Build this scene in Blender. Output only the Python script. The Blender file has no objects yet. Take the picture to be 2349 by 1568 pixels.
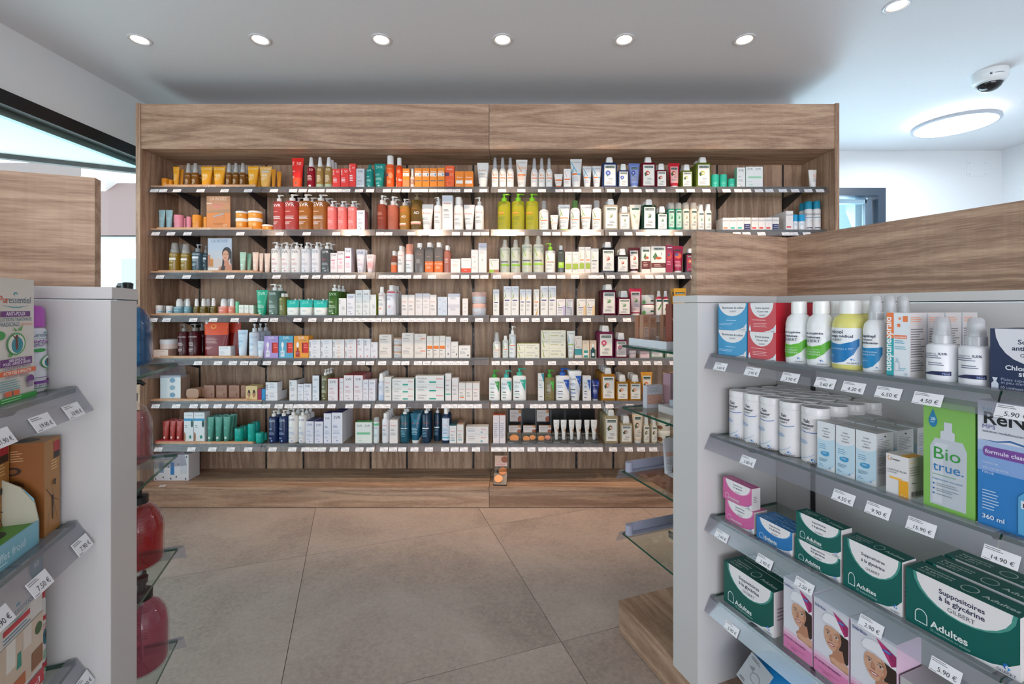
import bpy, bmesh, math, random
from mathutils import Vector, Matrix
random.seed(7)
C = bpy.context.scene.collection
SC = bpy.context.scene
R = math.radians
# ---------------------------------------------------------------- camera, sky, exposure
FPX, CX, HY, EYE = 1044.0, 1174.5, 705.0, 1.19
cd = bpy.data.cameras.new('camera'); cam = bpy.data.objects.new('camera', cd); C.objects.link(cam)
cam.location = (0, 0, EYE); cam.rotation_euler = (R(90), 0, 0)
cd.sensor_width = 36; cd.lens = 36*FPX/2349; cd.shift_y = -(784-HY)/2349; cd.clip_start = .02
SC.camera = cam
SC.view_settings.view_transform = 'Standard'; SC.view_settings.look = 'None'
SC.view_settings.gamma = 1; SC.view_settings.use_curve_mapping = False
SC.view_settings.exposure = 0.0
w = bpy.data.worlds.new('sky'); SC.world = w; w.use_nodes = True
w.node_tree.nodes['Background'].inputs[0].default_value = (.74, .87, 1, 1)
w.node_tree.nodes['Background'].inputs[1].default_value = 4.2
SC.cycles.max_bounces = 10; SC.cycles.diffuse_bounces = 4; SC.cycles.transparent_max_bounces = 40
SC.cycles.glossy_bounces = 4; SC.cycles.transmission_bounces = 6; SC.cycles.caustics_reflective = False; SC.cycles.caustics_refractive = False
SC.cycles.use_denoising = True; SC.cycles.sample_clamp_indirect = 4
CEIL = 2.55; XWALL = -2.446
def lamp(name, kind, loc, rot, energy, color, **kw):
    l = bpy.data.lights.new(name, kind); l.energy = energy; l.color = color
    for k, v in kw.items(): setattr(l, k, v)
    o = bpy.data.objects.new(name, l); C.objects.link(o); o.location = loc; o.rotation_euler = rot
    return o
# daylight entering by the shop windows (left wall, storefront behind the camera, rear right door)
# sky light through the side window is guided by a portal that emits nothing; emitting lamps are added at the storefront and rear door
wp = lamp('window_portal', 'AREA', (XWALL-.12, .925, 1.29), (0, R(-90), 0), 1, (1, 1, 1), shape='RECTANGLE', size=1.88, size_y=5.84); wp.data.cycles.is_portal = True
lamp('storefront_uplight', 'AREA', (.9, -3.9, 1.2), (R(138), 0, 0), 135, (1, .92, .93), shape='RECTANGLE', size=5.5, size_y=2.2)  # added area lamp behind the camera, tilted up to brighten the ceiling
lamp('door_daylight', 'AREA', (2.80, 3.90, 1.2), (R(-115), 0, 0), 42, (.60, .82, 1), shape='RECTANGLE', size=.8, size_y=2.0)
SPOTS = [(-1.89, 2.31), (-1.278, 2.31), (-.664, 2.31), (-.048, 2.31), (.57, 2.31), (1.18, 2.31), (1.735, 2.05)]
SPOT_ON = [16, 30, 46, 50, 56, 50, 12]
for (x, y), e in zip(SPOTS, SPOT_ON):
    lamp('spot_beam', 'SPOT', (x, y, CEIL-.02), (R(18), 0, 0), e, (1, .69, .47), spot_size=R(58), spot_blend=.7, shadow_soft_size=.025)
lamp('round_light_glow', 'AREA', (3.16, 3.25, CEIL-.075), (0, 0, 0), 14, (.80, .91, 1), shape='DISK', size=.42)

# ---------------------------------------------------------------- materials
def lin(h):
    h = h.lstrip('#'); h = ''.join(q*2 for q in h) if len(h) == 3 else h; v = [int(h[i:i+2], 16)/255 for i in (0, 2, 4)]
    return tuple(c/12.92 if c <= .04045 else ((c+.055)/1.055)**2.4 for c in v)+(1,)
_M = {}
def new_mat(name):
    m = bpy.data.materials.new(name); m.use_nodes = True
    return m, m.node_tree.nodes, m.node_tree.links, m.node_tree.nodes['Principled BSDF']
def mat(c, kind='plain', rough=.5):
    key = (c, kind, rough)
    if key in _M: return _M[key]
    m, N, L, p = new_mat('%s_%s' % (kind, c.strip('#')))
    p.inputs['Base Color'].default_value = lin(c); p.inputs['Roughness'].default_value = rough
    if kind == 'plastic':
        p.inputs['Roughness'].default_value = .28
    elif kind == 'metal':
        p.inputs['Metallic'].default_value = 1; p.inputs['Roughness'].default_value = .35
    elif kind == 'card':
        n = N.new('ShaderNodeTexNoise'); n.inputs['Scale'].default_value = 260
        b = N.new('ShaderNodeBump'); b.inputs['Strength'].default_value = .04
        L.new(n.outputs[0], b.inputs['Height']); L.new(b.outputs[0], p.inputs['Normal'])
        p.inputs['Roughness'].default_value = .42
    elif kind in ('gel', 'liquid', 'clear', 'glass', 'edge', 'acrylic'):
        out = N['Material Output']; N.remove(p)
        tr = N.new('ShaderNodeBsdfTransparent'); gl = N.new('ShaderNodeBsdfGlossy'); df = N.new('ShaderNodeBsdfDiffuse'); tl = N.new('ShaderNodeBsdfTranslucent')
        fr0 = N.new('ShaderNodeFresnel'); fr0.inputs[0].default_value = 1.48
        geo = N.new('ShaderNodeNewGeometry'); inv = N.new('ShaderNodeMath'); inv.operation = 'SUBTRACT'; inv.inputs[0].default_value = 1
        fr = N.new('ShaderNodeMath'); fr.operation = 'MULTIPLY'   # thin walls: no inner total reflection
        L.new(geo.outputs['Backfacing'], inv.inputs[1]); L.new(inv.outputs[0], fr.inputs[0]); L.new(fr0.outputs[0], fr.inputs[1])
        A = N.new('ShaderNodeMixShader'); B = N.new('ShaderNodeMixShader'); D = N.new('ShaderNodeMixShader')
        col = lin(c)
        dcol = lin('#cfd1d8') if kind == 'acrylic' else None
        if kind == 'gel': col = tuple(x**.8 for x in col)
        df.inputs[0].default_value = dcol or col; tl.inputs[0].default_value = dcol or col
        tr.inputs[0].default_value = tuple(x**.5 for x in col[:3])+(1,) if kind in ('gel', 'clear', 'liquid') else col
        fac = {'gel': .34, 'clear': .34, 'liquid': .90, 'glass': .97, 'edge': .45, 'acrylic': .86}[kind]
        gl.inputs['Roughness'].default_value = {'gel': .12, 'liquid': .08, 'clear': .1, 'glass': .02, 'edge': .1, 'acrylic': .18}[kind]
        D.inputs[0].default_value = .45
        L.new(df.outputs[0], D.inputs[1]); L.new(tl.outputs[0], D.inputs[2])
        A.inputs[0].default_value = fac; L.new(D.outputs[0], A.inputs[1]); L.new(tr.outputs[0], A.inputs[2])
        if kind == 'acrylic':
            mth = N.new('ShaderNodeMath'); mth.operation = 'MULTIPLY_ADD'; mth.inputs[1].default_value = .9; mth.inputs[2].default_value = .07
            L.new(fr.outputs[0], mth.inputs[0]); L.new(mth.outputs[0], B.inputs[0])
        else: L.new(fr.outputs[0], B.inputs[0])
        L.new(A.outputs[0], B.inputs[1]); L.new(gl.outputs[0], B.inputs[2])
        L.new(B.outputs[0], out.inputs[0])
    _M[key] = m; return m
def emit(name, c, s):
    m, N, L, p = new_mat(name)
    p.inputs['Emission Color'].default_value = lin(c); p.inputs['Emission Strength'].default_value = s
    return m
def wood(name, axis, light='#c8a98e', dark='#896a55', mid='#ab8b73', sc=1.0):
    m, N, L, p = new_mat(name)
    tc = N.new('ShaderNodeTexCoord'); mp = N.new('ShaderNodeMapping')
    s = [11*sc]*3; s['XYZ'.index(axis)] = .75*sc
    mp.inputs['Scale'].default_value = s
    oi = N.new('ShaderNodeObjectInfo'); ad = N.new('ShaderNodeVectorMath'); ad.operation = 'ADD'
    sm = N.new('ShaderNodeVectorMath'); sm.operation = 'SCALE'; cmb = N.new('ShaderNodeCombineXYZ')
    for i in range(3): L.new(oi.outputs['Random'], cmb.inputs[i])
    sm.inputs['Scale'].default_value = 37; L.new(cmb.outputs[0], sm.inputs[0])
    L.new(tc.outputs['Object'], ad.inputs[0]); L.new(sm.outputs[0], ad.inputs[1]); L.new(ad.outputs[0], mp.inputs[0])
    n1 = N.new('ShaderNodeTexNoise'); n1.inputs['Scale'].default_value = .55; n1.inputs['Detail'].default_value = 3
    L.new(mp.outputs[0], n1.inputs[0])
    # cathedral rings: fine bands of the low-frequency field
    mul = N.new('ShaderNodeMath'); mul.operation = 'MULTIPLY'; mul.inputs[1].default_value = 22; L.new(n1.outputs[0], mul.inputs[0])
    fr = N.new('ShaderNodeMath'); fr.operation = 'PINGPONG'; fr.inputs[1].default_value = 1; L.new(mul.outputs[0], fr.inputs[0])
    mp2 = N.new('ShaderNodeMapping'); s2 = [330*sc]*3; s2['XYZ'.index(axis)] = 20*sc; mp2.inputs['Scale'].default_value = s2
    L.new(ad.outputs[0], mp2.inputs[0])
    n2 = N.new('ShaderNodeTexNoise'); n2.inputs['Scale'].default_value = 1; n2.inputs['Detail'].default_value = 5; n2.inputs['Roughness'].default_value = .6
    L.new(mp2.outputs[0], n2.inputs[0])
    mp3 = N.new('ShaderNodeMapping'); s3 = [5*sc]*3; s3['XYZ'.index(axis)] = 130*sc; mp3.inputs['Scale'].default_value = s3
    L.new(ad.outputs[0], mp3.inputs[0])
    n3 = N.new('ShaderNodeTexNoise'); n3.inputs['Scale'].default_value = 1; n3.inputs['Detail'].default_value = 2; L.new(mp3.outputs[0], n3.inputs[0])
    n4 = N.new('ShaderNodeTexNoise'); n4.inputs['Scale'].default_value = .35; L.new(mp.outputs[0], n4.inputs[0])
    def mix(a, b, k):
        q = N.new('ShaderNodeMath'); q.operation = 'MULTIPLY_ADD'; q.inputs[1].default_value = k
        L.new(a, q.inputs[0])
        if b is None: q.inputs[2].default_value = 0
        else: L.new(b, q.inputs[2])
        return q.outputs[0]
    v = mix(fr.outputs[0], None, .22); v = mix(n2.outputs[0], v, .60); v = mix(n3.outputs[0], v, .08); v = mix(n4.outputs[0], v, .44)
    rmp = N.new('ShaderNodeValToRGB'); e = rmp.color_ramp.elements
    e[0].position = .50; e[0].color = lin(dark); e[1].position = .92; e[1].color = lin(light)
    k = e.new(.68); k.color = lin(mid)
    L.new(v, rmp.inputs[0]); L.new(rmp.outputs[0], p.inputs['Base Color'])
    b = N.new('ShaderNodeBump'); b.inputs['Strength'].default_value = .12; b.inputs['Distance'].default_value = .002
    L.new(n2.outputs[0], b.inputs['Height']); L.new(b.outputs[0], p.inputs['Normal'])
    p.inputs['Roughness'].default_value = .55
    return m
WX, WY, WZ = wood('oak_grain_x', 'X'), wood('oak_grain_y', 'Y'), wood('oak_grain_z', 'Z')
TRAYW = wood('pale_tray_wood', 'X', '#dcae86', '#c4936c', '#d2a27b')
def paint(name, c, scale=90, bump=.03, rough=.6, var=.03):
    m, N, L, p = new_mat(name)
    n = N.new('ShaderNodeTexNoise'); n.inputs['Scale'].default_value = scale; n.inputs['Detail'].default_value = 3
    tc = N.new('ShaderNodeTexCoord'); L.new(tc.outputs['Object'], n.inputs[0])
    mr = N.new('ShaderNodeMapRange'); mr.inputs['To Min'].default_value = 1-var; mr.inputs['To Max'].default_value = 1+var
    L.new(n.outputs[0], mr.inputs[0])
    mx = N.new('ShaderNodeVectorMath'); mx.operation = 'SCALE'; mx.inputs[0].default_value = lin(c)[:3]
    L.new(mr.outputs[0], mx.inputs['Scale']); L.new(mx.outputs[0], p.inputs['Base Color'])
    b = N.new('ShaderNodeBump'); b.inputs['Strength'].default_value = bump; L.new(n.outputs[0], b.inputs['Height']); L.new(b.outputs[0], p.inputs['Normal'])
    p.inputs['Roughness'].default_value = rough
    return m
WALL = paint('white_wall_paint', '#dfe2e4')
CEILM = paint('white_ceiling_paint', '#d9dadd', 60)
GOND = paint('pale_grey_laminate', '#c9c6c4', 300, .02, .4, .02)
EXTW = paint('outside_render', '#e6e4e6', 8)
BLACKM = mat('#15171a', 'plain', .35)
DARKST = mat('#242426', 'plain', .45)
NAVYFR = mat('#2e3a48', 'plain', .4)
def floor_mat():
    m, N, L, p = new_mat('beige_stone_tile')
    tc = N.new('ShaderNodeTexCoord'); oi = N.new('ShaderNodeObjectInfo')
    cmb = N.new('ShaderNodeCombineXYZ')
    for i in range(3): L.new(oi.outputs['Random'], cmb.inputs[i])
    sm = N.new('ShaderNodeVectorMath'); sm.operation = 'SCALE'; sm.inputs['Scale'].default_value = 9; L.new(cmb.outputs[0], sm.inputs[0])
    ad = N.new('ShaderNodeVectorMath'); L.new(tc.outputs['Object'], ad.inputs[0]); L.new(sm.outputs[0], ad.inputs[1])
    n1 = N.new('ShaderNodeTexNoise'); n1.inputs['Scale'].default_value = 2.2; n1.inputs['Detail'].default_value = 8; n1.inputs['Roughness'].default_value = .62; n1.inputs['Distortion'].default_value = .6
    n2 = N.new('ShaderNodeTexNoise'); n2.inputs['Scale'].default_value = 70; n2.inputs['Detail'].default_value = 5; n2.inputs['Roughness'].default_value = .7
    n3 = N.new('ShaderNodeTexVoronoi'); n3.inputs['Scale'].default_value = 38
    for n in (n1, n2, n3): L.new(ad.outputs[0], n.inputs['Vector'])
    a = N.new('ShaderNodeMath'); a.operation = 'MULTIPLY_ADD'; a.inputs[1].default_value = .45; L.new(n2.outputs[0], a.inputs[0])
    h = N.new('ShaderNodeMath'); h.operation = 'MULTIPLY'; h.inputs[1].default_value = .55; L.new(n1.outputs[0], h.inputs[0]); L.new(h.outputs[0], a.inputs[2])
    r = N.new('ShaderNodeValToRGB'); e = r.color_ramp.elements
    e[0].position = .34; e[0].color = lin('#92837a'); e[1].position = .66; e[1].color = lin('#bdada1')
    k = e.new(.48); k.color = lin('#ab9a8f')
    L.new(a.outputs[0], r.inputs[0])
    pit = N.new('ShaderNodeMapRange'); pit.inputs['From Min'].default_value = .03; pit.inputs['From Max'].default_value = .09; pit.inputs['To Min'].default_value = .72; pit.inputs['To Max'].default_value = 1
    L.new(n3.outputs['Distance'], pit.inputs[0])
    mx = N.new('ShaderNodeVectorMath'); mx.operation = 'SCALE'; L.new(r.outputs[0], mx.inputs[0]); L.new(pit.outputs[0], mx.inputs['Scale'])
    L.new(mx.outputs[0], p.inputs['Base Color'])
    b = N.new('ShaderNodeBump'); b.inputs['Strength'].default_value = .15; b.inputs['Distance'].default_value = .003; L.new(a.outputs[0], b.inputs['Height']); L.new(b.outputs[0], p.inputs['Normal'])
    p.inputs['Roughness'].default_value = .5
    return m
FLOORM = floor_mat()
GLASS, GEDGE = mat('#f1f7f4', 'glass'), mat('#2f6b58', 'edge')
ACRY = mat('#f0f0f5', 'acrylic')

# ---------------------------------------------------------------- mesh building
class MB:
    def __init__(s): s.v = []; s.f = []; s.m = []; s.s = []; s.mats = []
    def mi(s, m):
        if m not in s.mats: s.mats.append(m)
        return s.mats.index(m)
    def face(s, pts, m, smooth=False):
        i = len(s.v); s.v += [tuple(p) for p in pts]; s.f.append(tuple(range(i, i+len(pts)))); s.m.append(s.mi(m)); s.s.append(smooth)
    def box(s, x0, y0, z0, x1, y1, z1, m, top=None, side=None, front=None):
        x0, x1 = sorted((x0, x1)); y0, y1 = sorted((y0, y1)); z0, z1 = sorted((z0, z1))
        i = len(s.v)
        s.v += [(x0,y0,z0),(x1,y0,z0),(x1,y1,z0),(x0,y1,z0),(x0,y0,z1),(x1,y0,z1),(x1,y1,z1),(x0,y1,z1)]
        for q, mm in (((0,3,2,1), m), ((4,5,6,7), top or m), ((0,1,5,4), front or m), ((2,3,7,6), m), ((1,2,6,5), side or m), ((3,0,4,7), side or m)):
            s.f.append(tuple(i+k for k in q)); s.m.append(s.mi(mm)); s.s.append(False)
        return s
    def extrude(s, prof, x0, x1, m, ends=None):
        """prof: list of (y,z), closed polygon, swept along x"""
        n = len(prof); i = len(s.v)
        s.v += [(x0, y, z) for y, z in prof]+[(x1, y, z) for y, z in prof]
        for k in range(n):
            a, b = k, (k+1) % n
            s.f.append((i+a, i+b, i+n+b, i+n+a)); s.m.append(s.mi(m)); s.s.append(False)
        s.f.append(tuple(i+k for k in range(n))[::-1]); s.m.append(s.mi(ends or m)); s.s.append(False)
        s.f.append(tuple(i+n+k for k in range(n))); s.m.append(s.mi(ends or m)); s.s.append(False)
        return s
    def loft(s, rings, m, seg=20, cx=0, cy=0, caps=(1, 1), mats=None):
        base = len(s.v)
        for r in rings:
            z, hw, hd = r[0], r[1], r[2]; n = r[3] if len(r) > 3 else 2
            for k in range(seg):
                a = 2*math.pi*(k+.5)/seg; ca, sa = math.cos(a), math.sin(a)
                s.v.append((cx+hw*math.copysign(abs(ca)**(2/n), ca), cy+hd*math.copysign(abs(sa)**(2/n), sa), z))
        for j in range(len(rings)-1):
            mm = s.mi(mats[j] if mats else m)
            for k in range(seg):
                a = base+j*seg+k; b = base+j*seg+(k+1) % seg
                s.f.append((a, b, b+seg, a+seg)); s.m.append(mm); s.s.append(True)
        if caps[0]: s.f.append(tuple(base+k for k in range(seg))[::-1]); s.m.append(s.mi(mats[0] if mats else m)); s.s.append(False)
        if caps[1]: s.f.append(tuple(base+(len(rings)-1)*seg+k for k in range(seg))); s.m.append(s.mi(mats[-1] if mats else m)); s.s.append(False)
        return s
    def tube(s, pts, r, m, seg=8):
        pts = [Vector(p) for p in pts]; base = len(s.v)
        for i, p in enumerate(pts):
            t = (pts[min(i+1, len(pts)-1)]-pts[max(i-1, 0)]).normalized()
            u = t.cross(Vector((0, 1, 0)));  u = u.normalized() if u.length > .1 else t.cross(Vector((1, 0, 0))).normalized()
            v = t.cross(u)
            rr = r[i] if isinstance(r, (list, tuple)) else r
            for k in range(seg):
                a = 2*math.pi*k/seg; s.v.append(tuple(p+u*rr*math.cos(a)+v*rr*math.sin(a)))
        for j in range(len(pts)-1):
            for k in range(seg):
                a = base+j*seg+k; b = base+j*seg+(k+1) % seg
                s.f.append((a, a+seg, b+seg, b)); s.m.append(s.mi(m)); s.s.append(True)
        s.f.append(tuple(base+k for k in range(seg))); s.m.append(s.mi(m)); s.s.append(False)
        s.f.append(tuple(base+(len(pts)-1)*seg+k for k in range(seg))[::-1]); s.m.append(s.mi(m)); s.s.append(False)
        return s
    def mesh(s, name, off=(0, 0, 0), sharp=40):
        me = bpy.data.meshes.new(name)
        ox, oy, oz = off
        me.from_pydata([(x-ox, y-oy, z-oz) for x, y, z in s.v], [], s.f)
        for m in s.mats: me.materials.append(m)
        me.polygons.foreach_set('material_index', s.m); me.polygons.foreach_set('use_smooth', s.s)
        me.update()
        if any(s.s): me.set_sharp_from_angle(angle=R(sharp))
        return me
    def build(s, name, parent=None, off=(0, 0, 0), bevel=0):
        return obj(name, s.mesh(name, off), parent, bevel=bevel)
def obj(name, me, parent=None, loc=None, rot=None, bevel=0):
    o = bpy.data.objects.new(name, me); C.objects.link(o)
    if parent: o.parent = parent
    if loc: o.location = loc
    if rot: o.rotation_euler = rot
    if bevel:
        b = o.modifiers.new('edge', 'BEVEL'); b.width = bevel; b.segments = 2; b.limit_method = 'ANGLE'
    return o
def tag(o, label, cat, group=None, kind=None):
    o['label'] = label; o['category'] = cat
    if group: o['group'] = group
    if kind: o['kind'] = kind
    return o
def thing(name, label, cat, loc=(0, 0, 0), rotz=0, group=None):
    o = bpy.data.objects.new(name, None); C.objects.link(o); o.empty_display_size = .02
    o.location = loc; o.rotation_euler = (0, 0, rotz)
    return tag(o, label, cat, group)
def struct(name, mb, parent=None, **kw):
    o = mb.build(name, parent, **kw)
    if parent is None: o['kind'] = 'structure'
    return o

# ---------------------------------------------------------------- text and flat print
_T = {}
def text_tris(s, bold):
    k = (s, bold)
    if k in _T: return _T[k]
    cu = bpy.data.curves.new('t', 'FONT'); cu.body = s; cu.size = 1; cu.resolution_u = 3; cu.offset = .022 if bold else 0
    cu.align_x = 'CENTER'
    o = bpy.data.objects.new('t', cu)
    me = bpy.data.meshes.new_from_object(o)
    vs = [(v.co.x, v.co.y) for v in me.vertices]; fs = [tuple(p.vertices) for p in me.polygons]
    bpy.data.objects.remove(o); bpy.data.curves.remove(cu); bpy.data.meshes.remove(me)
    if not vs: vs = [(0, 0)]
    x0 = min(v[0] for v in vs); x1 = max(v[0] for v in vs); c = (x0+x1)/2
    _T[k] = ([(x-c, y) for x, y in vs], fs, max(x1-x0, .01)); return _T[k]
def clip(poly, a, lo, keep_gt):
    out = []
    for i in range(len(poly)):
        p, q = poly[i], poly[(i+1) % len(poly)]
        ip = (p[a] >= lo) if keep_gt else (p[a] <= lo); iq = (q[a] >= lo) if keep_gt else (q[a] <= lo)
        if ip: out.append(p)
        if ip != iq:
            t = (lo-p[a])/(q[a]-p[a]); out.append((p[0]+t*(q[0]-p[0]), p[1]+t*(q[1]-p[1])))
    return out
def cliprect(poly, x0, z0, x1, z1):
    for a, lo, k in ((0, x0, True), (0, x1, False), (1, z0, True), (1, z1, False)):
        if len(poly) < 3: return []
        poly = clip(poly, a, lo, k)
    return poly
def arc(u, v, ru, rv, a0, a1, th, c, n=10):
    out = []
    for k in range(n):
        p, q = R(a0+(a1-a0)*k/n), R(a0+(a1-a0)*(k+1)/n)
        out.append(('p', [(u+ru*math.cos(p), v+rv*math.sin(p)), (u+ru*math.cos(q), v+rv*math.sin(q)), (u+ru*math.cos(q), v+rv*math.sin(q)-th), (u+ru*math.cos(p), v+rv*math.sin(p)-th)], c))
    return out
def ell(u, v, ru, rv, n=24, a0=0, a1=360):
    return [(u+ru*math.cos(R(a0+(a1-a0)*k/n)), v+rv*math.sin(R(a0+(a1-a0)*k/n))) for k in range(n if a1-a0 == 360 else n+1)]
def print_mesh(decals, surf, w, h, curved, mb=None, eps=.00025):
    """decals in face units u in -.5..+.5 of w, v in 0..1 of h; surf(x, z, off) -> point"""
    mb = mb or MB(); rnd = random.Random(3)
    lay = [0]
    if curved: eps *= 1.6
    def poly(pts, c):
        pts = cliprect(pts, -w/2, 0, w/2, h)
        if len(pts) < 3: return
        off = eps*(1+lay[0])
        m = mat(c, 'plain', .45) if isinstance(c, str) else c
        if curved:   # cut on one common grid so that layers never cross
            xs = [p[0] for p in pts]; zs = [p[1] for p in pts]; n = 20
            zc = [min(zs)]+[b for b in getattr(surf, 'breaks', ()) if min(zs)+1e-5 < b < max(zs)-1e-5]+[max(zs)]
            for za, zb in zip(zc, zc[1:]):
                band = clip(clip(pts, 1, za, True), 1, zb, False) if len(zc) > 2 else pts
                if len(band) < 3: continue
                for k in range(n):
                    x0, x1 = -w/2+w*k/n, -w/2+w*(k+1)/n
                    if x1 < min(xs) or x0 > max(xs): continue
                    q = clip(band, 0, x0, True)
                    q = clip(q, 0, x1, False) if len(q) > 2 else q
                    if len(q) > 2: mb.face([surf(x, z, off) for x, z in q], m)
        else: mb.face([surf(x, z, off) for x, z in pts], m)
    for d in decals:
        k = d[0]
        if k == 'r': poly([(d[1]*w, d[2]*h), (d[3]*w, d[2]*h), (d[3]*w, d[4]*h), (d[1]*w, d[4]*h)], d[5])
        elif k == 'e': poly([(a*w, b*h) for a, b in ell(d[1], d[2], d[3], d[4])], d[5])
        elif k == 'p': poly([(a*w, b*h) for a, b in d[1]], d[2])
        elif k == 'l':   # n thin lines of small print from (u,v) downwards
            _, u, v, wd, n, c = d[:6]; st = d[6] if len(d) > 6 else .035
            for i in range(n):
                ww = wd*(.6+.4*rnd.random()); poly([(u*w, (v-i*st)*h), ((u+ww)*w, (v-i*st)*h), ((u+ww)*w, (v-i*st+st*.35)*h), (u*w, (v-i*st+st*.35)*h)], c)
        elif k in ('t', 'T', 'b', 'B', 'tl', 'bl'):
            vs, fs, tw = text_tris(d[1], k[0] in 'bB'); _, s_, u, v, wf, c = d[:6]
            sc = wf*w/tw; off = eps*(1+lay[0]); mm = mat(c, 'plain', .45); mi = mb.mi(mm); base = len(mb.v)
            ang = R(d[6]) if len(d) > 6 else (R(90) if k in 'TB' else 0); ca, sa = math.cos(ang), math.sin(ang)
            if k in 'TB': sc = wf*h/tw
            sh = wf*w/2 if k in ('tl', 'bl') else 0
            for x, y in vs:
                x, y = x*sc, y*sc; X, Z = u*w+sh+x*ca-y*sa, v*h+x*sa+y*ca
                mb.v.append(surf(max(-.49*w, min(.49*w, X)) if not curved else X, Z, off))
            for f in fs: mb.f.append(tuple(base+i for i in f)); mb.m.append(mi); mb.s.append(False)
        lay[0] += .35
    return mb
def ring_surf(rings):
    def sf(x, z, off):
        zz = max(rings[0][0], min(rings[-1][0], z))
        for a, b in zip(rings, rings[1:]):
            if zz <= b[0]: break
        t = 0 if b[0] == a[0] else (zz-a[0])/(b[0]-a[0])
        hw = a[1]+t*(b[1]-a[1]); hd = a[2]+t*(b[2]-a[2])
        na = a[3] if len(a) > 3 else 2; nb = b[3] if len(b) > 3 else 2; n = na+t*(nb-na)
        q = max(-.985, min(.985, x/hw)) if hw else 0
        y = -hd*(1-abs(q)**n)**(1/n)
        nx, ny = q**3*.6 if n > 3 else q, y/hd if hd else -1
        return (q*hw+nx*off, y-off, z)
    H_ = rings[-1][0]; sf.breaks = []
    for a, b in zip(rings, rings[1:]):
        k = max(1, int((b[0]-a[0])/(.09*H_))) if abs(a[1]-b[1])+abs(a[2]-b[2]) > .02*a[1] else 1
        sf.breaks += [a[0]+(b[0]-a[0])*i/k for i in range(k)]
    return sf
# ---------------------------------------------------------------- goods: one builder per kind of package
def bev(x0, y0, z0, x1, y1, z1): pass
def k_box(w, h, d, s):
    mb = MB(); m = mat(s['c'], 'card')
    mb.box(-w/2, 0, 0, w/2, d, h, m, top=mat(s.get('ct', s['c']), 'card'), side=mat(s.get('cs', s['c']), 'card'), front=m)
    fl = MB()
    return [('carton', mb)], (lambda x, z, o: (x, -o, z)), w, h, False
def _bottle(w, h, d, s, bf, neck, nexp=2, m=None, flat=1.0, shoulder=.10):
    hb = h*bf; r = w/2; hd = min(r*flat, d/2) if flat != 1 else r
    rings = [(0, r*.90, hd*.90, nexp), (h*.015, r*.985, hd*.985, nexp), (h*.04, r, hd, nexp), (hb*(1-shoulder), r, hd, nexp), (hb*(1-shoulder*.45), r*.88, hd*.88, nexp), (hb*.99, max(neck, r*.5), min(hd*.8, max(neck, r*.5)), 2), (hb, neck, neck, 2)]
    mb = MB(); mm = m or mat(s['c'], s.get('m', 'plastic'))
    mb.loft(rings, mm, seg=24, cy=hd)
    sf0 = ring_surf(rings)
    def sf(x, z, o):
        p = sf0(x, z, o); return (p[0], p[1]+hd, p[2])
    sf.breaks = sf0.breaks
    return mb, sf, hb, hd
def k_pump(w, h, d, s):
    bf = s.get('bf', .77); nk = w*.18
    mb, sf, hb, hd = _bottle(w, h, d, s, bf, nk*1.02, s.get('n', 2), shoulder=s.get('sh', .06), flat=s.get('flat', 1.0))
    cp = MB(); cm = mat(s.get('cap', '#f0efec'), s.get('mc', 'plastic')); hp = h-hb
    cp.loft([(hb*.985, nk*1.25, nk*1.25), (hb+hp*.42, nk*1.2, nk*1.2), (hb+hp*.46, nk*.9, nk*.9)], cm, 14, cy=hd)
    cp.loft([(hb+hp*.44, nk*.42, nk*.42), (hb+hp*.84, nk*.42, nk*.42)], cm, 10, cy=hd, caps=(0, 0))
    dr = s.get('dir', 1)
    cp.loft([(hb+hp*.76, nk*.72, nk*.72), (hb+hp*.95, nk*.75, nk*.75), (h, nk*.5, nk*.5)], cm, 12, cy=hd)
    L_ = w*.42
    cp.tube([(0, hd, hb+hp*.9), (dr*L_*.6, hd-w*.03, hb+hp*.91), (dr*L_, hd-w*.06, hb+hp*.86), (dr*L_*1.1, hd-w*.06, hb+hp*.8)], [nk*.34, nk*.3, nk*.22, nk*.15], cm, 8)
    return [('bottle', mb), ('pump', cp)], sf, w, hb, True
def k_spray(w, h, d, s):
    bf = s.get('bf', .70); mb, sf, hb, hd = _bottle(w, h, d, s, bf, w*.22, shoulder=s.get('sh', .16))
    cp = MB(); hp = h-hb; r = w*s.get('cr', .27)
    cp.loft([(hb*.985, r*1.12, r*1.12), (hb+hp*.3, r*1.1, r*1.1), (hb+hp*.31, r, r), (hb+hp*.93, r*.8, r*.8), (h, r*.55, r*.55)], mat(s.get('cap', '#e9e9ea'), s.get('mc', 'plastic')), 16, cy=hd)
    out = [('bottle', mb), ('mist_cap', cp)]
    if s.get('mc') == 'clear':
        nz = MB(); wm = mat('#f0f0f0', 'plastic'); nz.loft([(hb*.98, r*.95, r*.95), (hb+hp*.26, r*.95, r*.95), (hb+hp*.30, r*.45, r*.45), (hb+hp*.55, r*.42, r*.42), (hb+hp*.56, r*.66, r*.66), (hb+hp*.78, r*.6, r*.6)], wm, 14, cy=hd); out.append(('nozzle', nz))
    return out, sf, w, hb, True
def k_cap(w, h, d, s):
    bf = s.get('bf', .80); r = w*s.get('cr', .27)
    mb, sf, hb, hd = _bottle(w, h, d, s, bf, r*.8, s.get('n', 2), shoulder=s.get('sh', .12), flat=s.get('flat', 1.0))
    cp = MB(); hp = h-hb
    cp.loft([(hb*.985, r, r), (h-hp*.08, r*.98, r*.98), (h, r*.86, r*.86)], mat(s.get('cap', '#f2f1ee'), s.get('mc', 'plastic')), 16, cy=hd)
    return [('bottle', mb), ('cap', cp)], sf, w, hb, True
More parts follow.
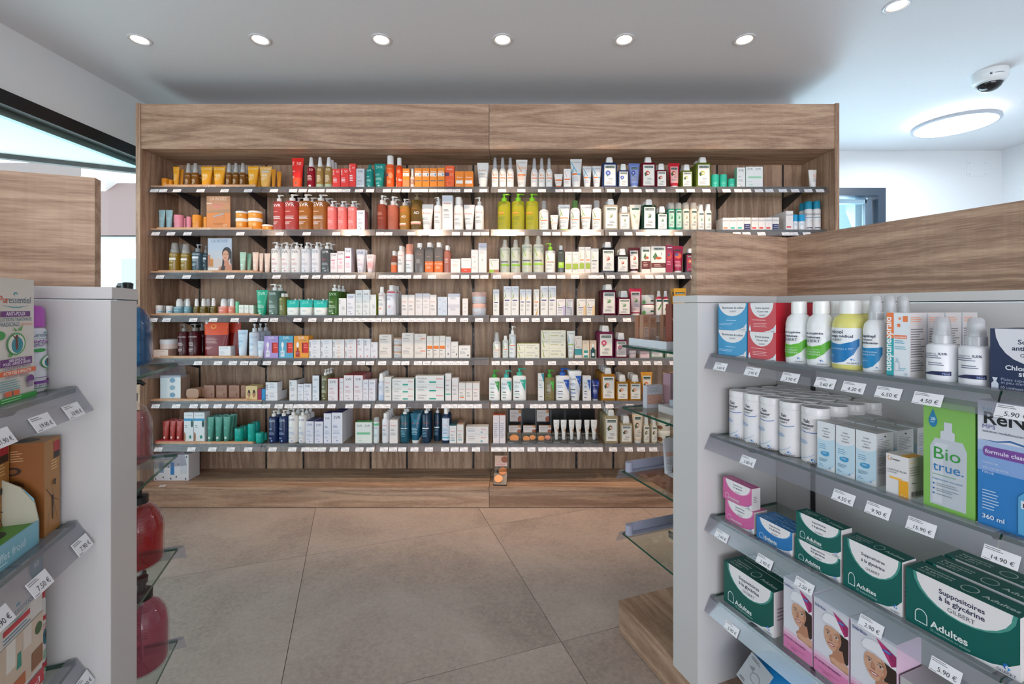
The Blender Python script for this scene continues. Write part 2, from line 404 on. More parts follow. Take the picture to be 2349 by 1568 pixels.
def k_aero(w, h, d, s):
    bf = s.get('bf', .76); mb, sf, hb, hd = _bottle(w, h, d, s, bf, w*.42, shoulder=.06)
    cp = MB(); r = w*.47; hp = h-hb
    cp.loft([(hb*.985, r, r), (h-hp*.2, r*.98, r*.98), (h-hp*.05, r*.8, r*.8), (h, r*.5, r*.5)], mat(s.get('cap', '#e9e9ea'), s.get('mc', 'plastic')), 18, cy=hd)
    return [('can', mb), ('cap', cp)], sf, w, hb, True
def k_klor(w, h, d, s):
    hb = h*s.get('bf', .82); hd = min(w*.30, .028); r = w/2
    rings = [(0, r*.93, hd*.9, 7), (h*.012, r, hd, 7), (hb*.93, r, hd, 7), (hb*.975, r*.95, hd*.9, 6), (hb, r*.80, hd*.75, 5)]
    mb = MB(); mb.loft(rings, mat(s['c'], s.get('m', 'gel')), 28, cy=hd); sf0 = ring_surf(rings)
    sf = lambda x, z, o: (sf0(x, z, o)[0], sf0(x, z, o)[1]+hd, z); sf.breaks = sf0.breaks
    cp = MB(); hp = h-hb; cw = w*s.get('cw', .24)
    cp.loft([(hb*.99, cw*.9, hd*.75, 5), (hb+hp*.12, cw, hd*.8, 5), (h-hp*.1, cw*.8, hd*.66, 5), (h, cw*.7, hd*.55, 4)], mat(s.get('cap', '#f2f1ee'), 'plastic'), 20, cy=hd)
    return [('bottle', mb), ('cap', cp)], sf, w, hb, True
def k_tube(w, h, d, s):
    ch = h*s.get('ch', .09); r = w*s.get('br', .34); hd = min(r, d/2)
    rings = [(ch*.9, r*.97, r*.97), (ch+h*.03, r, r), (h*.35, r*1.12, r*.86), (h*.7, w*.455, r*.45), (h*.94, w*.49, .004), (h, w*.5, .0016)]
    mb = MB(); mb.loft(rings, mat(s['c'], s.get('m', 'plastic')), 22, cy=r)
    cp = MB(); cp.loft([(0, r*.9, r*.9), (ch*.1, r*.95, r*.95), (ch, r*.95, r*.95)], mat(s.get('cap', s['c']), 'plastic'), 18, cy=r)
    sf0 = ring_surf(rings); sf = lambda x, z, o: (sf0(x, z, o)[0], sf0(x, z, o)[1]+r, z); sf.breaks = sf0.breaks
    return [('tube_body', mb), ('cap', cp)], sf, w, h, True
def k_jar(w, h, d, s):
    r = w/2; lf = s.get('lf', .36)
    rings = [(0, r*.9, r*.9), (h*.06, r*.97, r*.97), (h*(1-lf), r*.97, r*.97)]
    mb = MB(); mb.loft(rings, mat(s['c'], s.get('m', 'plastic')), 26, cy=r)
    cp = MB(); cp.loft([(h*(1-lf), r, r), (h*.95, r, r), (h, r*.94, r*.94)], mat(s.get('cap', '#f0efec'), s.get('mc', 'plastic')), 26, cy=r)
    sf0 = ring_surf(rings); sf = lambda x, z, o: (sf0(x, z, o)[0], sf0(x, z, o)[1]+r, z); sf.breaks = sf0.breaks
    return [('pot', mb), ('lid', cp)], sf, w, h*(1-lf), True
def k_stick(w, h, d, s):
    return k_jar(w, h, d, dict(s, lf=.5, cap=s.get('cap', s['c'])))
def k_drop(w, h, d, s):
    bf = s.get('bf', .52); mb, sf, hb, hd = _bottle(w, h, d, s, bf, w*.3, shoulder=.08)
    cp = MB(); r = w*.3
    cp.loft([(hb*.98, r*1.05, r*1.05), (hb+(h-hb)*.6, r, r), (hb+(h-hb)*.93, r*.72, r*.72), (h, r*.45, r*.45)], mat(s.get('cap', '#eeeceb'), s.get('mc', 'plastic')), 16, cy=hd)
    return [('bottle', mb), ('dropper_cap', cp)], sf, w, hb, True
def k_can(w, h, d, s):
    r = w/2
    rings = [(0, r*.93, r*.93), (h*.012, r*.985, r*.985), (h*.86, r*.985, r*.985), (h*.865, r*.955, r*.955), (h*.885, r*.955, r*.955)]
    mb = MB(); mb.loft(rings, mat(s['c'], 'plastic'), 28, cy=r)
    cp = MB(); cp.loft([(h*.885, r, r), (h*.97, r, r), (h, r*.95, r*.95), (h, r*.86, r*.86), (h*.99, r*.84, r*.84)], mat(s.get('cap', s['c']), 'plastic'), 28, cy=r)
    sf0 = ring_surf(rings[:3]); sf = lambda x, z, o: (sf0(x, z, o)[0], sf0(x, z, o)[1]+r, z); sf.breaks = sf0.breaks
    return [('can', mb), ('lid', cp)], sf, w, h*.86, True
def k_pouch(w, h, d, s):
    dd = min(w*.22, .03)
    rings = [(0, w*.46, dd), (h*.03, w*.47, dd*1.02), (h*.35, w*.485, dd*.85), (h*.75, w*.5, dd*.45), (h*.95, w*.5, .003), (h, w*.5, .0015)]
    mb = MB(); mb.loft(rings, mat(s['c'], s.get('m', 'plastic')), 26, cy=dd)
    cp = MB(); sx = s.get('spx', 0)*w
    cp.loft([(h*.955, w*.05, w*.05), (h*1.0, w*.05, w*.05), (h*1.0, w*.075, w*.075), (h*1.07, w*.07, w*.07)], mat(s.get('cap', '#f0efec'), 'plastic'), 12, cx=sx, cy=dd)
    sf0 = ring_surf(rings); sf = lambda x, z, o: (sf0(x, z, o)[0], sf0(x, z, o)[1]+dd, z); sf.breaks = sf0.breaks
    return [('pouch', mb), ('spout_cap', cp)], sf, w, h, True
KIND = dict(box=k_box, pump=k_pump, spray=k_spray, cap=k_cap, aero=k_aero, klor=k_klor, tube=k_tube, jar=k_jar, stick=k_stick, drop=k_drop, can=k_can, pouch=k_pouch)
NAME = dict(box='carton_box', pump='pump_bottle', spray='spray_bottle', cap='capped_bottle', aero='aerosol_can', klor='shampoo_bottle', tube='cream_tube', jar='cream_jar', stick='deodorant_stick', drop='dropper_bottle', can='powder_can', pouch='refill_pouch')
CAT = dict(box='box', pump='pump bottle', spray='spray bottle', cap='bottle', aero='spray can', klor='bottle', tube='tube', jar='jar', stick='stick', drop='dropper bottle', can='can', pouch='pouch')
_K = {}
def goods_meshes(key, w, h, d):
    k = (key, round(w, 3), round(h, 3), round(d, 3))
    if k in _K: return _K[k]
    s = ST[key]; parts, sf, pw, ph, cv = KIND[s['k']](w, h, d, s)
    out = [(n, mb.mesh(n)) for n, mb in parts]
    pm = MB()
    if s.get('pr'): print_mesh(s['pr'], sf, pw, ph, cv, pm)
    if s.get('prt'): print_mesh(s['prt'], lambda x, z, o: (x, z, h+o), w, d, False, pm)
    if s.get('prr'): print_mesh(s['prr'], lambda x, z, o: (w/2+o, d/2+x, z), d, h, False, pm)
    if s.get('prl'): print_mesh(s['prl'], lambda x, z, o: (-w/2-o, d/2-x, z), d, h, False, pm)
    if pm.f: out.append(('print', pm.mesh('print')))
    _K[k] = out; return out
ITEMS = []
class Frame:
    def __init__(s, O, ex, ey): s.O = O; s.ex = ex; s.ey = ey; s.rot = math.atan2(ex[1], ex[0])
    def solve(s, xpx, u):
        r = (xpx-CX)/FPX
        return (r*(s.O[1]+s.ey[1]*u)-(s.O[0]+s.ey[0]*u))/(s.ex[0]-r*s.ex[1])
    def W(s, a, b): return (s.O[0]+s.ex[0]*a+s.ey[0]*b, s.O[1]+s.ex[1]*a+s.ey[1]*b)
def place(fr, key, x0, x1, yt, Z, u, where, back=0, d=None, gap=1.04, yaw=0, fit=.965, up=0):
    """goods whose front face spans photo columns x0..x1 and whose top stands at row yt, at depth u of the frame"""
    s = ST[key]; a0, a1 = fr.solve(x0, u), fr.solve(x1, u)
    w = abs(a1-a0)*fit; a = (a0+a1)/2; Y = fr.W(a0 if fr is not UNIT else a, u)[1]
    h = EYE-(yt-HY)*Y/FPX-Z
    if d is None: d = s.get('d', min(max(w*.75, .03), .062)) if s['k'] == 'box' else w
    step = (d if s['k'] not in ('tube', 'klor', 'pouch') else w*.72)*gap
    for j in range(back+1):
        x, y = fr.W(a, u+j*step)
        ms = goods_meshes(key, w, h, d)
        o = thing(NAME[s['k']], '', CAT[s['k']], (x, y, Z), fr.rot+yaw)
        for n, me in ms: obj(n, me, o)
        ITEMS.append(dict(o=o, d=s['d_'], a=a, j=j, where=where, Z=Z, k=s['k']))
    return Z+h
ORD = ['leftmost', 'second', 'third', 'fourth', 'fifth', 'sixth', 'seventh', 'eighth', 'ninth', 'tenth', 'eleventh', 'twelfth', 'thirteenth', 'fourteenth', 'fifteenth', 'sixteenth', 'seventeenth', 'eighteenth']
NUM = {2: 'two', 3: 'three', 4: 'four', 5: 'five', 6: 'six', 7: 'seven', 8: 'eight', 9: 'nine', 10: 'ten', 11: 'eleven', 12: 'twelve'}
def label_items():
    g = {}
    for it in ITEMS: g.setdefault((it['d'], it['where']), []).append(it)
    for (d, wh), L_ in g.items():
        cols = sorted(set(round(i['a'], 3) for i in L_)); nc = len(cols)
        for i in L_:
            c = cols.index(round(i['a'], 3)); same = [q for q in L_ if round(q['a'], 3) == cols[c]]
            fr_ = sorted([q for q in same if q['j'] == i['j']], key=lambda q: q['Z'])
            nb = max(q['j'] for q in same)
            pos = ''
            if nc > 1: pos = ', '+(ORD[c] if c == 0 else 'rightmost' if c == nc-1 else ORD[c]+' from left')
            if len(fr_) > 1: pos += ', '+(['bottom of stack', 'top of stack'] if len(fr_) == 2 else ['bottom of stack', 'middle of stack', 'top of stack'])[min(fr_.index(i), 2)]
            if nb: pos += ', '+('in front' if i['j'] == 0 else 'directly behind front one' if i['j'] == 1 else ['', '', 'third', 'fourth', 'fifth'][i['j']]+' back')
            i['o']['label'] = d+pos+', '+wh
            if len(L_) > 1: i['o']['group'] = d+', '+wh
# ---------------------------------------------------------------- looks of the goods
ST = {}
def S(key, k, c, d_, pr=None, **kw): ST[key] = dict(k=k, c=c, d_=d_, pr=pr or [], **kw)
def svr(t='#34343c', l=None, acc=None, v=.80):
    p = [('t', 'SVR', 0, v, .62, t), ('l', -.36, v-.24, .5, 2, acc or l or t, .04), ('l', -.36, v-.40, .7, 3, l or t, .04), ('l', -.36, v-.60, .6, 2, l or t, .035), ('e', 0, .09, .09, .028, l or t)]
    return p
def lar(t='#f4efe6', v=.82, n=None):
    p = [('t', 'LA ROSÉE', 0, v, .82, t), ('l', -.3, v-.22, .6, 3, t, .045), ('l', -.3, v-.45, .5, 3, t, .04)]
    if n: p.append(('t', n, 0, v-.42, .38, t))
    return p
def av(t='#e2583f', v=.74, l='#8b8f94', acc=None):
    p = [('t', 'Avène', -.04, v, .66, t), ('l', -.36, v-.16, .6, 2, '#55585e', .04), ('l', -.36, v-.30, .7, 3, l, .04)]
    if acc: p.append(('r', -.36, .16, .3, .21, acc))
    return p
def ade(v=.86, sw='#8fae5a', acc='#ee8a4a', bar=None, t='#77797e', low=None):
    p = [('t', 'A-DERMA', .04, v, .74, t), ('p', [(-.40, v-.02), (-.36, v-.02), (-.12, v-.30), (-.2, v-.30)], sw), ('p', [(-.27, v-.16), (-.23, v-.16), (-.36, v-.34), (-.42, v-.34)], sw),
         ('r', -.36, v-.40, .3, v-.36, acc), ('l', -.36, v-.48, .66, 3, '#a3a4a2', .04), ('l', -.36, v-.66, .5, 2, '#a3a4a2', .04)]
    if bar: p.append(('r', bar[0], bar[1], bar[2], bar[3], bar[4]))
    if low: p.append(('r', -.5, 0, .5, .07, low))
    return p
def klo(fr, kind='flower', lab='#f3efe6', v0=.09, v1=.90, w=.38, t='#8a8a88', l=None):
    p = [('r', -w, v0, w, v1, lab), ('r', -w*.8, v1-.13, w*.8, v1-.045, '#17493d'), ('t', 'KLORANE', 0, v1-.115, w*1.4, '#f3efe6')]
    cx, cy = -w*.35, v0+(v1-v0)*.60
    if kind == 'flower':
        for k in range(7):
            a = k*.9; p.append(('e', cx+.09*math.cos(a), cy+.055*math.sin(a), .09, .05, fr if k % 2 else fr))
        p.append(('e', cx, cy, .05, .03, '#ffffff')); p.append(('p', [(cx-.1, cy-.12), (cx-.02, cy-.05), (cx+.02, cy-.14)], '#3f7a4a'))
    elif kind == 'fruit':
        p += [('e', cx+.04, cy, .15, .085, fr), ('e', cx+.07, cy-.01, .08, .045, '#f7e3cf'), ('p', [(cx-.18, cy-.02), (cx-.05, cy+.06), (cx-.02, cy-.1), (cx-.12, cy-.12)], '#40603a'), ('e', cx+.02, cy-.05, .05, .03, fr)]
    else:
        for k in range(6):
            a = -.5+k*.5; p.append(('p', [(cx, cy-.1), (cx+.22*math.cos(a)+.02, cy+.1*math.sin(a)+.02), (cx+.26*math.cos(a), cy+.12*math.sin(a)), (cx+.2*math.cos(a)+.03, cy+.09*math.sin(a)-.03)], fr))
    p += [('l', -w*.3, v0+.26, w*1.1, 2, l or t, .05), ('l', -w*.7, v0+.13, w*1.3, 2, t, .045)]
    return p
def cer(t, tri):
    return [('p', [(.02, .84), (.46, .84), (.40, .38)], tri), ('t', 'Cera', -.17, .70, .42, '#24344f'), ('t', 'Ve', .17, .70, .2, '#ffffff'), ('l', -.38, .58, .46, 2, t, .05), ('r', -.34, .36, -.02, .39, '#3a4048'), ('l', -.38, .28, .5, 2, t, .045), ('r', -.34, .12, -.05, .145, '#3a4048')]
G_ = 'GILBERT'
def swirl(u, v, r, asp):   # two-tone round drop emblem
    return [('e', u-r*.12, v+r*asp*.2, r*.62, r*.72*asp, '#1f6fb8'), ('e', u+r*.2, v, r*.42, r*.5*asp, '#f2f1f2'), ('p', [(u-r*.1, v+r*.5*asp), (u+r*.95, v-r*.1*asp), (u+r*.15, v-r*.9*asp), (u+r*.35, v-r*.1*asp)], '#3f9bd8')]
# --- back wall unit
S('yst', 'stick', '#e3931d', 'orange yellow sun stick', cap='#dd8a16')
S('yt1', 'tube', '#e8a01f', 'slim yellow sun cream tube', lar('#f6d9a0', .84, '30'))
S('ytd', 'tube', '#c47f16', 'plain ochre cream tube')
S('ysp', 'spray', '#a8661a', 'amber sun oil spray bottle', lar('#f2d9b4', .72, '30'), m='gel', cap='#dcd9d6', mc='clear', bf=.62, cr=.32)
S('yt2', 'tube', '#f0a822', 'wide yellow sun cream tube', lar('#f8e3b4', .84, '30'))
S('yt3', 'tube', '#e6b05a', 'pale gold sun cream tube', lar('#f8e3c4', .84, '20')+[('r', -.25, .70, .28, .78, '#c9c9cf')])
S('rtb', 'tube', '#ee2f2a', 'red and orange sun cream tube', [('T', 'SVR', -.24, .82, .15, '#ffd9cf'), ('t', '50', .14, .76, .36, '#ffd9cf'), ('l', -.4, .55, .4, 1, '#fff'), ('l', -.4, .38, .3, 2, '#fff'), ('r', -.5, .05, .5, .34, '#f5562c'), ('e', 0, .16, .1, .03, '#8a6a5a')])
S('rsp', 'spray', '#b5122a', 'dark red sun spray bottle', [('T', 'SVR', -.3, .78, .2, '#f7c6c0'), ('t', '50', .12, .78, .42, '#f7c6c0'), ('l', -.35, .55, .7, 5, '#f7dcd8', .05), ('e', 0, .1, .16, .045, '#f0d8d4')], m='gel')
S('asp', 'spray', '#d8b060', 'golden sun oil spray bottle', [('t', '50', .05, .78, .42, '#fff3dc'), ('l', -.35, .55, .7, 6, '#fff3dc', .05), ('r', -.5, 0, .5, .18, '#a9b89c')], m='gel')
S('rbx', 'box', '#ee3a34', 'coral red SPF carton', [('T', 'SVR', -.28, .8, .28, '#ffe3dc'), ('t', '50', .14, .8, .36, '#ffd9cf'), ('l', -.42, .5, .6, 4, '#fff', .07)])
S('sbx', 'box', '#cfd1d8', 'silver grey carton', svr('#2d3850', '#8a8f9c')+[('r', -.5, .04, .5, .12, '#f4f4f6')])
S('tcp', 'cap', '#0f8a82', 'teal lotion bottle with narrow neck', svr('#bfe8e0'), cap='#0f8a82', bf=.86, cr=.2)
S('ttb', 'tube', '#128f86', 'large teal cream tube', svr('#bfe8e0'))
S('oca', 'cap', '#f0611f', 'orange sun bottle with white cap', [('t', 'Avène', 0, .78, .7, '#f8b48a'), ('e', -.3, .55, .16, .06, '#6a5a78'), ('e', .12, .52, .26, .13, '#f79a68'), ('l', -.3, .3, .6, 3, '#f8c4a0', .05)], bf=.73, cr=.40, sh=.02)
S('osp', 'cap', '#f0541e', 'slim orange sun bottle', [('T', 'SPF 30', -.26, .26, .4, '#ffe'), ('t', '50', .2, .3, .4, '#fff'), ('l', -.2, .75, .5, 3, '#f8c4a0', .05)], bf=.76, cr=.32)
S('obx', 'box', '#f18a1e', 'orange SPF carton with white band', [('t', 'Avène', 0, .80, .72, '#fff4e6'), ('r', -.45, .58, .45, .76, '#f4efe9'), ('t', '50+', -.12, .60, .4, '#f18a1e'), ('r', .2, .62, .34, .72, '#3a6aa0'), ('r', -.42, .34, .34, .38, '#4f6f80')])
S('obb', 'box', '#f18a1e', 'orange carton with brown lower half', [('t', 'Avène', 0, .82, .72, '#fff4e6'), ('r', -.45, .60, .45, .76, '#f4efe9'), ('t', '50+', -.12, .62, .4, '#f18a1e'), ('r', -.5, 0, .5, .4, '#c58a55')])
S('wcb', 'cap', '#e4d3c8', 'small beige bottle with white cap', [('r', -.5, .3, .5, .7, '#b9907a'), ('l', -.3, .55, .6, 2, '#f2e9e3')], bf=.62, cr=.3)
S('odb', 'box', '#ee5b23', 'deep orange SPF carton with ring', [('t', 'Avène', 0, .82, .6, '#fff4e6'), ('r', -.5, .54, -.05, .70, '#5a3a5a'), ('t', '50', .2, .54, .4, '#f6a47a'), ('e', 0, .22, .32, .16, '#f47c48'), ('e', 0, .22, .25, .11, '#ee5b23')])
S('osb', 'box', '#f1861c', 'low orange SPF carton', [('t', 'Avène', 0, .60, .62, '#fff4e6'), ('r', -.40, .26, .38, .45, '#f4efe9'), ('l', -.36, .12, .6, 1, '#fff')])
S('wtg', 'tube', '#eceae6', 'tall white tube with grey crest', [('t', 'Avène', -.05, .66, .6, '#e2884f'), ('l', -.34, .55, .7, 4, '#6a7484', .045), ('r', .1, .42, .45, .43, '#3a5a90'), ('e', -.3, .14, .06, .02, '#2d5a9a')])
# row 1 bay 4-6
S('wsp', 'spray', '#f0eeea', 'white spray bottle with orange stripe', [('t', 'A-DERMA', 0, .82, .7, '#9aa0a8'), ('t', 'exo', 0, .60, .55, '#f09a5a'), ('r', -.36, .46, .36, .51, '#ee6f2a'), ('l', -.34, .38, .68, 3, '#b9b4b0', .05), ('p', [(-.4, .82), (-.34, .82), (-.12, .56), (-.2, .56)], '#f0a060')], bf=.66, cap='#d9d9dc', mc='clear', cr=.27, sh=.22)
S('wt1', 'tube', '#e6e3df', 'white tube with orange swoosh', [('t', 'A-DERMA', 0, .87, .72, '#8e939a'), ('t', 'exo', .05, .66, .6, '#f0a25e'), ('p', [(-.42, .86), (-.38, .86), (.0, .56), (-.05, .55)], '#ee8a3a'), ('r', -.34, .43, .3, .48, '#ee7f3a'), ('l', -.3, .38, .6, 3, '#f0a878', .045), ('l', -.3, .2, .5, 3, '#b9b4b0', .04)], cap='#f2f2f0')
S('wto', 'tube', '#f0ede8', 'small white tube with orange cap', [('l', -.3, .85, .6, 1, '#9aa'), ('r', -.36, .50, .36, .60, '#ee6f2a'), ('l', -.3, .42, .6, 3, '#c9a890', .05)], cap='#f0702a', ch=.16)
S('wbo', 'box', '#f0edea', 'white carton with orange bar', [('t', 'A-DERMA', 0, .88, .8, '#9aa0a8'), ('p', [(-.4, .86), (-.34, .86), (-.05, .58), (-.12, .58)], '#f09a5a'), ('r', -.42, .42, .42, .48, '#ee6f2a'), ('l', -.4, .34, .8, 3, '#c9b0a0', .05)])
S('wtb', 'tube', '#dfe1e2', 'pale tube with blue swoosh and orange bar', [('t', 'A-DERMA', .02, .86, .74, '#7e848c'), ('p', [(-.46, .9), (-.40, .9), (.05, .55), (0, .53)], '#3fa8c8'), ('p', [(-.2, .72), (-.15, .72), (-.38, .48), (-.44, .48)], '#3fa8c8'), ('r', -.34, .44, .05, .50, '#ee7f3a'), ('r', .05, .44, .36, .50, '#7fb8cf'), ('l', -.3, .36, .55, 4, '#aab', .045)], cap='#f2f2f0')
for k_, c_, f_, ki, dd in (('kbl', '#2c4d8c', '#5a6fc0', 'flower', 'blue shampoo bottle with cornflower'), ('kre', '#8c1228', '#d0443a', 'fruit', 'dark red shampoo bottle with pomegranate'), ('kgr', '#7f9a2a', '#b9c25a', 'fruit', 'olive green shampoo bottle with citrus'),
        ('kcr', '#ddd6c2', '#9aa070', 'leaf', 'cream shampoo bottle with oat sprig'), ('kdg', '#0f3d2e', '#2f6b45', 'leaf', 'dark green shampoo bottle with nettle'), ('kbk', '#1f1a1c', '#c2552f', 'leaf', 'black shampoo bottle with quinine twig'),
        ('kma', '#6e1030', '#5a9a4a', 'leaf', 'maroon shampoo bottle with leaf'), ('kpu', '#8a1a50', '#e0607a', 'flower', 'plum shampoo bottle with peony'), ('kye', '#e0981a', '#e8742a', 'fruit', 'amber shampoo bottle with mango'), ('kho', '#e0cfa2', '#8a5a3a', 'fruit', 'honey coloured shampoo bottle with nut')):
    S(k_, 'klor', c_, 'tall '+dd, klo(f_, ki)); S(k_+'s', 'klor', c_, 'small '+dd, klo(f_, ki), bf=.74, cw=.28)
S('kbt', 'tube', '#6f86c8', 'periwinkle tube with cornflower label', klo('#4a5ab0', 'flower', '#8fa0d4', .2, .88, .34), cap='#f2f2f0')
S('krt', 'tube', '#c81f34', 'red tube with pomegranate label', klo('#d0443a', 'fruit', '#f0b8b4', .2, .86, .32), cap='#f2f2f0')
S('mst', 'stick', '#2fb39a', 'turquoise deodorant stick', [('l', -.3, .8, .6, 3, '#8fdcc8', .08)], lf=.45)
S('sv1', 'box', '#eeeeec', 'white carton with mint side', svr('#6a7080', '#9aa0a8'), cs='#8fcdb0')
S('sv2', 'box', '#eceeec', 'wide white twin carton with mint band', [('t', 'SVR', -.24, .84, .30, '#7a8090'), ('t', 'SVR', .24, .84, .30, '#7a8090'), ('r', -.36, .46, .42, .54, '#9ad8b0'), ('l', -.36, .3, .3, 1, '#8fcdb0'), ('t', '·ABN·', -.2, .12, .25, '#8fcdb0')], cs='#8fcdb0')
S('wts', 'tube', '#eae6e4', 'lone white tube with coral ring', [('e', .12, .66, .13, .08, '#ee8a6a'), ('e', .12, .66, .08, .05, '#eae6e4'), ('l', -.1, .5, .45, 4, '#a9a4a4', .05)])
# row 2
S('btb', 'tube', '#8fb3bd', 'pale blue grey cream tube', [('l', -.3, .6, .6, 3, '#c2d8de', .05)])
S('pst', 'stick', '#e28fa2', 'pink deodorant stick', [('l', -.3, .8, .6, 2, '#c86a80', .08)])
S('ost', 'stick', '#ee9a33', 'orange deodorant stick', [('l', -.3, .8, .6, 2, '#c87a20', .08)])
S('pos', 'box', '#e08c4c', 'orange poster card with jar picture', [('r', -.5, .52, .5, 1, '#c9926e'), ('p', [(-.5, .5), (.5, .5), (.5, .62), (-.5, .56)], '#b48a68'), ('t', 'LA ROSÉE', 0, .88, .7, '#f2d8bc'), ('r', -.5, .77, -.28, .80, '#e8d2c8'), ('l', -.25, .74, .65, 1, '#d8607a', .04), ('l', -.2, .69, .4, 2, '#e07a86', .04), ('p', [(-.22, .24), (.24, .32), (.27, .46), (-.24, .38)], '#d98a58'), ('p', [(-.24, .36), (.24, .45), (.24, .50), (-.22, .41)], '#a9a4a4'), ('e', 0, .17, .24, .03, '#c87a40'), ('l', .2, .14, .22, 3, '#f0c8a0', .03)], d=.006)
S('cjo', 'jar', '#f09c2c', 'orange pot with white lid', [('l', -.3, .75, .4, 2, '#f8c880', .14), ('e', .15, .6, .1, .2, '#f8c880')], cap='#f2efea', lf=.28)
for k_, c_ in (('spr', '#ee5f58'), ('spo', '#dc8a36')):
    S(k_, 'pump', c_, 'large transparent %s pump bottle' % ('coral red' if k_ == 'spr' else 'amber'), [('t', 'SVR', 0, .79, .66, '#fff')]+[('l', -.36, .62, .6, 1, '#ffdcd0'), ('l', -.36, .46, .8, 3, '#fff', .035), ('l', -.36, .28, .6, 3, '#ffe8e0', .035)], m='gel', bf=.82, n=2.6, dir=1)
S('spk', 'pump', '#f4807a', 'coral pink pump bottle', [('t', 'SVR', -.02, .82, .62, '#fbd3cc'), ('l', -.4, .56, .5, 2, '#e05a5a', .04), ('l', -.4, .40, .7, 3, '#fbc4bc', .04), ('e', .1, .16, .1, .04, '#ee6a64')], bf=.80, sh=.03)
S('sbx2', 'box', '#e9e8ee', 'white carton with burgundy top side', svr('#5a6070', '#9a9aa8'), cs='#a86a74')
S('av1', 'pump', '#b5503c', 'russet transparent gel bottle', [('l', -.35, .66, .6, 3, '#e09a88', .04), ('l', -.3, .45, .6, 1, '#e09a88')], m='gel', bf=.75, cap='#ecebe9')
S('av2', 'pump', '#e8866a', 'salmon gel bottle', [('t', 'Avène', 0, .74, .5, '#ee6a50'), ('l', -.35, .52, .6, 5, '#b0604c', .04)], m='gel', bf=.75, cap='#ecebe9')
S('av3', 'pump', '#dca040', 'golden oil bottle marked AD', [('t', 'AD', -.04, .50, .42, '#fff'), ('l', -.4, .80, .7, 2, '#e8683f', .06), ('r', -.5, .2, .2, .29, '#f2a090'), ('r', -.5, .24, .2, .29, '#f6dcc8')], m='gel', bf=.79, cap='#d9d5cf')
S('av4', 'pump', '#8a6a2c', 'tall olive brown oil bottle marked AD', [('t', 'Avène', -.15, .68, .45, '#c86a3c'), ('t', 'AD', .05, .52, .42, '#fff'), ('r', -.44, .2, .36, .29, '#f09a8a'), ('r', -.44, .24, .36, .29, '#f6dcc8')], m='gel', bf=.83, cap='#c9b89a', mc='clear')
S('at1', 'tube', '#f1ebe6', 'white cream tube with coral lettering', av(v=.62), cap='#f4f2ee')
S('ap1', 'pump', '#f1ebe8', 'white milk pump bottle with coral lettering', av(v=.68), bf=.76, dir=-1)
S('ab1', 'box', '#efe8e4', 'tall white carton with blue grey top', [('r', -.5, .84, .5, 1, '#cfd3de')]+av(v=.75), d=.05)
S('ac1', 'cap', '#f1ece9', 'white balm bottle with wide cap', av(v=.58), bf=.80, cr=.34)
S('ag1', 'pump', '#dcd832', 'large yellow green shower gel pump bottle', [('t', 'A-DERMA', 0, .80, .7, '#8a9040'), ('r', -.4, .56, .0, .60, '#ee9a3a'), ('l', -.4, .54, .5, 1, '#c85a3a'), ('l', -.4, .44, .6, 3, '#7a8a30', .05), ('l', -.4, .25, .5, 2, '#9a9a40', .05)], m='gel', bf=.80, cap='#8ad22c', n=2.4)
S('ag2', 'cap', '#f1efeb', 'white bottle with clear hooked cap', ade(.84), bf=.72, cap='#e2e2e4', mc='clear', cr=.24, sh=.14)
S('ag3', 'tube', '#f2f0ec', 'white tube with lime green cap', ade(.86), cap='#8ccf2c', ch=.07)
S('ag4', 'cap', '#f1efeb', 'white bottle with green tinted cap', ade(.84), bf=.77, cap='#8fbf72', mc='clear', cr=.30, sh=.14)
S('ag5', 'cap', '#f1efeb', 'white bottle with clear round cap', ade(.84), bf=.77, cap='#e6e6e8', mc='clear', cr=.30, sh=.14)
S('ag6', 'tube', '#f4f2ee', 'all white tube with swoosh', ade(.86), cap='#f4f2ee')
S('kct', 'tube', '#efe9da', 'cream tube with oat sprig label', [('r', -.30, .80, .30, .86, '#2f5a4a')]+[('p', [(-.05, .45), (.2, .66), (.22, .7), (.0, .5)], '#8a9a5a'), ('p', [(-.08, .45), (-.2, .62), (-.16, .66), (-.02, .5)], '#8a9a5a'), ('l', -.1, .38, .35, 3, '#b0a890', .05)], cap='#f2efe8')
S('ktg', 'aero', '#1f9a7c', 'teal dry shampoo can', klo('#2f8a5a', 'leaf', '#bfe0cc', .14, .92, .40), cap='#e4e4e2', mc='clear', bf=.78)
S('ktc', 'aero', '#e6dfcb', 'cream dry shampoo can', klo('#a0a070', 'leaf', '#ece6d6', .14, .92, .40), cap='#e8e6e0', mc='clear', bf=.78)
S('ktw', 'cap', '#f2efe9', 'white foam bottle with sprig', klo('#6a9a4a', 'leaf', '#f4f1ea', .05, .86, .40), bf=.80, cr=.34)
S('etb', 'box', '#efeae6', 'small white carton with orange pill mark', [('t', 'EtiaXil', 0, .72, .84, '#3a3f58'), ('l', -.1, .5, .4, 1, '#e08a80'), ('r', -.4, .14, .2, .26, '#f0986a')])
S('etg', 'box', '#efeae6', 'small white carton with teal pill mark', [('t', 'EtiaXil', 0, .72, .84, '#3a3f58'), ('l', -.1, .5, .4, 1, '#e08a80'), ('r', -.4, .14, .2, .26, '#3fc0ae')])
S('etr', 'box', '#efeae6', 'small white carton with red pill mark', [('t', 'EtiaXil', 0, .72, .84, '#3a3f58'), ('l', -.1, .5, .4, 1, '#e08a80'), ('r', -.4, .14, .2, .26, '#e04a44')])
S('eto', 'box', '#efeae6', 'small carton with navy offer panel', [('t', 'EtiaXil', 0, .72, .84, '#3a3f58'), ('r', -.5, 0, .45, .5, '#1f2560'), ('t', 'OFFRE', 0, .34, .6, '#fff'), ('t', 'SPECIALE', 0, .20, .7, '#fff'), ('t', 'Lot de 2', 0, .06, .55, '#fff')])
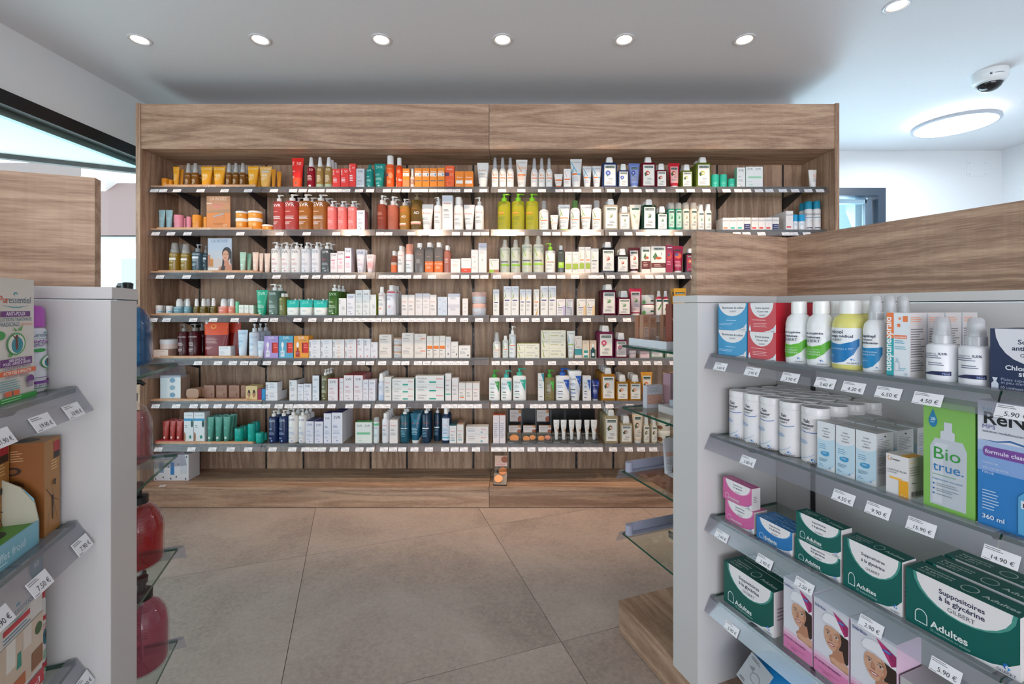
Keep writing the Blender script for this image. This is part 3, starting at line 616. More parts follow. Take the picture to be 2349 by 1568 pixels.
S('ett', 'box', '#efe9e6', 'taller white carton with red mark', [('t', 'EtiaXil', 0, .76, .84, '#3a3f58'), ('l', -.1, .58, .4, 1, '#e08a80'), ('r', -.4, .14, .2, .22, '#e04a44')])
S('ero', 'jar', '#e9eaec', 'small roll-on with bright blue cap', [('l', -.35, .7, .6, 2, '#7ab8dc', .12)], cap='#1f9ed0', lf=.42)
S('esp', 'aero', '#e9e6e6', 'white deodorant can with teal blue cap', [('t', 'EtiaXil', 0, .70, .9, '#3a3f50'), ('r', -.45, .58, .45, .61, '#3a8aa8'), ('l', .0, .45, .4, 2, '#8ab8c8', .04), ('r', -.4, .1, .4, .14, '#3a3f50')], cap='#1f8aa8', bf=.74)
# row 3
S('yoil', 'spray', '#c8a024', 'olive yellow oil bottle with clear cap', lar('#f2e3b4', .84)+[('r', -.3, .62, .34, .72, '#f2efe6')], m='gel', cap='#d5d0ca', mc='clear', bf=.66, cr=.36, sh=.03)
S('boil', 'pump', '#4f7486', 'slate blue cleansing bottle', lar('#d5e2e8', .84)+[('r', -.3, .66, .3, .76, '#e9eef0')], m='gel', cap='#cfd3d6', mc='clear', bf=.72)
S('pwo', 'box', '#b9c3d2', 'poster card of woman holding oil bottle', [('r', -.5, 0, .5, .42, '#c9bcb8'), ('r', -.5, .40, .5, .62, '#bfc3cc'), ('t', 'LA ROSÉE', 0, .88, .68, '#6f86a8'), ('p', [(-.1, 0), (0, .16), (.5, .22), (.5, 0)], '#c08468'), ('e', .3, .54, .2, .2, '#33272a'), ('p', [(.14, .5), (.1, .2), (.02, .02), (.2, .0), (.26, .3)], '#33272a'), ('p', [(.46, .5), (.5, .5), (.5, .2), (.44, .3)], '#33272a'), ('e', .25, .48, .13, .16, '#d09a7e'), ('p', [(.2, .34), (.38, .34), (.42, .18), (.18, .18)], '#c08468'), ('r', .16, .52, .24, .53, '#4a2f2a'), ('r', .27, .52, .35, .53, '#4a2f2a'), ('e', .24, .415, .045, .012, '#b0605a'), ('r', -.40, .16, -.28, .38, '#c8802c'), ('r', -.38, .38, -.30, .44, '#e0c4a0'), ('p', [(-.5, .5), (-.4, .52), (-.38, .2), (-.5, .14)], '#b87a5c'), ('r', -.5, .02, -.05, .12, '#e8e0dc')], d=.006)
S('gtb', 'tube', '#a9cbb8', 'small mint and white tube', lar('#f2f6f2', .6), cap='#e9ece6')
S('gtd', 'tube', '#7fae94', 'small sage green tube')
S('ctb', 'tube', '#e8cdbd', 'small peach tube', lar('#f6efe8', .6), cap='#e2b89a')
S('swp', 'pump', '#efebe8', 'white pump bottle with pink print', svr('#3a3a42', '#d88a94', '#e0506a'), bf=.80, sh=.05, n=3, dir=-1)
S('swl', 'pump', '#e9e7ea', 'white pump bottle with lilac print', svr('#8088a0', '#c4a8b8'), bf=.80, sh=.05, n=3, dir=1)
S('sgp', 'pump', '#6a7274', 'smoky grey transparent pump bottle', svr('#e9ecee', '#c9cdd0', '#e0506a'), bf=.80, m='gel', n=3, dir=1)
S('pbx', 'box', '#f0e8ea', 'slim white carton with pink print', [('t', 'SVR', 0, .84, .72, '#5a5a6a'), ('r', -.4, .62, .2, .66, '#e0708a'), ('e', 0, .48, .2, .07, '#f2c4cc'), ('l', -.4, .34, .8, 4, '#e8a0b0', .045)])
S('pb2', 'box', '#eeeaf0', 'large white carton with pink print', [('t', 'SVR', 0, .82, .72, '#5a5a6a'), ('r', -.4, .60, .3, .66, '#c8406a'), ('l', -.4, .40, .8, 5, '#e8a0b0', .045)], cs='#cfc3cc', ct='#b02a50')
S('stm', 'tube', '#dfdfe6', 'metallic white aluminium tube', svr('#6a6f88', '#c8a8b4'), cap='#f2f2f4')
S('stp', 'tube', '#efdcdc', 'small blush pink tube', [('t', 'SVR', 0, .80, .5, '#8a7a80'), ('r', -.34, .22, .34, .62, '#f2c0be'), ('l', -.3, .5, .6, 4, '#d87a80', .06)])
S('am1', 'cap', '#b0604a', 'small two-tone makeup remover bottle', [('r', -.5, 0, .5, .46, '#e8743a'), ('r', -.5, .46, .5, .6, '#c9b0a0')], m='gel', bf=.80)
S('am2', 'cap', '#f2ede9', 'slim white lotion bottle', av(v=.74), bf=.84)
S('am3', 'cap', '#efefef', 'white mousse bottle with salmon cap', av(v=.62), bf=.66, cap='#eea086', cr=.47, sh=.03)
S('am4', 'cap', '#a8a29f', 'clear micellar water bottle', [('t', 'Avène', 0, .70, .5, '#c89080'), ('l', -.3, .5, .5, 4, '#d8d0cc', .04)], m='clear', bf=.86, n=4, flat=.8)
S('am5', 'cap', '#a8a29f', 'clear micellar water bottle of banded pair', [('r', -.5, .04, .5, .44, '#f0702a'), ('t', 'offre spéciale', 0, .33, .86, '#fff'), ('l', -.3, .25, .6, 3, '#f8c4a0', .05), ('l', -.3, .62, .5, 1, '#d8a898')], m='clear', bf=.86, n=4, flat=.8)
S('am6', 'cap', '#e0907e', 'pink transparent lotion bottle', [('l', -.3, .6, .6, 4, '#f6d0c4', .05)], m='gel', bf=.84)
S('aw1', 'box', '#f1e9e4', 'plain white carton', [('t', 'Avène', 0, .78, .6, '#e8a898'), ('l', -.36, .6, .7, 3, '#c4b8b2', .06)])
S('aw2', 'box', '#f1e9e4', 'white carton with red foot band', [('t', 'Avène', 0, .80, .6, '#e8a898'), ('r', -.5, 0, .5, .32, '#ee4a2a'), ('l', -.2, .18, .4, 1, '#fff', .06)])
S('aw3', 'box', '#f1e9e4', 'slim white serum carton', [('t', 'Avène', 0, .84, .6, '#e8a898'), ('l', -.36, .7, .7, 2, '#c4b8b2', .04), ('e', 0, .48, .12, .04, '#c9c0bc'), ('l', -.3, .24, .6, 2, '#c4b8b2', .04)])
S('aw4', 'box', '#f0e8e4', 'tall white serum carton with lilac top', [('r', -.5, .84, .5, 1, '#cfcbd6'), ('t', 'Avène', 0, .86, .6, '#a89aa8'), ('l', -.36, .7, .7, 2, '#c4b8b2', .04), ('e', 0, .44, .1, .035, '#c9c0bc')])
S('awg', 'box', '#f0ebe2', 'small white carton with green foot band', [('t', 'A-DERMA', 0, .84, .8, '#9a9c98'), ('r', -.5, 0, 0, .24, '#a8c83a'), ('r', 0, 0, .5, .24, '#c08060'), ('p', [(-.4, .9), (-.34, .9), (-.15, .45), (-.22, .45)], '#b9cc8a')])
S('ad1', 'spray', '#cfd0bd', 'pale green lotion bottle with grey cap', [('t', 'A-DERMA', 0, .86, .74, '#7a7c76'), ('p', [(-.42, .84), (-.36, .84), (-.1, .58), (-.18, .58)], '#a8c05a'), ('t', 'C', .3, .72, .12, '#55585a'), ('r', -.4, .40, .3, .45, '#77797a'), ('r', -.4, .27, .4, .34, '#9ccc3a'), ('l', -.36, .2, .5, 2, '#b0b29a', .04)], bf=.78, cap='#b9b5ac', cr=.24, sh=.04)
S('ad2', 'pump', '#f2efe9', 'white milk bottle with lime pump', ade(.86, '#9cc43a', '#c9a080'), bf=.76, cap='#9cd82c', dir=-1)
S('ad3', 'cap', '#5f6a62', 'smoky lotion bottle with green label', [('r', -.4, .22, .4, .46, '#a0d02c'), ('l', -.3, .4, .6, 2, '#e8f2c8', .06), ('l', -.3, .85, .6, 1, '#b9c0b8')], m='gel', bf=.85, n=4, flat=.9)
S('ad4', 'box', '#f1ebe2', 'white carton with green square', ade(.86, '#b9cc8a', '#e0c8b0', (-.44, .18, .42, .44, '#a4bc3e')))
S('ad5', 'box', '#f1ebe2', 'tall white carton with green square', ade(.88, '#b9a85a', '#e88a5a', (-.40, .16, .40, .38, '#a4bc3e')))
S('ad6', 'box', '#f1ece4', 'white carton with grey band', ade(.88, '#b9cc8a', '#55504c'))
S('kbtb', 'tube', '#5a1620', 'dark red tube with quinine label', klo('#c2552f', 'leaf', '#efe6e0', .16, .88, .32), cap='#f2f2f0')
S('kbb', 'box', '#f1ece2', 'white and brown carton with quinine', [('r', -.36, .80, .36, .88, '#17493d'), ('t', 'KLORANE', 0, .815, .6, '#f3efe6'), ('p', [(-.3, .6), (-.1, .76), (.1, .58), (-.1, .5)], '#4f7a4a'), ('e', .12, .58, .2, .05, '#c2552f'), ('r', -.5, .15, .5, .46, '#6a2a20'), ('l', -.3, .38, .6, 3, '#e8c8b8', .06)])
S('kbb2', 'box', '#f1ece2', 'wide white and brown carton with quinine', [('r', -.32, .86, .36, .94, '#17493d'), ('t', 'KLORANE', .02, .87, .6, '#f3efe6'), ('p', [(-.4, .6), (-.2, .78), (-.05, .62), (-.25, .48)], '#4f7a4a'), ('e', .0, .56, .22, .05, '#c2552f'), ('t', '3', .2, .68, .08, '#444'), ('r', -.5, .2, .5, .38, '#6a2a20'), ('l', -.3, .31, .6, 2, '#e8c8b8', .06)])
S('kpb', 'box', '#9a1440', 'crimson carton with exotic flower', [('r', -.3, .88, .4, .92, '#f0d8dc'), ('e', 0, .6, .34, .12, '#c2402a'), ('e', -.1, .64, .2, .06, '#5a4a6a'), ('l', -.36, .4, .7, 3, '#e8b0bc', .05)])
S('kpt', 'tube', '#a01442', 'crimson tube with exotic flower', [('r', -.26, .82, .26, .87, '#17493d'), ('e', 0, .64, .3, .11, '#d0603a'), ('e', -.12, .68, .16, .07, '#6a5a8a'), ('l', -.3, .42, .6, 5, '#e8b0bc', .05)], cap='#f2f2f0')
S('kbp', 'klor', '#1f1a24', 'black bottle with crimson label', klo('#d0603a', 'flower', '#a01442'))
# row 4
S('wjr', 'jar', '#e6e9ea', 'small white cream pot', [('r', .1, .4, .5, .6, '#7ac0d8')], cap='#f1efec')
S('dbl', 'drop', '#6fa0b0', 'blue grey dropper bottle', [('t', 'LA ROSÉE', 0, .76, .8, '#e8f0f2'), ('l', -.3, .55, .6, 2, '#d5e4e8', .1)])
S('dol', 'drop', '#8a7420', 'olive dropper bottle', [('t', 'LA ROSÉE', 0, .76, .8, '#e8e0b8'), ('l', -.4, .5, .3, 2, '#e8e0b8', .1)], m='gel')
S('dpi', 'drop', '#e88a76', 'salmon pink dropper bottle', [('t', 'LA ROSÉE', 0, .78, .8, '#fae0d8'), ('l', -.3, .55, .6, 2, '#fae0d8', .1)])
S('grs', 'stick', '#6fd0a2', 'slim mint green stick', lf=.3)
S('gbx', 'box', '#e9ece6', 'small carton with pale green side', [('l', -.4, .7, .8, 2, '#b8ccc0', .12)], cs='#a9cdb4', d=.06)
S('svg', 'tube', '#1fae88', 'large emerald tube', svr('#d5f2e6'))
S('svc', 'pump', '#8fb0a4', 'clear green tinted pump bottle', svr('#eaf2ee', '#d5e6de'), m='clear', bf=.80, n=3, dir=-1)
S('svo', 'cap', '#9aa04a', 'yellow green micellar bottle', [('t', 'SVR', -.2, .82, .5, '#eef0d0'), ('l', -.3, .5, .5, 5, '#e2e6b8', .05)], m='gel', bf=.86, n=3)
S('svp', 'pouch', '#dfe9e4', 'turquoise topped refill pouch', [('r', -.5, .52, .5, 1, '#17b8ac'), ('t', 'SVR', 0, .74, .5, '#9ae8dc'), ('e', 0, .28, .40, .22, '#f2f2ee'), ('l', -.28, .34, .5, 3, '#b9c4c0', .06), ('r', -.5, 0, .5, .03, '#a8b0ac')], m='plastic', spx=.2)
S('svn', 'pump', '#4f8a2c', 'leaf green pump bottle', svr('#d5e8c0', '#d5e8c0'), m='gel', bf=.80, n=3, dir=0)
S('sb1', 'box', '#ecebea', 'white carton with sideways lettering', [('T', 'SVR', -.26, .8, .22, '#77787e'), ('l', -.1, .5, .5, 4, '#9a9ca0', .05)])
S('sb2', 'box', '#ecebf0', 'white carton with blue lettering', svr('#3a4a8a', '#a9acb4'))
S('sb3', 'box', '#ebebea', 'tall white carton with grey haze', [('r', -.5, .5, .5, .76, '#d2dade')]+svr('#55585e', '#a9b0a4'))
S('sb4', 'box', '#ecebea', 'white carton with olive green top', [('T', 'SVR', -.26, .84, .16, '#77787e'), ('l', -.1, .5, .5, 4, '#9a9ca0', .05)], ct='#93a82c', cs='#93a82c')
S('aw5', 'cap', '#efeeec', 'white cleansing bottle with slim cap', av(v=.82)+[('e', -.1, .3, .16, .05, '#f0b0a0')], bf=.82, cr=.26)
S('aw6', 'cap', '#e6e8ee', 'large white bottle with red band', [('r', -.42, .86, .42, .92, '#e0606a'), ('t', 'Avène', -.1, .74, .6, '#d8a0a8'), ('l', -.4, .64, .5, 2, '#7a8aa8', .04), ('e', 0, .26, .36, .16, '#dadde6'), ('e', -.12, .34, .12, .04, '#e8a8a8')], bf=.86, cr=.25, n=2.4)
S('aw7', 'box', '#f1e8e3', 'white carton with coral lettering', av(v=.64))
S('aw8', 'box', '#efe7e3', 'white carton with faint lilac crest', [('r', -.5, .76, .5, 1, '#d9d6dc'), ('t', 'Avène', 0, .84, .6, '#d8b0a8'), ('l', -.38, .68, .7, 2, '#b9b0ac', .04), ('r', -.42, .49, .42, .5, '#c9c0bc'), ('l', -.3, .4, .6, 2, '#c9c0bc', .05)])
S('aw9', 'box', '#d5dde8', 'low pale blue carton', [('r', -.02, 0, 0, 1, '#b9c8d8'), ('l', -.4, .75, .3, 2, '#8aa0b8', .1), ('l', .1, .5, .3, 2, '#c0a8b0', .1)])
S('awa', 'box', '#eae5e6', 'low wide white carton', [('r', -.5, .7, .5, 1, '#d5d3da'), ('l', -.3, .6, .6, 2, '#a8a0a4', .1)])
S('awb', 'jar', '#dadbe0', 'wide pot with dusty pink lid', [('t', 'Avène', -.2, .3, .3, '#e8a898'), ('l', -.2, .7, .6, 1, '#c8a8a0')], cap='#deb4a6', lf=.40, m='plastic')
S('aa1', 'box', '#f0ece4', 'slim white carton with green swoosh', [('r', -.5, .84, .5, 1, '#dddfe4')]+ade(.88, '#8fae5a', '#5a5080'))
S('aa2', 'box', '#f0ece4', 'tall white carton with olive swoosh', [('r', -.5, .80, .5, 1, '#dddfe6')]+ade(.90, '#8fae5a', '#4f4a88'))
S('aa3', 'box', '#f1ede4', 'white carton with yellow swoosh', [('r', -.5, .80, .5, 1, '#e2e2e6')]+ade(.90, '#d8c05a', '#6a6aa0'))
S('aa4', 'box', '#f1ede4', 'slim carton with golden stalk picture', ade(.90, '#a0a85a', '#ee7f4a')+[('p', [(-.2, .02), (.3, .3), (.4, .34), (.1, .04)], '#d8a84a')])
S('aa5', 'box', '#efeae6', 'low white carton with lilac stripe', ade(.86, '#8fae5a', '#5a50a0', (.25, .02, .5, .6, '#cdbfdc')))
S('aa6', 'box', '#cfcdd2', 'low grey carton with dropper picture', ade(.86, '#8fae5a', '#5a50a0')+[('r', .1, .05, .34, .5, '#aab0b4'), ('r', .17, .5, .27, .85, '#f2f2f2')])
S('aa7', 'box', '#f1ece4', 'low white carton with peach stripe', ade(.86, '#a0b86a', '#5a50a0', (.22, .02, .5, .6, '#f2cf9c')))
S('kmt', 'tube', '#c21444', 'crimson tube with leaf label', klo('#5a9a4a', 'leaf', '#f0d5d8', .12, .88, .34), cap='#f2f2f0')
S('kmj', 'jar', '#f0eae2', 'white mask jar with red rim', [('r', -.5, 0, .5, .14, '#b0143c'), ('r', .1, .5, .4, .72, '#17493d'), ('e', -.36, .4, .1, .3, '#5a9a4a')], cap='#f1efe9', lf=.32)
S('kms', 'spray', '#efeae4', 'white serum bottle with red shoulder', [('r', -.5, .86, .5, 1, '#c21444'), ('r', -.4, .72, .4, .82, '#17493d'), ('p', [(-.3, .3), (.3, .66), (.3, .5), (-.1, .28)], '#5a9a4a')], bf=.78, cr=.28)
S('kyt', 'tube', '#f2ac1c', 'bright yellow tube', [('r', -.36, .78, .36, .86, '#17493d'), ('t', 'KLORANE', 0, .79, .6, '#f3efe6'), ('e', .1, .5, .16, .07, '#f6dc8a')])
# row 5
S('lbx', 'box', '#ecd9cc', 'low cream carton under jar', [('t', 'LA ROSÉE', 0, .7, .5, '#c9a898')], cs='#d8b8a8')
S('ljr', 'jar', '#e6d0c6', 'wide blush jar with white lid', [('l', -.3, .6, .5, 1, '#c8a090')], cap='#e2e0e2', lf=.45)
S('lrp', 'pump', '#5a0f1a', 'wine red pump bottle', lar('#e8d2d0', .76), m='gel', cap='#cfcbc8', mc='clear', bf=.78, dir=-1, n=2.6)
S('lpo', 'pouch', '#7a1620', 'wine and orange refill pouch', [('r', -.5, .64, .5, 1, '#ee4f10'), ('t', 'LA ROSÉE', 0, .68, .6, '#c8401a'), ('e', -.1, .88, .12, .07, '#f8a04a'), ('e', -.1, .89, .07, .045, '#ee4f10'), ('l', -.4, .54, .6, 4, '#d8a8a4', .045), ('l', -.4, .28, .4, 2, '#d8a8a4', .045)], spx=-.4)
S('lp2', 'pouch', '#8a1a14', 'dark red refill pouch', [('r', -.5, .7, .5, 1, '#c23010')], spx=.3)
S('lw1', 'box', '#e6e8ec', 'low white carton beside refill pouches', [('t', 'LA ROSÉE', -.05, .78, .66, '#a8b0c0'), ('l', -.4, .5, .5, 3, '#b8bcc8', .1)])
S('lt1', 'tube', '#cfe0ee', 'large pale blue tube', [('t', 'LA RÉSIS', 0, .84, .74, '#4f90c0'), ('l', -.3, .72, .4, 1, '#7ab0d8'), ('l', -.38, .62, .6, 3, '#5a9ac8', .04), ('l', -.38, .44, .5, 3, '#8ab8dc', .04)], cap='#f2f4f4')
S('lp1', 'pump', '#d8e2ee', 'pale blue pump bottle', lar('#8fb0d0', .76), bf=.76, cap='#dfe0e2', dir=0)
S('lt2', 'tube', '#dbe6ee', 'small pale blue and white tube', [('l', -.3, .84, .6, 1, '#6aa0c8'), ('l', -.3, .6, .6, 3, '#7ab0d8', .06)], cap='#eef0ee')
for k_, c_, bo, dd in (('gvl', '#b39ad8', '#e9e4f0', 'lilac'), ('gbl', '#58aacb', '#cfe6f0', 'sky blue'), ('gor', '#f2a035', '#b8301a', 'orange')):
    S(k_, 'box', c_, dd+' serum gift carton with red window', [('t', 'SVR', 0, .86, .4, '#f6f0f6'), ('l', .1, .79, .34, 1, '#3a3a6a', .03), ('r', .04, .24, .48, .70, '#d8281c'), ('r', .06, .26, .14, .68, '#7a1410'), ('t', 'SVR', .29, .56, .2, '#f8b0a0'), ('r', .18, .48, .42, .50, '#f8c4b8'), ('r', -.38, .06, -.10, .34, bo), ('r', -.29, .34, -.19, .48, '#7a1a14' if k_ == 'gor' else bo), ('e', -.24, .60, .09, .13, '#f4f1f4'), ('l', -.36, .24, .24, 2, '#9a90b0', .05)])
S('sq', 'box', '#edebef', 'low white carton with sideways lettering', [('T', 'SVR', -.34, .5, .6, '#77788a'), ('l', -.2, .82, .55, 1, '#8fa8c8', .1), ('l', -.2, .62, .5, 2, '#c4c4cc', .1), ('e', 0, .2, .07, .09, '#b0b4c8')])
S('sqo', 'box', '#efebea', 'low white carton with peach print', [('T', 'SVR', -.34, .5, .6, '#8a8488'), ('l', -.2, .82, .55, 1, '#e8a878', .1), ('l', -.2, .62, .5, 2, '#e0c0a8', .1), ('e', 0, .2, .07, .09, '#eebc90')])
S('sqr', 'box', '#efe9ea', 'low white carton with rose print', [('T', 'SVR', -.34, .5, .6, '#77788a'), ('l', -.2, .82, .55, 1, '#8a8aa8', .1), ('l', -.2, .62, .5, 2, '#e0c0b8', .1), ('e', 0, .2, .07, .09, '#e89aa0')], cs='#c8403c')
S('st3', 'box', '#efebee', 'upright white carton with sideways lettering', [('T', 'SVR', -.1, .8, .26, '#5a5a68'), ('l', -.3, .5, .6, 3, '#c4b8c0', .05), ('e', 0, .1, .12, .05, '#e8a0a4')])
S('st4', 'box', '#efebee', 'white carton with red top', [('T', 'SVR', -.2, .76, .2, '#5a5a68'), ('l', -.3, .5, .6, 3, '#c4b8c0', .05), ('e', 0, .1, .12, .05, '#e8a0a4')], ct='#c8401c')
S('av5', 'box', '#efe5dc', 'square white carton with grey lettering', [('t', 'Avène', 0, .78, .4, '#8a8a8c'), ('r', -.42, .58, .1, .62, '#6a6c72'), ('l', -.42, .48, .8, 3, '#c8b8b0', .07)])
S('av6', 'jar', '#e2dedc', 'clear cream pot in small tray', [('l', -.4, .7, .8, 2, '#8a8a90', .14)], cap='#b99a80', lf=.22)
S('av7', 'box', '#efe4da', 'square white carton with orange line', [('t', 'Avène', 0, .78, .4, '#8a8a8c'), ('r', .0, .56, .44, .62, '#ee6a3a'), ('l', -.42, .48, .8, 3, '#c8b8b0', .07)])
S('av8', 'box', '#f0e7dd', 'slim carton with orange badge', [('t', 'Avène', 0, .74, .6, '#eeb9a0'), ('r', -.44, .42, .44, .56, '#ee7f2a'), ('l', -.4, .34, .6, 1, '#3a4a60', .05), ('l', -.4, .2, .6, 2, '#b8a8a0', .05)])
S('av9', 'box', '#eee7e3', 'slim carton with heart mark', [('t', 'Avène', 0, .84, .6, '#8a9ab0'), ('l', -.3, .6, .6, 3, '#b8b0b0', .05), ('p', [(-.14, .24), (.14, .24), (0, .12)], '#5a4a4a')])
S('avb', 'box', '#f1ebe4', 'small square carton with heart mark', [('t', 'Avène', 0, .68, .5, '#8a8a8c'), ('l', -.4, .5, .6, 3, '#a8a0a0', .08), ('p', [(.2, .28), (.4, .28), (.3, .12)], '#5a4a4a')])
S('ae1', 'spray', '#ece9e2', 'small white spray bottle', ade(.86), bf=.66, cap='#dcdcdc', mc='clear', cr=.3)
S('ae2', 'cap', '#dfe4de', 'slim grey white bottle', ade(.86), bf=.84)
S('ae3', 'pump', '#dfe5e6', 'tall white pump bottle', ade(.90), bf=.76, dir=1, n=3)
S('ae4', 'box', '#f0edd8', 'flat cream carton lying lengthwise', [('p', [(-.46, .9), (-.43, .9), (-.36, .1), (-.40, .1)], '#a0b04a'), ('t', 'A-DERMA', -.34, .72, .22, '#8a8c84'), ('r', -.18, 0, -.17, 1, '#b8c060'), ('t', 'DERMALIBOUR', .12, .68, .4, '#8a8c84'), ('r', -.12, .38, .2, .46, '#c8c488'), ('l', .3, .4, .14, 2, '#8a8c84', .12)], ct='#c0c880')
S('ae5', 'tube', '#e6ece8', 'white tube with pale green foot', ade(.88, '#7fb8c8', '#b8d060'), cap='#f0f0e8')
S('ae6', 'box', '#f0e6dc', 'carton with teal panel', ade(.88, '#c8b09a', '#c8b0a0', (-.5, .14, .5, .42, '#3f9aa0')))
S('ae7', 'box', '#e9d5bc', 'small carton with teal bottle picture', [('l', -.3, .85, .6, 1, '#8a8078'), ('r', -.3, .04, .3, .44, '#2f9a90'), ('r', -.3, .16, .3, .3, '#e9f2f0'), ('r', -.12, .44, .12, .66, '#cfe0dc')])
S('ae8', 'box', '#e6cdb4', 'small carton with dark teal bottle picture', [('r', -.38, .02, .38, .5, '#124a52'), ('r', -.2, .12, .2, .3, '#dfe9e6'), ('e', 0, .56, .22, .12, '#124a52'), ('r', -.12, .6, .12, .8, '#e9f0ee')])
S('kpj', 'jar', '#f0dcdc', 'pink and white low jar', [('l', -.3, .6, .6, 1, '#e07a8a')], cap='#efe9e6', lf=.3)
S('kpx', 'box', '#f2dcdc', 'pale pink carton', [('l', -.4, .7, .8, 3, '#e07a8a', .1)])
S('ksg', 'klor', '#7f9a84', 'sage green bottle', klo('#5a8a6a', 'leaf'), m='plastic')
# row 6
S('lto', 'box', '#cfdde2', 'blue grey set of pots in carton', [('r', -.15, .1, .5, .9, '#dfe3e4'), ('e', .1, .2, .14, .1, '#7aa0b8'), ('e', .1, .5, .14, .1, '#8fb0c0'), ('e', .1, .8, .14, .1, '#7aa0b8')], cs='#b09a8a')
S('lbr', 'box', '#a87c66', 'brown soap carton', [('l', -.4, .8, .8, 5, '#8a604c', .06), ('e', .25, .3, .1, .14, '#8a604c')])
S('lro', 'stick', '#b08468', 'rounded brown case', lf=.1)
S('lli', 'box', '#e0c68e', 'cream carton with lipstick windows', [('e', -.22, .45, .12, .28, '#3a2a20'), ('e', .22, .45, .12, .28, '#3a2a20'), ('r', -.28, .2, -.16, .5, '#c88a6a'), ('r', .16, .2, .28, .5, '#c88a6a')])
S('lma', 'box', '#a01a4a', 'thin magenta packet'); S('lcy', 'box', '#2f8fc8', 'thin blue packet')
S('sx1', 'box', '#eeedf1', 'white carton with dark top', [('T', 'SVR', -.3, .5, .6, '#3a3f68'), ('l', -.15, .8, .5, 1, '#5a5f88', .1), ('l', -.15, .6, .5, 3, '#a8acc0', .09)], ct='#2a2830')
S('sx2', 'box', '#eeecee', 'tall white carton with dark top', [('T', 'SVR', -.2, .82, .2, '#4a4a58'), ('l', -.3, .6, .6, 3, '#9a9aa8', .05), ('l', -.3, .3, .6, 3, '#b0b0bc', .05)], ct='#2a2830')
S('sx3', 'box', '#edecf2', 'mid height carton with dark top', svr('#6a6f88', '#a8acc0'), ct='#2a2830')
S('sx4', 'box', '#e9edf2', 'slim white carton with dark edge', svr('#4a5a80', '#9fb0c8'), ct='#2a3040', cs='#4a4a4c')
S('sxo', 'pump', '#97915f', 'olive transparent pump bottle', svr('#e6e4c8', '#e0e0c0'), m='gel', bf=.82, n=3, dir=1)
S('sr1', 'box', '#efe9ea', 'white carton with red top', svr('#5a5a6a', '#d8a8b0', '#e04a5a'), ct='#c0262c', cs='#d2848a')
S('sr2', 'box', '#f0eaec', 'large white carton with red top', svr('#4a4a5a', '#d8a8b0', '#e04a5a'), ct='#c0262c', cs='#d2848a')
S('sr3', 'box', '#eeeaf0', 'slim white carton with rose bar', svr('#7a7a90', '#c8b0bc', '#d8607a'))
S('ax1', 'spray', '#dfe4ee', 'pale blue spray can with lever cap', [('l', -.3, .7, .6, 2, '#8aa8d0', .05), ('t', 'Avène', 0, .55, .5, '#e8a898'), ('r', -.5, 0, .5, .3, '#c2d2ea')], bf=.72, cap='#f2f1f0', cr=.4)
S('ax2', 'box', '#efe9e4', 'white carton beside spray cans', av(v=.74, acc='#c9c4c0'))
S('ax3', 'box', '#f1ede8', 'long white carton lying flat with teal end', [('t', 'Cicalfate+', -.26, .62, .34, '#7a7c80'), ('l', -.42, .38, .3, 2, '#9a9ca0', .14), ('t', 'Avène', .34, .58, .24, '#e2583f'), ('r', -.02, .18, .22, .36, '#2fa890')], cs='#1f9a88')
S('ax4', 'box', '#f0e9e5', 'tall white carton with teal badge', av(v=.74, l='#b8b0ac')+[('r', -.4, .22, .4, .27, '#5ab8a0')])
S('ax5', 'box', '#f1e8e0', 'small carton with orange badge', av(v=.62, acc='#ee8a3a'))
S('ax6', 'box', '#f1e8e0', 'small carton with coral lettering', av(v=.62))
S('ce1', 'pump', '#f1f0ec', 'white cleanser bottle with leaf green pump', cer('#7ab88a', '#4aa84a'), bf=.76, n=3.5, flat=.7, cap='#3fa03f')
S('ce2', 'pump', '#f1f0ec', 'white cleanser bottle with mint pump', cer('#7ab8a8', '#3fbfa0'), bf=.76, n=3.5, flat=.7, cap='#3fb8a8')
S('ce3', 'pump', '#f1f0ec', 'large white cleanser bottle with mint pump', cer('#7ab8a8', '#3fbfa0'), bf=.78, n=3.5, flat=.7, cap='#3fb89a')
S('ce4', 'box', '#eeeeea', 'slim white carton with teal corner', [('p', [(.0, 1), (.5, 1), (.5, .66)], '#12909a'), ('t', 'CeraVe', 0, .74, .7, '#3a5a80'), ('l', -.3, .6, .5, 2, '#7a98b0', .05), ('r', -.3, .48, .2, .5, '#2f90a0'), ('r', -.3, .15, .2, .17, '#4a5058')])
S('ce5', 'pump', '#b9a86a', 'straw coloured cleanser bottle with green pump', cer('#6a6a4a', '#5ac04a'), m='gel', bf=.76, n=3.5, flat=.7, cap='#44b03a')
S('ce6', 'pump', '#f2f1ee', 'large white lotion bottle with blue pump', cer('#5a7ab8', '#2a5fc0'), bf=.78, n=3.5, flat=.7, cap='#1f60c0')
S('ce7', 'tube', '#eeeff0', 'white tube with blue corner', cer('#5a7ab8', '#2a5fc0'), cap='#f2f2f2')
S('ce8', 'box', '#ecebea', 'slim white carton with blue corner', cer('#5a7ab8', '#2a5fc0'))
S('ce9', 'tube', '#1f2f7a', 'small navy blue tube', [('t', 'CeraVe', 0, .72, .6, '#fff'), ('l', -.3, .55, .6, 4, '#c0c8e8', .06), ('p', [(.1, .9), (.5, .9), (.5, .6)], '#4a60c0')], cap='#cfcfd4')
S('kyo', 'tube', '#f2a01e', 'orange tube with mango label', klo('#e8742a', 'fruit', '#f6e6cc', .12, .88, .34), cap='#f2f2f0')
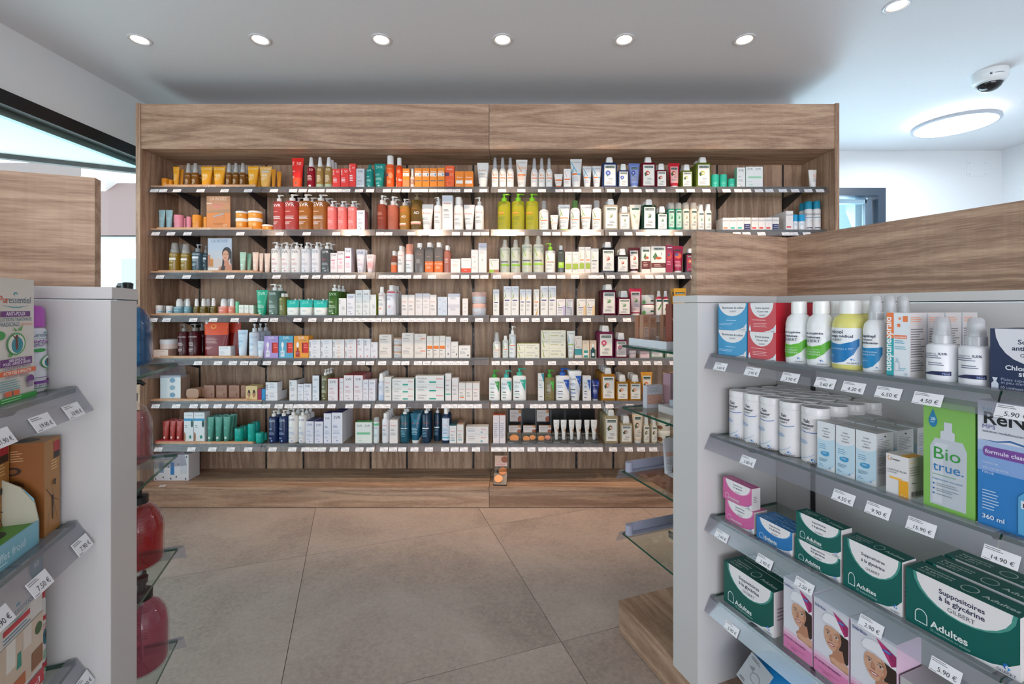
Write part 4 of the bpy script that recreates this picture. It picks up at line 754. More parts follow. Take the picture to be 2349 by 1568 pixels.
# row 7
S('lrt', 'tube', '#b5453e', 'brick red small tube', [('l', -.3, .7, .5, 4, '#d88a80', .05), ('e', 0, .18, .14, .06, '#e8d8d0')], br=.36)
S('lgt', 'tube', '#4f9a88', 'sea green tube', [('t', 'LA ROSÉE', 0, .84, .7, '#7fb8a8'), ('l', -.3, .6, .4, 2, '#9accc0', .05), ('e', 0, .18, .14, .05, '#dfe9e2')])
S('lws', 'box', '#e9edee', 'white set carton with cut-out windows', [('r', -.5, .72, .5, .80, '#3f9fcc'), ('t', 'LA ROSÉE', 0, .88, .7, '#a8b8c4'), ('e', .36, .62, .12, .12, '#2f5a58'), ('e', -.42, .18, .1, .16, '#a8785a'), ('e', .18, .18, .12, .06, '#2f8f80'), ('l', -.4, .55, .3, 2, '#4a8a90', .05)])
S('lcs', 'stick', '#16b0a0', 'teal deodorant stick', [('l', -.3, .8, .6, 3, '#5ad0c4', .1)], lf=.5)
S('snb', 'pump', '#102a5c', 'navy blue pump bottle', svr('#dfe6f2', '#a8b8d8'), bf=.82, dir=1)
S('snw', 'pump', '#f1eeea', 'cream white pump bottle with blue print', svr('#5a6a98', '#a8b4d8'), bf=.82, dir=-1)
S('snx', 'box', '#eae9f2', 'white carton with navy top', svr('#5a6090', '#a8acd0'), ct='#2a2a78', cs='#c9c9dc')
S('sny', 'box', '#e9e9f2', 'tall white carton with navy top', svr('#3a3f60', '#a8acd0', '#4a50a8'), ct='#2a2a78', cs='#e2e2ec')
S('sgx', 'box', '#e9ede6', 'wide white twin carton with green top', [('t', 'SVR', -.24, .78, .32, '#7a8088'), ('t', 'SVR', .24, .78, .32, '#7a8088'), ('r', -.42, .42, .4, .52, '#7ac89a'), ('l', -.4, .24, .4, 1, '#8fcdb0'), ('t', '·ABN·', -.2, .1, .25, '#8fcdb0')], ct='#5ab06a')
S('sgs', 'aero', '#dfe6e6', 'slim white can with green ring', [('r', -.5, .82, .5, .92, '#6ac08a'), ('t', 'SVR', -.1, .68, .6, '#6a7078'), ('l', -.3, .4, .6, 3, '#a8b8c0', .05)], bf=.84, cap='#e0e2e2', mc='clear')
S('am7', 'cap', '#e9e9ee', 'white lotion bottle with round cap', av(v=.7), bf=.84, cr=.3)
S('am8', 'box', '#efe7e3', 'white carton beside lotion bottles', av(v=.74))
S('at4', 'pump', '#0f4f62', 'dark teal gel bottle', [('t', 'Avène', 0, .66, .6, '#b8503f'), ('r', -.4, .5, .3, .53, '#cfe0e6'), ('l', -.4, .44, .6, 5, '#7ab8c4', .05)], bf=.86, m='plastic', dir=1)
S('at5', 'tube', '#0a5a76', 'teal blue tube with white cap', [('t', 'Avène', 0, .64, .6, '#c85a4a'), ('l', -.34, .5, .6, 5, '#a8d0dc', .05), ('e', 0, .72, .16, .08, '#2a7a94')], cap='#f1f1ef', ch=.11)
S('at6', 'pump', '#0c2f48', 'deep navy gel pump bottle', [('t', 'Avène', 0, .66, .6, '#b8503f'), ('r', -.4, .48, .3, .52, '#dfe9ee'), ('l', -.4, .42, .6, 5, '#7aa8c4', .05)], bf=.84, m='plastic', dir=1)
S('at7', 'cap', '#0e2f50', 'navy bottle with white label', [('r', -.40, .1, .40, .86, '#dbe2ec'), ('t', 'Avène', 0, .60, .5, '#e8907a'), ('l', -.34, .48, .6, 4, '#7a9ac0', .05), ('r', -.4, .17, .4, .22, '#6ab8d0')], bf=.82, cr=.25)
S('at8', 'box', '#eee8e4', 'small carton with teal top', av(v=.64, acc='#1f9aa8'), ct='#12707e')
S('at9', 'box', '#f0e7df', 'small carton with peach top', av(v=.64, acc='#3fa8b8'), ct='#d8a88a')
S('ata', 'box', '#efe7e2', 'flat white carton lying lengthwise', [('t', 'Avène', .28, .56, .22, '#e2583f'), ('l', -.42, .66, .4, 3, '#a8a4a4', .16), ('e', .2, .24, .05, .1, '#7ab0c0')])
S('cou', 'box', '#e9dfe0', 'tall carton with orange top', [('l', -.3, .85, .6, 1, '#e8a898'), ('l', -.35, .7, .7, 8, '#b0a8b4', .07)], ct='#d86a4a')
S('cvr', 'box', '#e0d5cf', 'compact powder carton', [('t', 'Couvrance', -.08, .68, .66, '#8a7f7c'), ('r', .28, .72, .5, .98, '#d08a4a'), ('l', -.4, .5, .5, 2, '#b0a49f', .1), ('e', .4, .2, .2, .26, '#a85a3a')], ct='#d89a6a')
S('cvt', 'tube', '#eeeae2', 'small ivory concealer tube', [('l', -.2, .8, .4, 1, '#b8b0a8'), ('r', .1, .42, .4, .54, '#c8905a'), ('l', -.2, .6, .4, 3, '#c9c2ba', .06)], br=.26)
S('khj', 'jar', '#efe6d2', 'cream mask jar with nut picture', [('r', 0, .62, .4, .8, '#17493d'), ('e', -.32, .4, .14, .26, '#8a5a3a')], cap='#f1ead8', lf=.28)
S('kht', 'tube', '#ecd0ae', 'peach tube with nut label', klo('#8a5a3a', 'fruit', '#f2e2cc', .14, .9, .32), cap='#f2f0ea')
S('khs', 'spray', '#d8cfb4', 'small cream spray bottle with nut label', klo('#8a5a3a', 'fruit', '#efe9da', .1, .9, .4), bf=.72, cap='#e9e6dc', cr=.28)
# ---------------------------------------------------------------- room
XL, XR, YB, YF = -2.446, 4.25, 3.95, -4.0
def yz_wall_with_opening(name, x0, x1, ya, yb, openings, m, horiz='y'):
    """wall made of boxes around openings; horiz is the axis it runs along"""
    mb = MB(); cur = ya
    for (a, b, z0, z1) in openings+[(yb, yb, 0, 0)]:
        def bx(p, q, r, t):
            if q-p < 1e-4 or t-r < 1e-4: return
            if horiz == 'y': mb.box(x0, p, r, x1, q, t, m)
            else: mb.box(p, x0, r, q, x1, t, m)
        bx(cur, a, 0, CEIL)
        if b > a: bx(a, b, 0, z0); bx(a, b, z1, CEIL)
        cur = b
    return struct(name, mb)
yz_wall_with_opening('wall_left', XL-.25, XL, YF, YB, [(-2.0, 3.85, .35, 2.237)], WALL)
yz_wall_with_opening('wall_right', XR, XR+.2, YF, YB, [], WALL)
yz_wall_with_opening('wall_back', YB, YB+.2, XL-.25, XR+.2, [(2.30, 3.229, 0, 2.223)], WALL, 'x')
yz_wall_with_opening('wall_front', YF-.2, YF, XL-.25, XR+.2, [(-1.8, 3.6, .1, 2.3)], WALL, 'x')
struct('ceiling', MB().box(XL-.25, YF-.2, CEIL, XR+.2, YB+.2, CEIL+.2, CEILM))
# floor: .915 m stone tiles laid in the direction of the aisle
fo = struct('floor', MB().box(XL-.25, YF-.2, -.05, XR+.2, YB+.2, -.004, mat('#7d746c', 'plain', .8)))
e1 = Vector((.3269, -.945)); e2 = Vector((.945, .3269)); T_ = .915
for i in range(-9, 9):
    for j in range(-9, 9):
        a0, b0 = -1.475+i*T_, .696+j*T_
        g = .0012
        q = [(e1*a+e2*b) for a, b in ((a0+g, b0+g), (a0+g, b0+T_-g), (a0+T_-g, b0+T_-g), (a0+T_-g, b0+g))]
        q = cliprect([tuple(p) for p in q], XL, YF, XR, YB)
        if len(q) < 3: continue
        area = sum(q[k][0]*q[(k+1) % len(q)][1]-q[(k+1) % len(q)][0]*q[k][1] for k in range(len(q)))
        if abs(area) < .004: continue
        if area < 0: q = q[::-1]
        mb = MB(); n = len(q); cxx = sum(p[0] for p in q)/n; cyy = sum(p[1] for p in q)/n
        mb.face([(x, y, 0) for x, y in q], FLOORM)
        for k in range(n):
            p, r = q[k], q[(k+1) % n]; mb.face([(p[0], p[1], -.004), (r[0], r[1], -.004), (r[0], r[1], 0), (p[0], p[1], 0)], FLOORM)
        mb.build('tile', fo)
struct('wall_rear', MB().box(-2.18, 3.06, 0, 1.90, 3.16, CEIL, WALL))  # unseen partition, added to keep light off the ceiling above the unit
# left shop window
wf = MB(); yA, yB_, zA, zB = -2.0, 3.85, .35, 2.237
xf0, xf1 = XL-.10, XL+.004
wf.box(xf0, yA, zB-.07, xf1, yB_, zB, BLACKM); wf.box(xf0, yA, zA, xf1, yB_, zA+.07, BLACKM)
for y in (yA, .6, yB_-.07): wf.box(xf0, y, zA+.07, xf1, y+.07, zB-.07, BLACKM)
w1 = struct('window_1', wf)
MB().box(xf0-.004, yA, zB-.10, xf0+.03, yB_, zB-.07, mat('#8fb0b8', 'metal', .3)).build('glazing_bead', w1)
MB().box(XL-.055, yA+.07, zA+.07, XL-.045, yB_-.07, zB-.07, GLASS).build('window_pane', w1)
# canopy over the pavement outside and what is seen beyond it
cn = thing('entrance_canopy', 'white canopy soffit with dark edge beam outside the shop window', 'canopy', (-3.6, 2.6, 2.3))
SOF = paint('white_canopy_soffit', '#f3f4f5', 5)
cs = MB(); A_, B_ = Vector((-4.9, 2.62)), Vector((XL-.26, 3.79))
cs.face([(XL-.26, -2.5, 2.3), (XL-.26, 3.79, 2.3), (A_.x, A_.y, 2.3), (-4.9, -2.5, 2.3)], SOF)
cs.face([(XL-.26, -2.5, 2.5), (-4.9, -2.5, 2.5), (A_.x, A_.y, 2.5), (XL-.26, 3.79, 2.5)], SOF)
cs.build('soffit', cn, off=(-3.6, 2.6, 2.3))
bm_ = MB(); dv = (B_-A_).normalized(); nn = Vector((-dv.y, dv.x))*.05
bm_.face([(A_.x, A_.y, 2.265), (B_.x, B_.y, 2.265), (B_.x, B_.y, 2.3), (A_.x, A_.y, 2.3)], BLACKM)
bm_.face([(A_.x, A_.y, 2.265), (A_.x+nn.x, A_.y+nn.y, 2.265), (B_.x+nn.x, B_.y+nn.y, 2.265), (B_.x, B_.y, 2.265)], BLACKM)
bm_.face([(A_.x+nn.x, A_.y+nn.y, 2.265), (A_.x+nn.x, A_.y+nn.y, 2.5), (B_.x+nn.x, B_.y+nn.y, 2.5), (B_.x+nn.x, B_.y+nn.y, 2.265)], BLACKM)
bm_.build('edge_beam', cn, off=(-3.6, 2.6, 2.3))
struct('pavement', MB().box(-30, -12, -.25, 30, 30, -.12, paint('pale_pavement', '#e2e0dc', 3)))
# houses across the street
def house(x, y, wd, dp, hh, rh, label, roofc, chim=False):
    t = thing('house', label, 'house', (x, y, -.12), 0, 'pale houses across the street')
    MB().box(0, 0, 0, wd, dp, hh, EXTW).build('wall', t)
    r = MB(); rm = mat(roofc, 'plain', .8)
    r.face([(-.2, -.2, hh), (wd+.2, -.2, hh), (wd+.2, dp/2, hh+rh), (-.2, dp/2, hh+rh)], rm); r.face([(wd+.2, dp+.2, hh), (-.2, dp+.2, hh), (-.2, dp/2, hh+rh), (wd+.2, dp/2, hh+rh)], rm)
    r.face([(-.2, dp+.2, hh), (-.2, -.2, hh), (-.2, dp/2, hh+rh)], EXTW); r.face([(wd+.2, -.2, hh), (wd+.2, dp+.2, hh), (wd+.2, dp/2, hh+rh)], EXTW)
    r.build('roof', t)
    for k in range(int(wd/1.6)):
        f = MB().box(.5+k*1.6, -.04, hh-1.5, 1.2+k*1.6, .02, hh-.5, mat('#eef0f2', 'plain', .5)).build('window', t)
        MB().box(.56+k*1.6, -.05, hh-1.44, 1.14+k*1.6, -.04, hh-.56, mat('#a9bcc8', 'plain', .2)).build('pane', f)
    if chim:
        b = MB(); b.box(1.2, dp*.4, hh+rh*.5, 1.9, dp*.6, hh+rh+1.0, mat('#cfc0bc', 'plain', .8)); b.build('chimney', t)
house(-13.6, 11.5, 6.6, 4, 3.1, 1.9, 'pale house with tiled roof and brick chimney seen through shop window', '#7d5f5c', True)
house(-21.5, 14, 7, 4, 4.6, 1.8, 'farther pale house at the window edge', '#77625f')
# rear right door
dr = MB(); dm = NAVYFR; ya, yb = YB-.02, YB+.1
dr.box(2.30, ya, 2.158, 3.229, yb, 2.223, dm); dr.box(3.164, ya, 0, 3.229, yb, 2.158, dm); dr.box(2.30, ya, 0, 2.365, yb, 2.158, dm)
d1 = struct('door_1', dr)
MB().box(2.365, YB+.03, 2.10, 3.10, YB+.07, 2.135, mat('#7f99a8', 'plain', .4)).build('door_leaf_rail', d1)
MB().box(3.09, YB+.03, .02, 3.15, YB+.07, 2.135, mat('#51606e', 'plain', .4)).build('door_leaf_stile', d1)
MB().box(2.40, YB+.045, .1, 3.09, YB+.055, 2.10, GLASS).build('door_pane', d1)
MB().box(3.168, YB+.25, 0, 4.4, YB+2.6, 2.6, paint('blue_grey_render', '#7fa0b0', 12)).build('trim_2')['kind'] = 'structure'
apn = struct('trim_1', MB().box(4.02*0+3.945, YB-.006, 2.33, 4.12, YB, 2.457, WALL))
for sx in (3.965, 4.10):
    for sz in (2.345, 2.44): MB().box(sx-.003, YB-.008, sz-.003, sx+.003, YB-.006, sz+.003, mat('#9aa4aa')).build('screw', apn)
# ---------------------------------------------------------------- ceiling lights, camera dome
spot_glow = emit('spot_lamp_face', '#ffe3c4', 9)
nm = ['first downlight from the window wall', 'second downlight from the window wall', 'third downlight from the window wall', 'fourth downlight from the window wall', 'fifth downlight from the window wall', 'sixth downlight from the window wall, above the end of the shelving', 'separate downlight near the top edge of the ceiling view']
for (x, y), n_ in zip(SPOTS, nm):
    t = thing('recessed_downlight', 'white round recessed '+n_, 'ceiling light', (x, y, CEIL), 0, 'recessed downlights')
    r = MB(); r.loft([(0, .052, .052), (-.004, .052, .052), (-.006, .047, .047), (-.004, .040, .040), (-.001, .036, .036)], mat('#cfcfd2', 'plastic'), 32, caps=(0, 0)); r.build('rim', t)
    MB().loft([(-.0035, .0, .0), (-.0035, .034, .034)], spot_glow, 28, caps=(0, 0)).build('lamp_face', t)
t = thing('round_ceiling_light', 'large white round flush ceiling light near the camera dome', 'ceiling light', (3.16, 3.25, CEIL))
MB().loft([(0, .06, .06), (-.045, .06, .06)], mat('#d9dadc'), 24).build('mount', t)
MB().loft([(-.040, .0, .0), (-.040, .215, .215)], emit('panel_halo', '#ffffff', 2.2), 48, caps=(0, 0)).build('backlight_ring', t)
MB().loft([(-.044, .225, .225), (-.044, .238, .238), (-.062, .238, .238), (-.066, .232, .232), (-.066, .220, .220)], mat('#b9bcc4', 'plastic'), 56, caps=(0, 0)).build('rim', t)
MB().loft([(-.064, 0, 0), (-.064, .222, .222)], emit('panel_face', '#ffffff', 6), 56, caps=(0, 0)).build('diffuser', t)
t = thing('dome_camera', 'white dome security camera with dark glass on the ceiling', 'security camera', (2.76, 2.63, CEIL))
MB().loft([(0, .078, .078), (-.022, .080, .080), (-.05, .076, .076), (-.064, .066, .066), (-.068, .058, .058)], mat('#e4e8ea', 'plastic'), 36, caps=(1, 1)).build('housing', t)
MB().loft([(-.066, .054, .054), (-.078, .053, .053), (-.092, .046, .046), (-.104, .032, .032), (-.110, .012, .012)], mat('#16181c', 'plain', .04), 32).build('dome_glass', t)
MB().loft([(-.066, .063, .063), (-.072, .061, .061), (-.072, .055, .055)], mat('#cfd3d6', 'plastic'), 32, caps=(0, 0)).build('collar', t)
p = MB(); print_mesh([('r', -.22, .40, .28, .50, '#6a7884'), ('e', -.36, .46, .07, .2, '#3a4654'), ('e', -.33, .47, .03, .1, '#cfd6da')], lambda x, z, o: (.0793*math.sin(R(-18)+x/.08), -.0797*math.cos(R(-18)+x/.08)-o, -.05+z), .09, .03, True, p); p.build('maker_mark', t)

# ---------------------------------------------------------------- wooden wall unit behind everything
D0, DS, DB = 2.70, 2.77, 3.01
UNIT = Frame((0, 0), (1, 0), (0, 1))
def px(x, Y=D0): return (x-CX)*Y/FPX
UO = (-.3, 2.85, 0)
U = thing('wall_shelving_unit', 'large oak-look wall shelving unit filling the rear of the shop', 'shelving unit', UO)
ZT = 2.40; x0, x1 = px(313), px(1924); xi0, xi1 = px(323), px(1915)
MB().box(x0, D0-.006, 0, xi0, DB+.03, ZT, WZ).build('side_panel', U, off=UO, bevel=.001)
MB().box(xi1, D0-.006, 0, x1, DB+.03, ZT, WZ).build('side_panel', U, off=UO, bevel=.001)
xm = px(1122)
for a, b in ((xi0+.0008, xm-.0012), (xm+.0012, xi1-.0008)):
    MB().box(a, D0, 2.131, b, D0+.02, ZT-.003, WX).build('header_panel', U, off=UO)
    MB().box(a, D0+.02, 2.131, b, DB, 2.149, WX).build('soffit_board', U, off=UO)
    MB().box(a, D0+.02, ZT-.02, b, DB+.03, ZT, WX).build('top_board', U, off=UO)
    MB().box(a, D0-.002, .104, b, DB, .126, WX).build('deck_board', U, off=UO)
    MB().box(a, D0+.004, .004, b, D0+.022, .101, WX).build('plinth_panel', U, off=UO)
UPX = [457.7, 610.6, 696, 850, 933.5, 1086, 1170, 1322, 1407, 1560, 1644.6, 1796]
ups = [px(v, DB) for v in UPX]
edges = [xi0]+ups+[xi1]
for a, b in zip(edges, edges[1:]):
    MB().box(a+(.007 if a != xi0 else 0), DB, .126, b-(.007 if b != xi1 else 0), DB+.018, 2.131, WZ).build('back_panel', U, off=UO)
MB().box(xi0, DB+.02, .0, xi1, DB+.03, 2.40, DARKST).build('rear_sheet', U, off=UO)
def upright(xc):
    mb = MB(); mb.box(xc-.006, DB+.006, .126, xc+.006, DB+.019, 2.131, DARKST)
    z = .15
    while z < 2.10:
        mb.box(xc-.0022, DB+.004, z, xc+.0022, DB+.0065, z+.022, mat('#57575c', 'metal')); z += .05
    mb.build('slotted_upright', U, off=UO)
for xc in ups: upright(xc)
ZS = [1.922-.2606*k for k in range(7)]
ROWS = ['top', 'second', 'third', 'fourth', 'fifth', 'sixth', 'lowest']
BAYS = ['leftmost', 'second', 'third', 'fourth', 'fifth', 'rightmost']
BX = [(345, 601.5), (603, 861.5), (863.5, 1122), (1126, 1384.5), (1386.5, 1640), (1643, 1896)]
_tag = {}
def tag_mesh(price, w=.048, h=.025):
    k = (price, w, h)
    if k in _tag: return _tag[k]
    mb = MB(); mb.box(-w/2, -.0006, 0, w/2, 0, h, mat('#eeedf0', 'plain', .5))
    print_mesh([('t', price+' €', .08, .18, .62, '#2b2b30'), ('l', -.46, .86, .62, 2, '#77777c', .12), ('l', -.46, .07, .3, 1, '#77777c', .1)], lambda x, z, o: (x, -.0006-o, z), w, h, False, mb)
    _tag[k] = mb.mesh('price_tag'); return _tag[k]
LIPP = [(.0, .0035), (.012, .0035), (.012, .002), (.0, .002), (-.0208, -.038), (-.0222, -.0372), (-.002, -.0002)]
def lip(mbm, xa, xb, y, z):
    return mbm.extrude([(y+a, z+b) for a, b in LIPP], xa, xb, ACRY)
TAGS = {  # price tags: crop origin x, scale, row -> left edges
}
def tags_on(parent, xs, prices, fr, y, z, tw=.048, th=.025, lo=.5):
    for i, xv in enumerate(xs):
        o = obj('price_tag', tag_mesh(prices[i % len(prices)], tw, th), parent)
        o.location = (xv, y-.0232, z-.0368); o.rotation_euler = (R(-28), 0, 0)
tagpx = {0: [[346, 366, 398, 452, 507, 561], [620, 664, 686, 708, 727, 749, 767, 786, 815, 840], [879, 901, 922, 945, 964, 985, 1004, 1019, 1038, 1065, 1100], [1143, 1187, 1234, 1274, 1295, 1315, 1360], [1392, 1424, 1453, 1481, 1508, 1550, 1575, 1611], [1657, 1684, 1704, 1731, 1755, 1786, 1814, 1844, 1871]],
 1: [[349, 384, 422, 543], [633, 695, 763, 806], [863, 882, 935, 967, 1037, 1063, 1084, 1104], [1185, 1245, 1267, 1290, 1314, 1360], [1397, 1432, 1459, 1490, 1516, 1547], [1681, 1703, 1737, 1793, 1812, 1841]],
 2: [[359, 420, 520, 562], [626, 690, 717, 742, 761, 781, 798, 822], [869, 888, 907, 925, 949, 982, 1035, 1058, 1081, 1102], [1131, 1177, 1211, 1256, 1278, 1310, 1350, 1367], [1392, 1424, 1450, 1480, 1503, 1527, 1552, 1584], [1680, 1740, 1800]],
 3: [[344, 374, 435, 481, 530, 573], [598, 620, 674, 708, 744, 767, 787, 805, 822, 839], [857, 877, 897, 916, 934, 951, 968, 985, 1003, 1028, 1056, 1090], [1125, 1161, 1195, 1220, 1248, 1287, 1337], [1395, 1429], [1680, 1740]],
 4: [[446, 492, 526, 552, 573], [604, 638, 674, 705, 734, 760, 789, 820, 840], [868, 901, 921, 950, 970, 990, 1008, 1023, 1039, 1057], [1128, 1150, 1169, 1205, 1257, 1304, 1321, 1349], [1391, 1418, 1446, 1474, 1500, 1536], [1680]],
 5: [[349, 396, 436, 461, 491, 519, 546, 565, 583], [602, 631, 654, 674, 692, 708, 726, 752, 793, 832], [860, 878, 913, 973, 1013, 1031, 1050, 1068, 1087], [1126, 1153, 1183, 1216, 1235, 1258, 1285, 1310, 1335, 1360], [1389, 1436], [1680]],
 6: [[355, 431, 479, 521, 561], [617, 662, 692, 711, 730, 757, 783, 816, 841], [872, 893, 914, 942, 975, 1012, 1034, 1055, 1083], [1127, 1145, 1166, 1184, 1210, 1235, 1255, 1273, 1291, 1311, 1328, 1346, 1364], [1397, 1433, 1461, 1489, 1524], [1680]]}
PR = ['12.90', '14.90', '21.90', '13.90', '9.90', '15.90', '17.90', '16.90', '11.90', '22.90', '8.90', '19.90', '10.90', '23.90']
BRK = [(DS+.01, -.001), (DB, -.001), (DB, -.075), (DB-.02, -.078), (DS+.02, -.012)]
for r, Z in enumerate(ZS):
    for b, (pa, pb) in enumerate(BX):
        xa, xb = px(pa, DS), px(pb, DS); O = ((xa+xb)/2, DS, Z)
        sh = thing('glass_shelf', 'clear glass shelf with price strip, %s row, %s bay of wooden unit' % (ROWS[r], BAYS[b]), 'glass shelf', O, 0, 'glass shelves of wooden wall unit')
        g = MB(); g.box(xa, DS, Z-.008, xb, DB-.005, Z, GLASS, front=GEDGE); g.build('glass_plate', sh, off=O)
        l = MB(); lip(l, xa, xb, DS-.001, Z); lo = l.build('price_strip', sh, off=O)
        tags_on(lo, [px(v+9, DS-.015)-O[0] for v in tagpx[r][b]], PR[(r*3+b*5) % 11:]+PR, None, -.001, 0)
        for xc in ups[2*b:2*b+2]:
            k = MB(); k.extrude([(y, Z-.008+z) for y, z in BRK], xc-.002, xc+.002, DARKST); k.build('bracket', sh, off=O)
# ---------------------------------------------------------------- gondolas either side of the aisle
DV1, DV2 = (-.348, .9375), (.9375, .348)
P1 = (.5173, 1.2695); L1 = (-.6640, .7540)
GR = Frame(P1, (.348, -.9375), DV2)            # right gondola: a runs towards the camera, b into the shelf
GL = Frame(L1, (-.348, .9375), (-.9375, -.348))  # left gondola: a runs away from the camera (negative = nearer)
ZG = [1.058, .832, .605, .378]; HG = 1.224
def gondola(fr, sgn, label, name='gondola_unit'):
    """sgn +1: shelves run along +a from the end panel; -1: along -a. local frame = (a, b, z)"""
    t = thing(name, label, 'shelving unit', (fr.O[0], fr.O[1], 0), fr.rot)
    s = sgn; LEN = 1.14; TH = .0995
    def B(n, a0, b0, z0, a1, b1, z1, m, **k): return MB().box(s*a0, b0, z0, s*a1, b1, z1, m).build(n, t, **k)
    B('end_panel', -TH, 0, .12, 0, .83, HG-.0215, GOND)
    B('top_cap', -TH-.001, -.0015, HG-.020, .0015, .8315, HG, GOND, bevel=.0008)
    B('edge_trim', -.0005, .0002, .121, .0012, .0205, HG-.022, GOND)
    B('back_panel', .002, .2995, .12, LEN, .5305, HG-.024, GOND)
    B('back_cap', .002, .2985, HG-.020, LEN, .5315, HG, GOND)
    B('plinth_panel', -TH-.313, .02, .004, LEN, .038, .1, WX)
    B('plinth_panel', -TH-.313, .79, .004, LEN, .81, .1, WX)
    B('plinth_panel', -TH-.313, .038, .004, -TH-.295, .79, .1, WY)
    B('deck_board', -TH-.315, .018, .1, LEN, .812, .12, WX, bevel=.0008)
    B('sign_board', -.070, .0416, HG, -.0487, .79, HG+.19, WY)
    B('sign_board', -.0487, .406, HG, LEN, .426, HG+.19, WX)
    for a in ([.115, .59] if s > 0 else [.12, .60]):
        B('slotted_upright', a-.006, .2965, .125, a+.006, .2997, HG-.03, DARKST)
    return t
RG = gondola(GR, 1, 'pale grey gondola with oak sign boards on the side of pharmacy bottles and boxes')
LG = gondola(GL, -1, 'pale grey gondola with oak sign board beside the shop window')
def gshelf(fr, s, Z, a0, a1, label, tags=(), prices=(), grp='glass shelves of the grey gondolas'):
    ac = s*(a0+a1)/2
    x, y = fr.W(ac, 0)
    t = thing('glass_shelf', label, 'glass shelf', (x, y, Z), fr.rot, grp)
    g = MB(); g.box(s*a0-ac, .045, -.007, s*a1-ac, .296, 0, GLASS, front=GEDGE, side=GEDGE); g.build('glass_plate', t)
    l = MB(); q0, q1 = sorted((s*a0-ac-.0, s*a1-ac))
    lip(l, q0, q1, .044, 0); lo = l.build('price_strip', t)
    for (tx, pr) in tags:
        av_ = fr.solve(tx, .025)-ac
        o = obj('price_tag', tag_mesh(pr, .042, .0225), lo); o.location = (av_, .044-.0236, -.0372); o.rotation_euler = (R(-28), 0, 0)
    for a in ([.115, .59] if (a0 < .5) else []):
        if a < a1: MB().extrude([(b, z) for b, z in ((.055, -.008), (.2955, -.008), (.2955, -.06), (.28, -.062), (.065, -.018))], s*a-ac-.0015, s*a-ac+.0015, DARKST).build('bracket', t)
    return t
w_ = ['top', 'second', 'third', 'lowest']
RT = [[(1652, '3.60'), (1725, '2.90'), (1812, '2.90'), (1892, '3.60'), (1957, '4.30'), (2037, '6.50'), (2127, '4.50'), (2325, '5.90')],
      [(1715, '3.80'), (1934, '4.50'), (2013, '9.90'), (2112, '15.90'), (2295, '14.90')],
      [(1655, '2.90'), (1753, '2.90'), (1844, '2.50'), (1997, '2.90'), (2168, '5.90')],
      [(1678, '5.90')]]
for k, Z in enumerate(ZG):
    far = [q for q in RT[k] if q[0] < 2300]; near = [q for q in RT[k] if q[0] >= 2300]
    gshelf(GR, 1, Z, .003, .606, 'glass shelf with slanted price strip, %s level of the gondola of pharmacy boxes' % w_[k], far)
    gshelf(GR, 1, Z, .609, 1.13, 'nearer glass shelf continuing past the seam, %s level, gondola of pharmacy boxes' % w_[k], near)
ZL = [1.060, .843, .62, .39]
LT = [[(170, '10.90'), (99, '19.90'), (2, '21.90')], [(190, '7.90'), (93, '7.50'), (-2, '9.90')], [(193, '14.90'), (5, '12.90')], []]
for k, Z in enumerate(ZL):
    gshelf(GL, -1, Z, .003, .80, 'glass shelf with slanted price strip, %s level of the gondola by the window' % w_[k], LT[k])
# end-of-gondola glass shelves, towards the wall unit
def endshelf(fr, s, Z, label):
    x, y = fr.W(-s*(.0995+.15), .4)
    t = thing('glass_shelf', label, 'glass shelf', (x, y, Z), fr.rot, 'glass shelves on the gondola ends')
    g = MB(); g.box(-s*(-.149), -.38, -.007, -s*.145, .38, 0, GLASS, side=GEDGE, front=GEDGE); g.build('glass_plate', t)
    # price strip along the outer edge
    l = MB(); e = -s*.146
    pr = [(e-s*a*1.0, b) for a, b in LIPP]
    i0 = len(l.v); n = len(pr)
    l.v += [(a, -.392, b) for a, b in [(e+s*q[0], q[1]) for q in LIPP]]+[(a, .392, b) for a, b in [(e+s*q[0], q[1]) for q in LIPP]]
    for k in range(n):
        a, b = k, (k+1) % n; l.f.append((a, b, n+b, n+a)); l.m.append(l.mi(ACRY)); l.s.append(False)
    l.f.append(tuple(range(n))); l.m.append(0); l.s.append(False); l.f.append(tuple(range(n, 2*n))[::-1]); l.m.append(0); l.s.append(False)
    l.build('price_strip', t)
    MB().box(-s*(-.149), -.205, -.03, -s*.11, -.2, -.0075, mat('#8a8c90', 'metal')).build('bracket', t)
    MB().box(-s*(-.149), .2, -.03, -s*.11, .205, -.0075, mat('#8a8c90', 'metal')).build('bracket', t)
    return t
for k, Z in enumerate([1.054, .832, .602, .377]):
    endshelf(GR, 1, Z, 'glass end shelf facing the wall unit, %s level, gondola of pharmacy boxes' % w_[k])
    endshelf(GL, -1, Z, 'glass end shelf carrying soap bottle, %s level, gondola by the window' % w_[k])
# ---------------------------------------------------------------- goods on the wall unit (columns read off the photograph crops)
TRAY_Z = .004
def block(row, off, sc, items, u=2.787):
    x_, y_ = off; Z = ZS[row]
    for it in items:
        key, a, b, yt = it[:4]; o = it[4] if len(it) > 4 else {}
        z = Z+o.get('z', 0)+.0004
        if 'yb' in o:   # stands on something: base read from the photograph
            z = EYE-(y_+o['yb']/sc-HY)*2.787/FPX
        top = place(UNIT, key, x_+a/sc, x_+b/sc, y_+yt/sc, z, u+o.get('u', 0), ROWS[row]+' wall shelf', back=o.get('n', 0), d=o.get('d'), yaw=o.get('yaw', 0))
        if 'st' in o:   # further copies stacked under: list of top rows from bottom to top was given as st
            for y2 in o['st']:
                top = place(UNIT, key, x_+a/sc, x_+b/sc, y_+y2/sc, top+.0005, u+o.get('u', 0), ROWS[row]+' wall shelf', d=o.get('d'))
tz = dict(z=.006)
A_, B_, C_, D_ = ((330, 340), 5.8725), ((700, 340), 5.463), ((1100, 340), 5.463), ((1500, 340), 5.463)
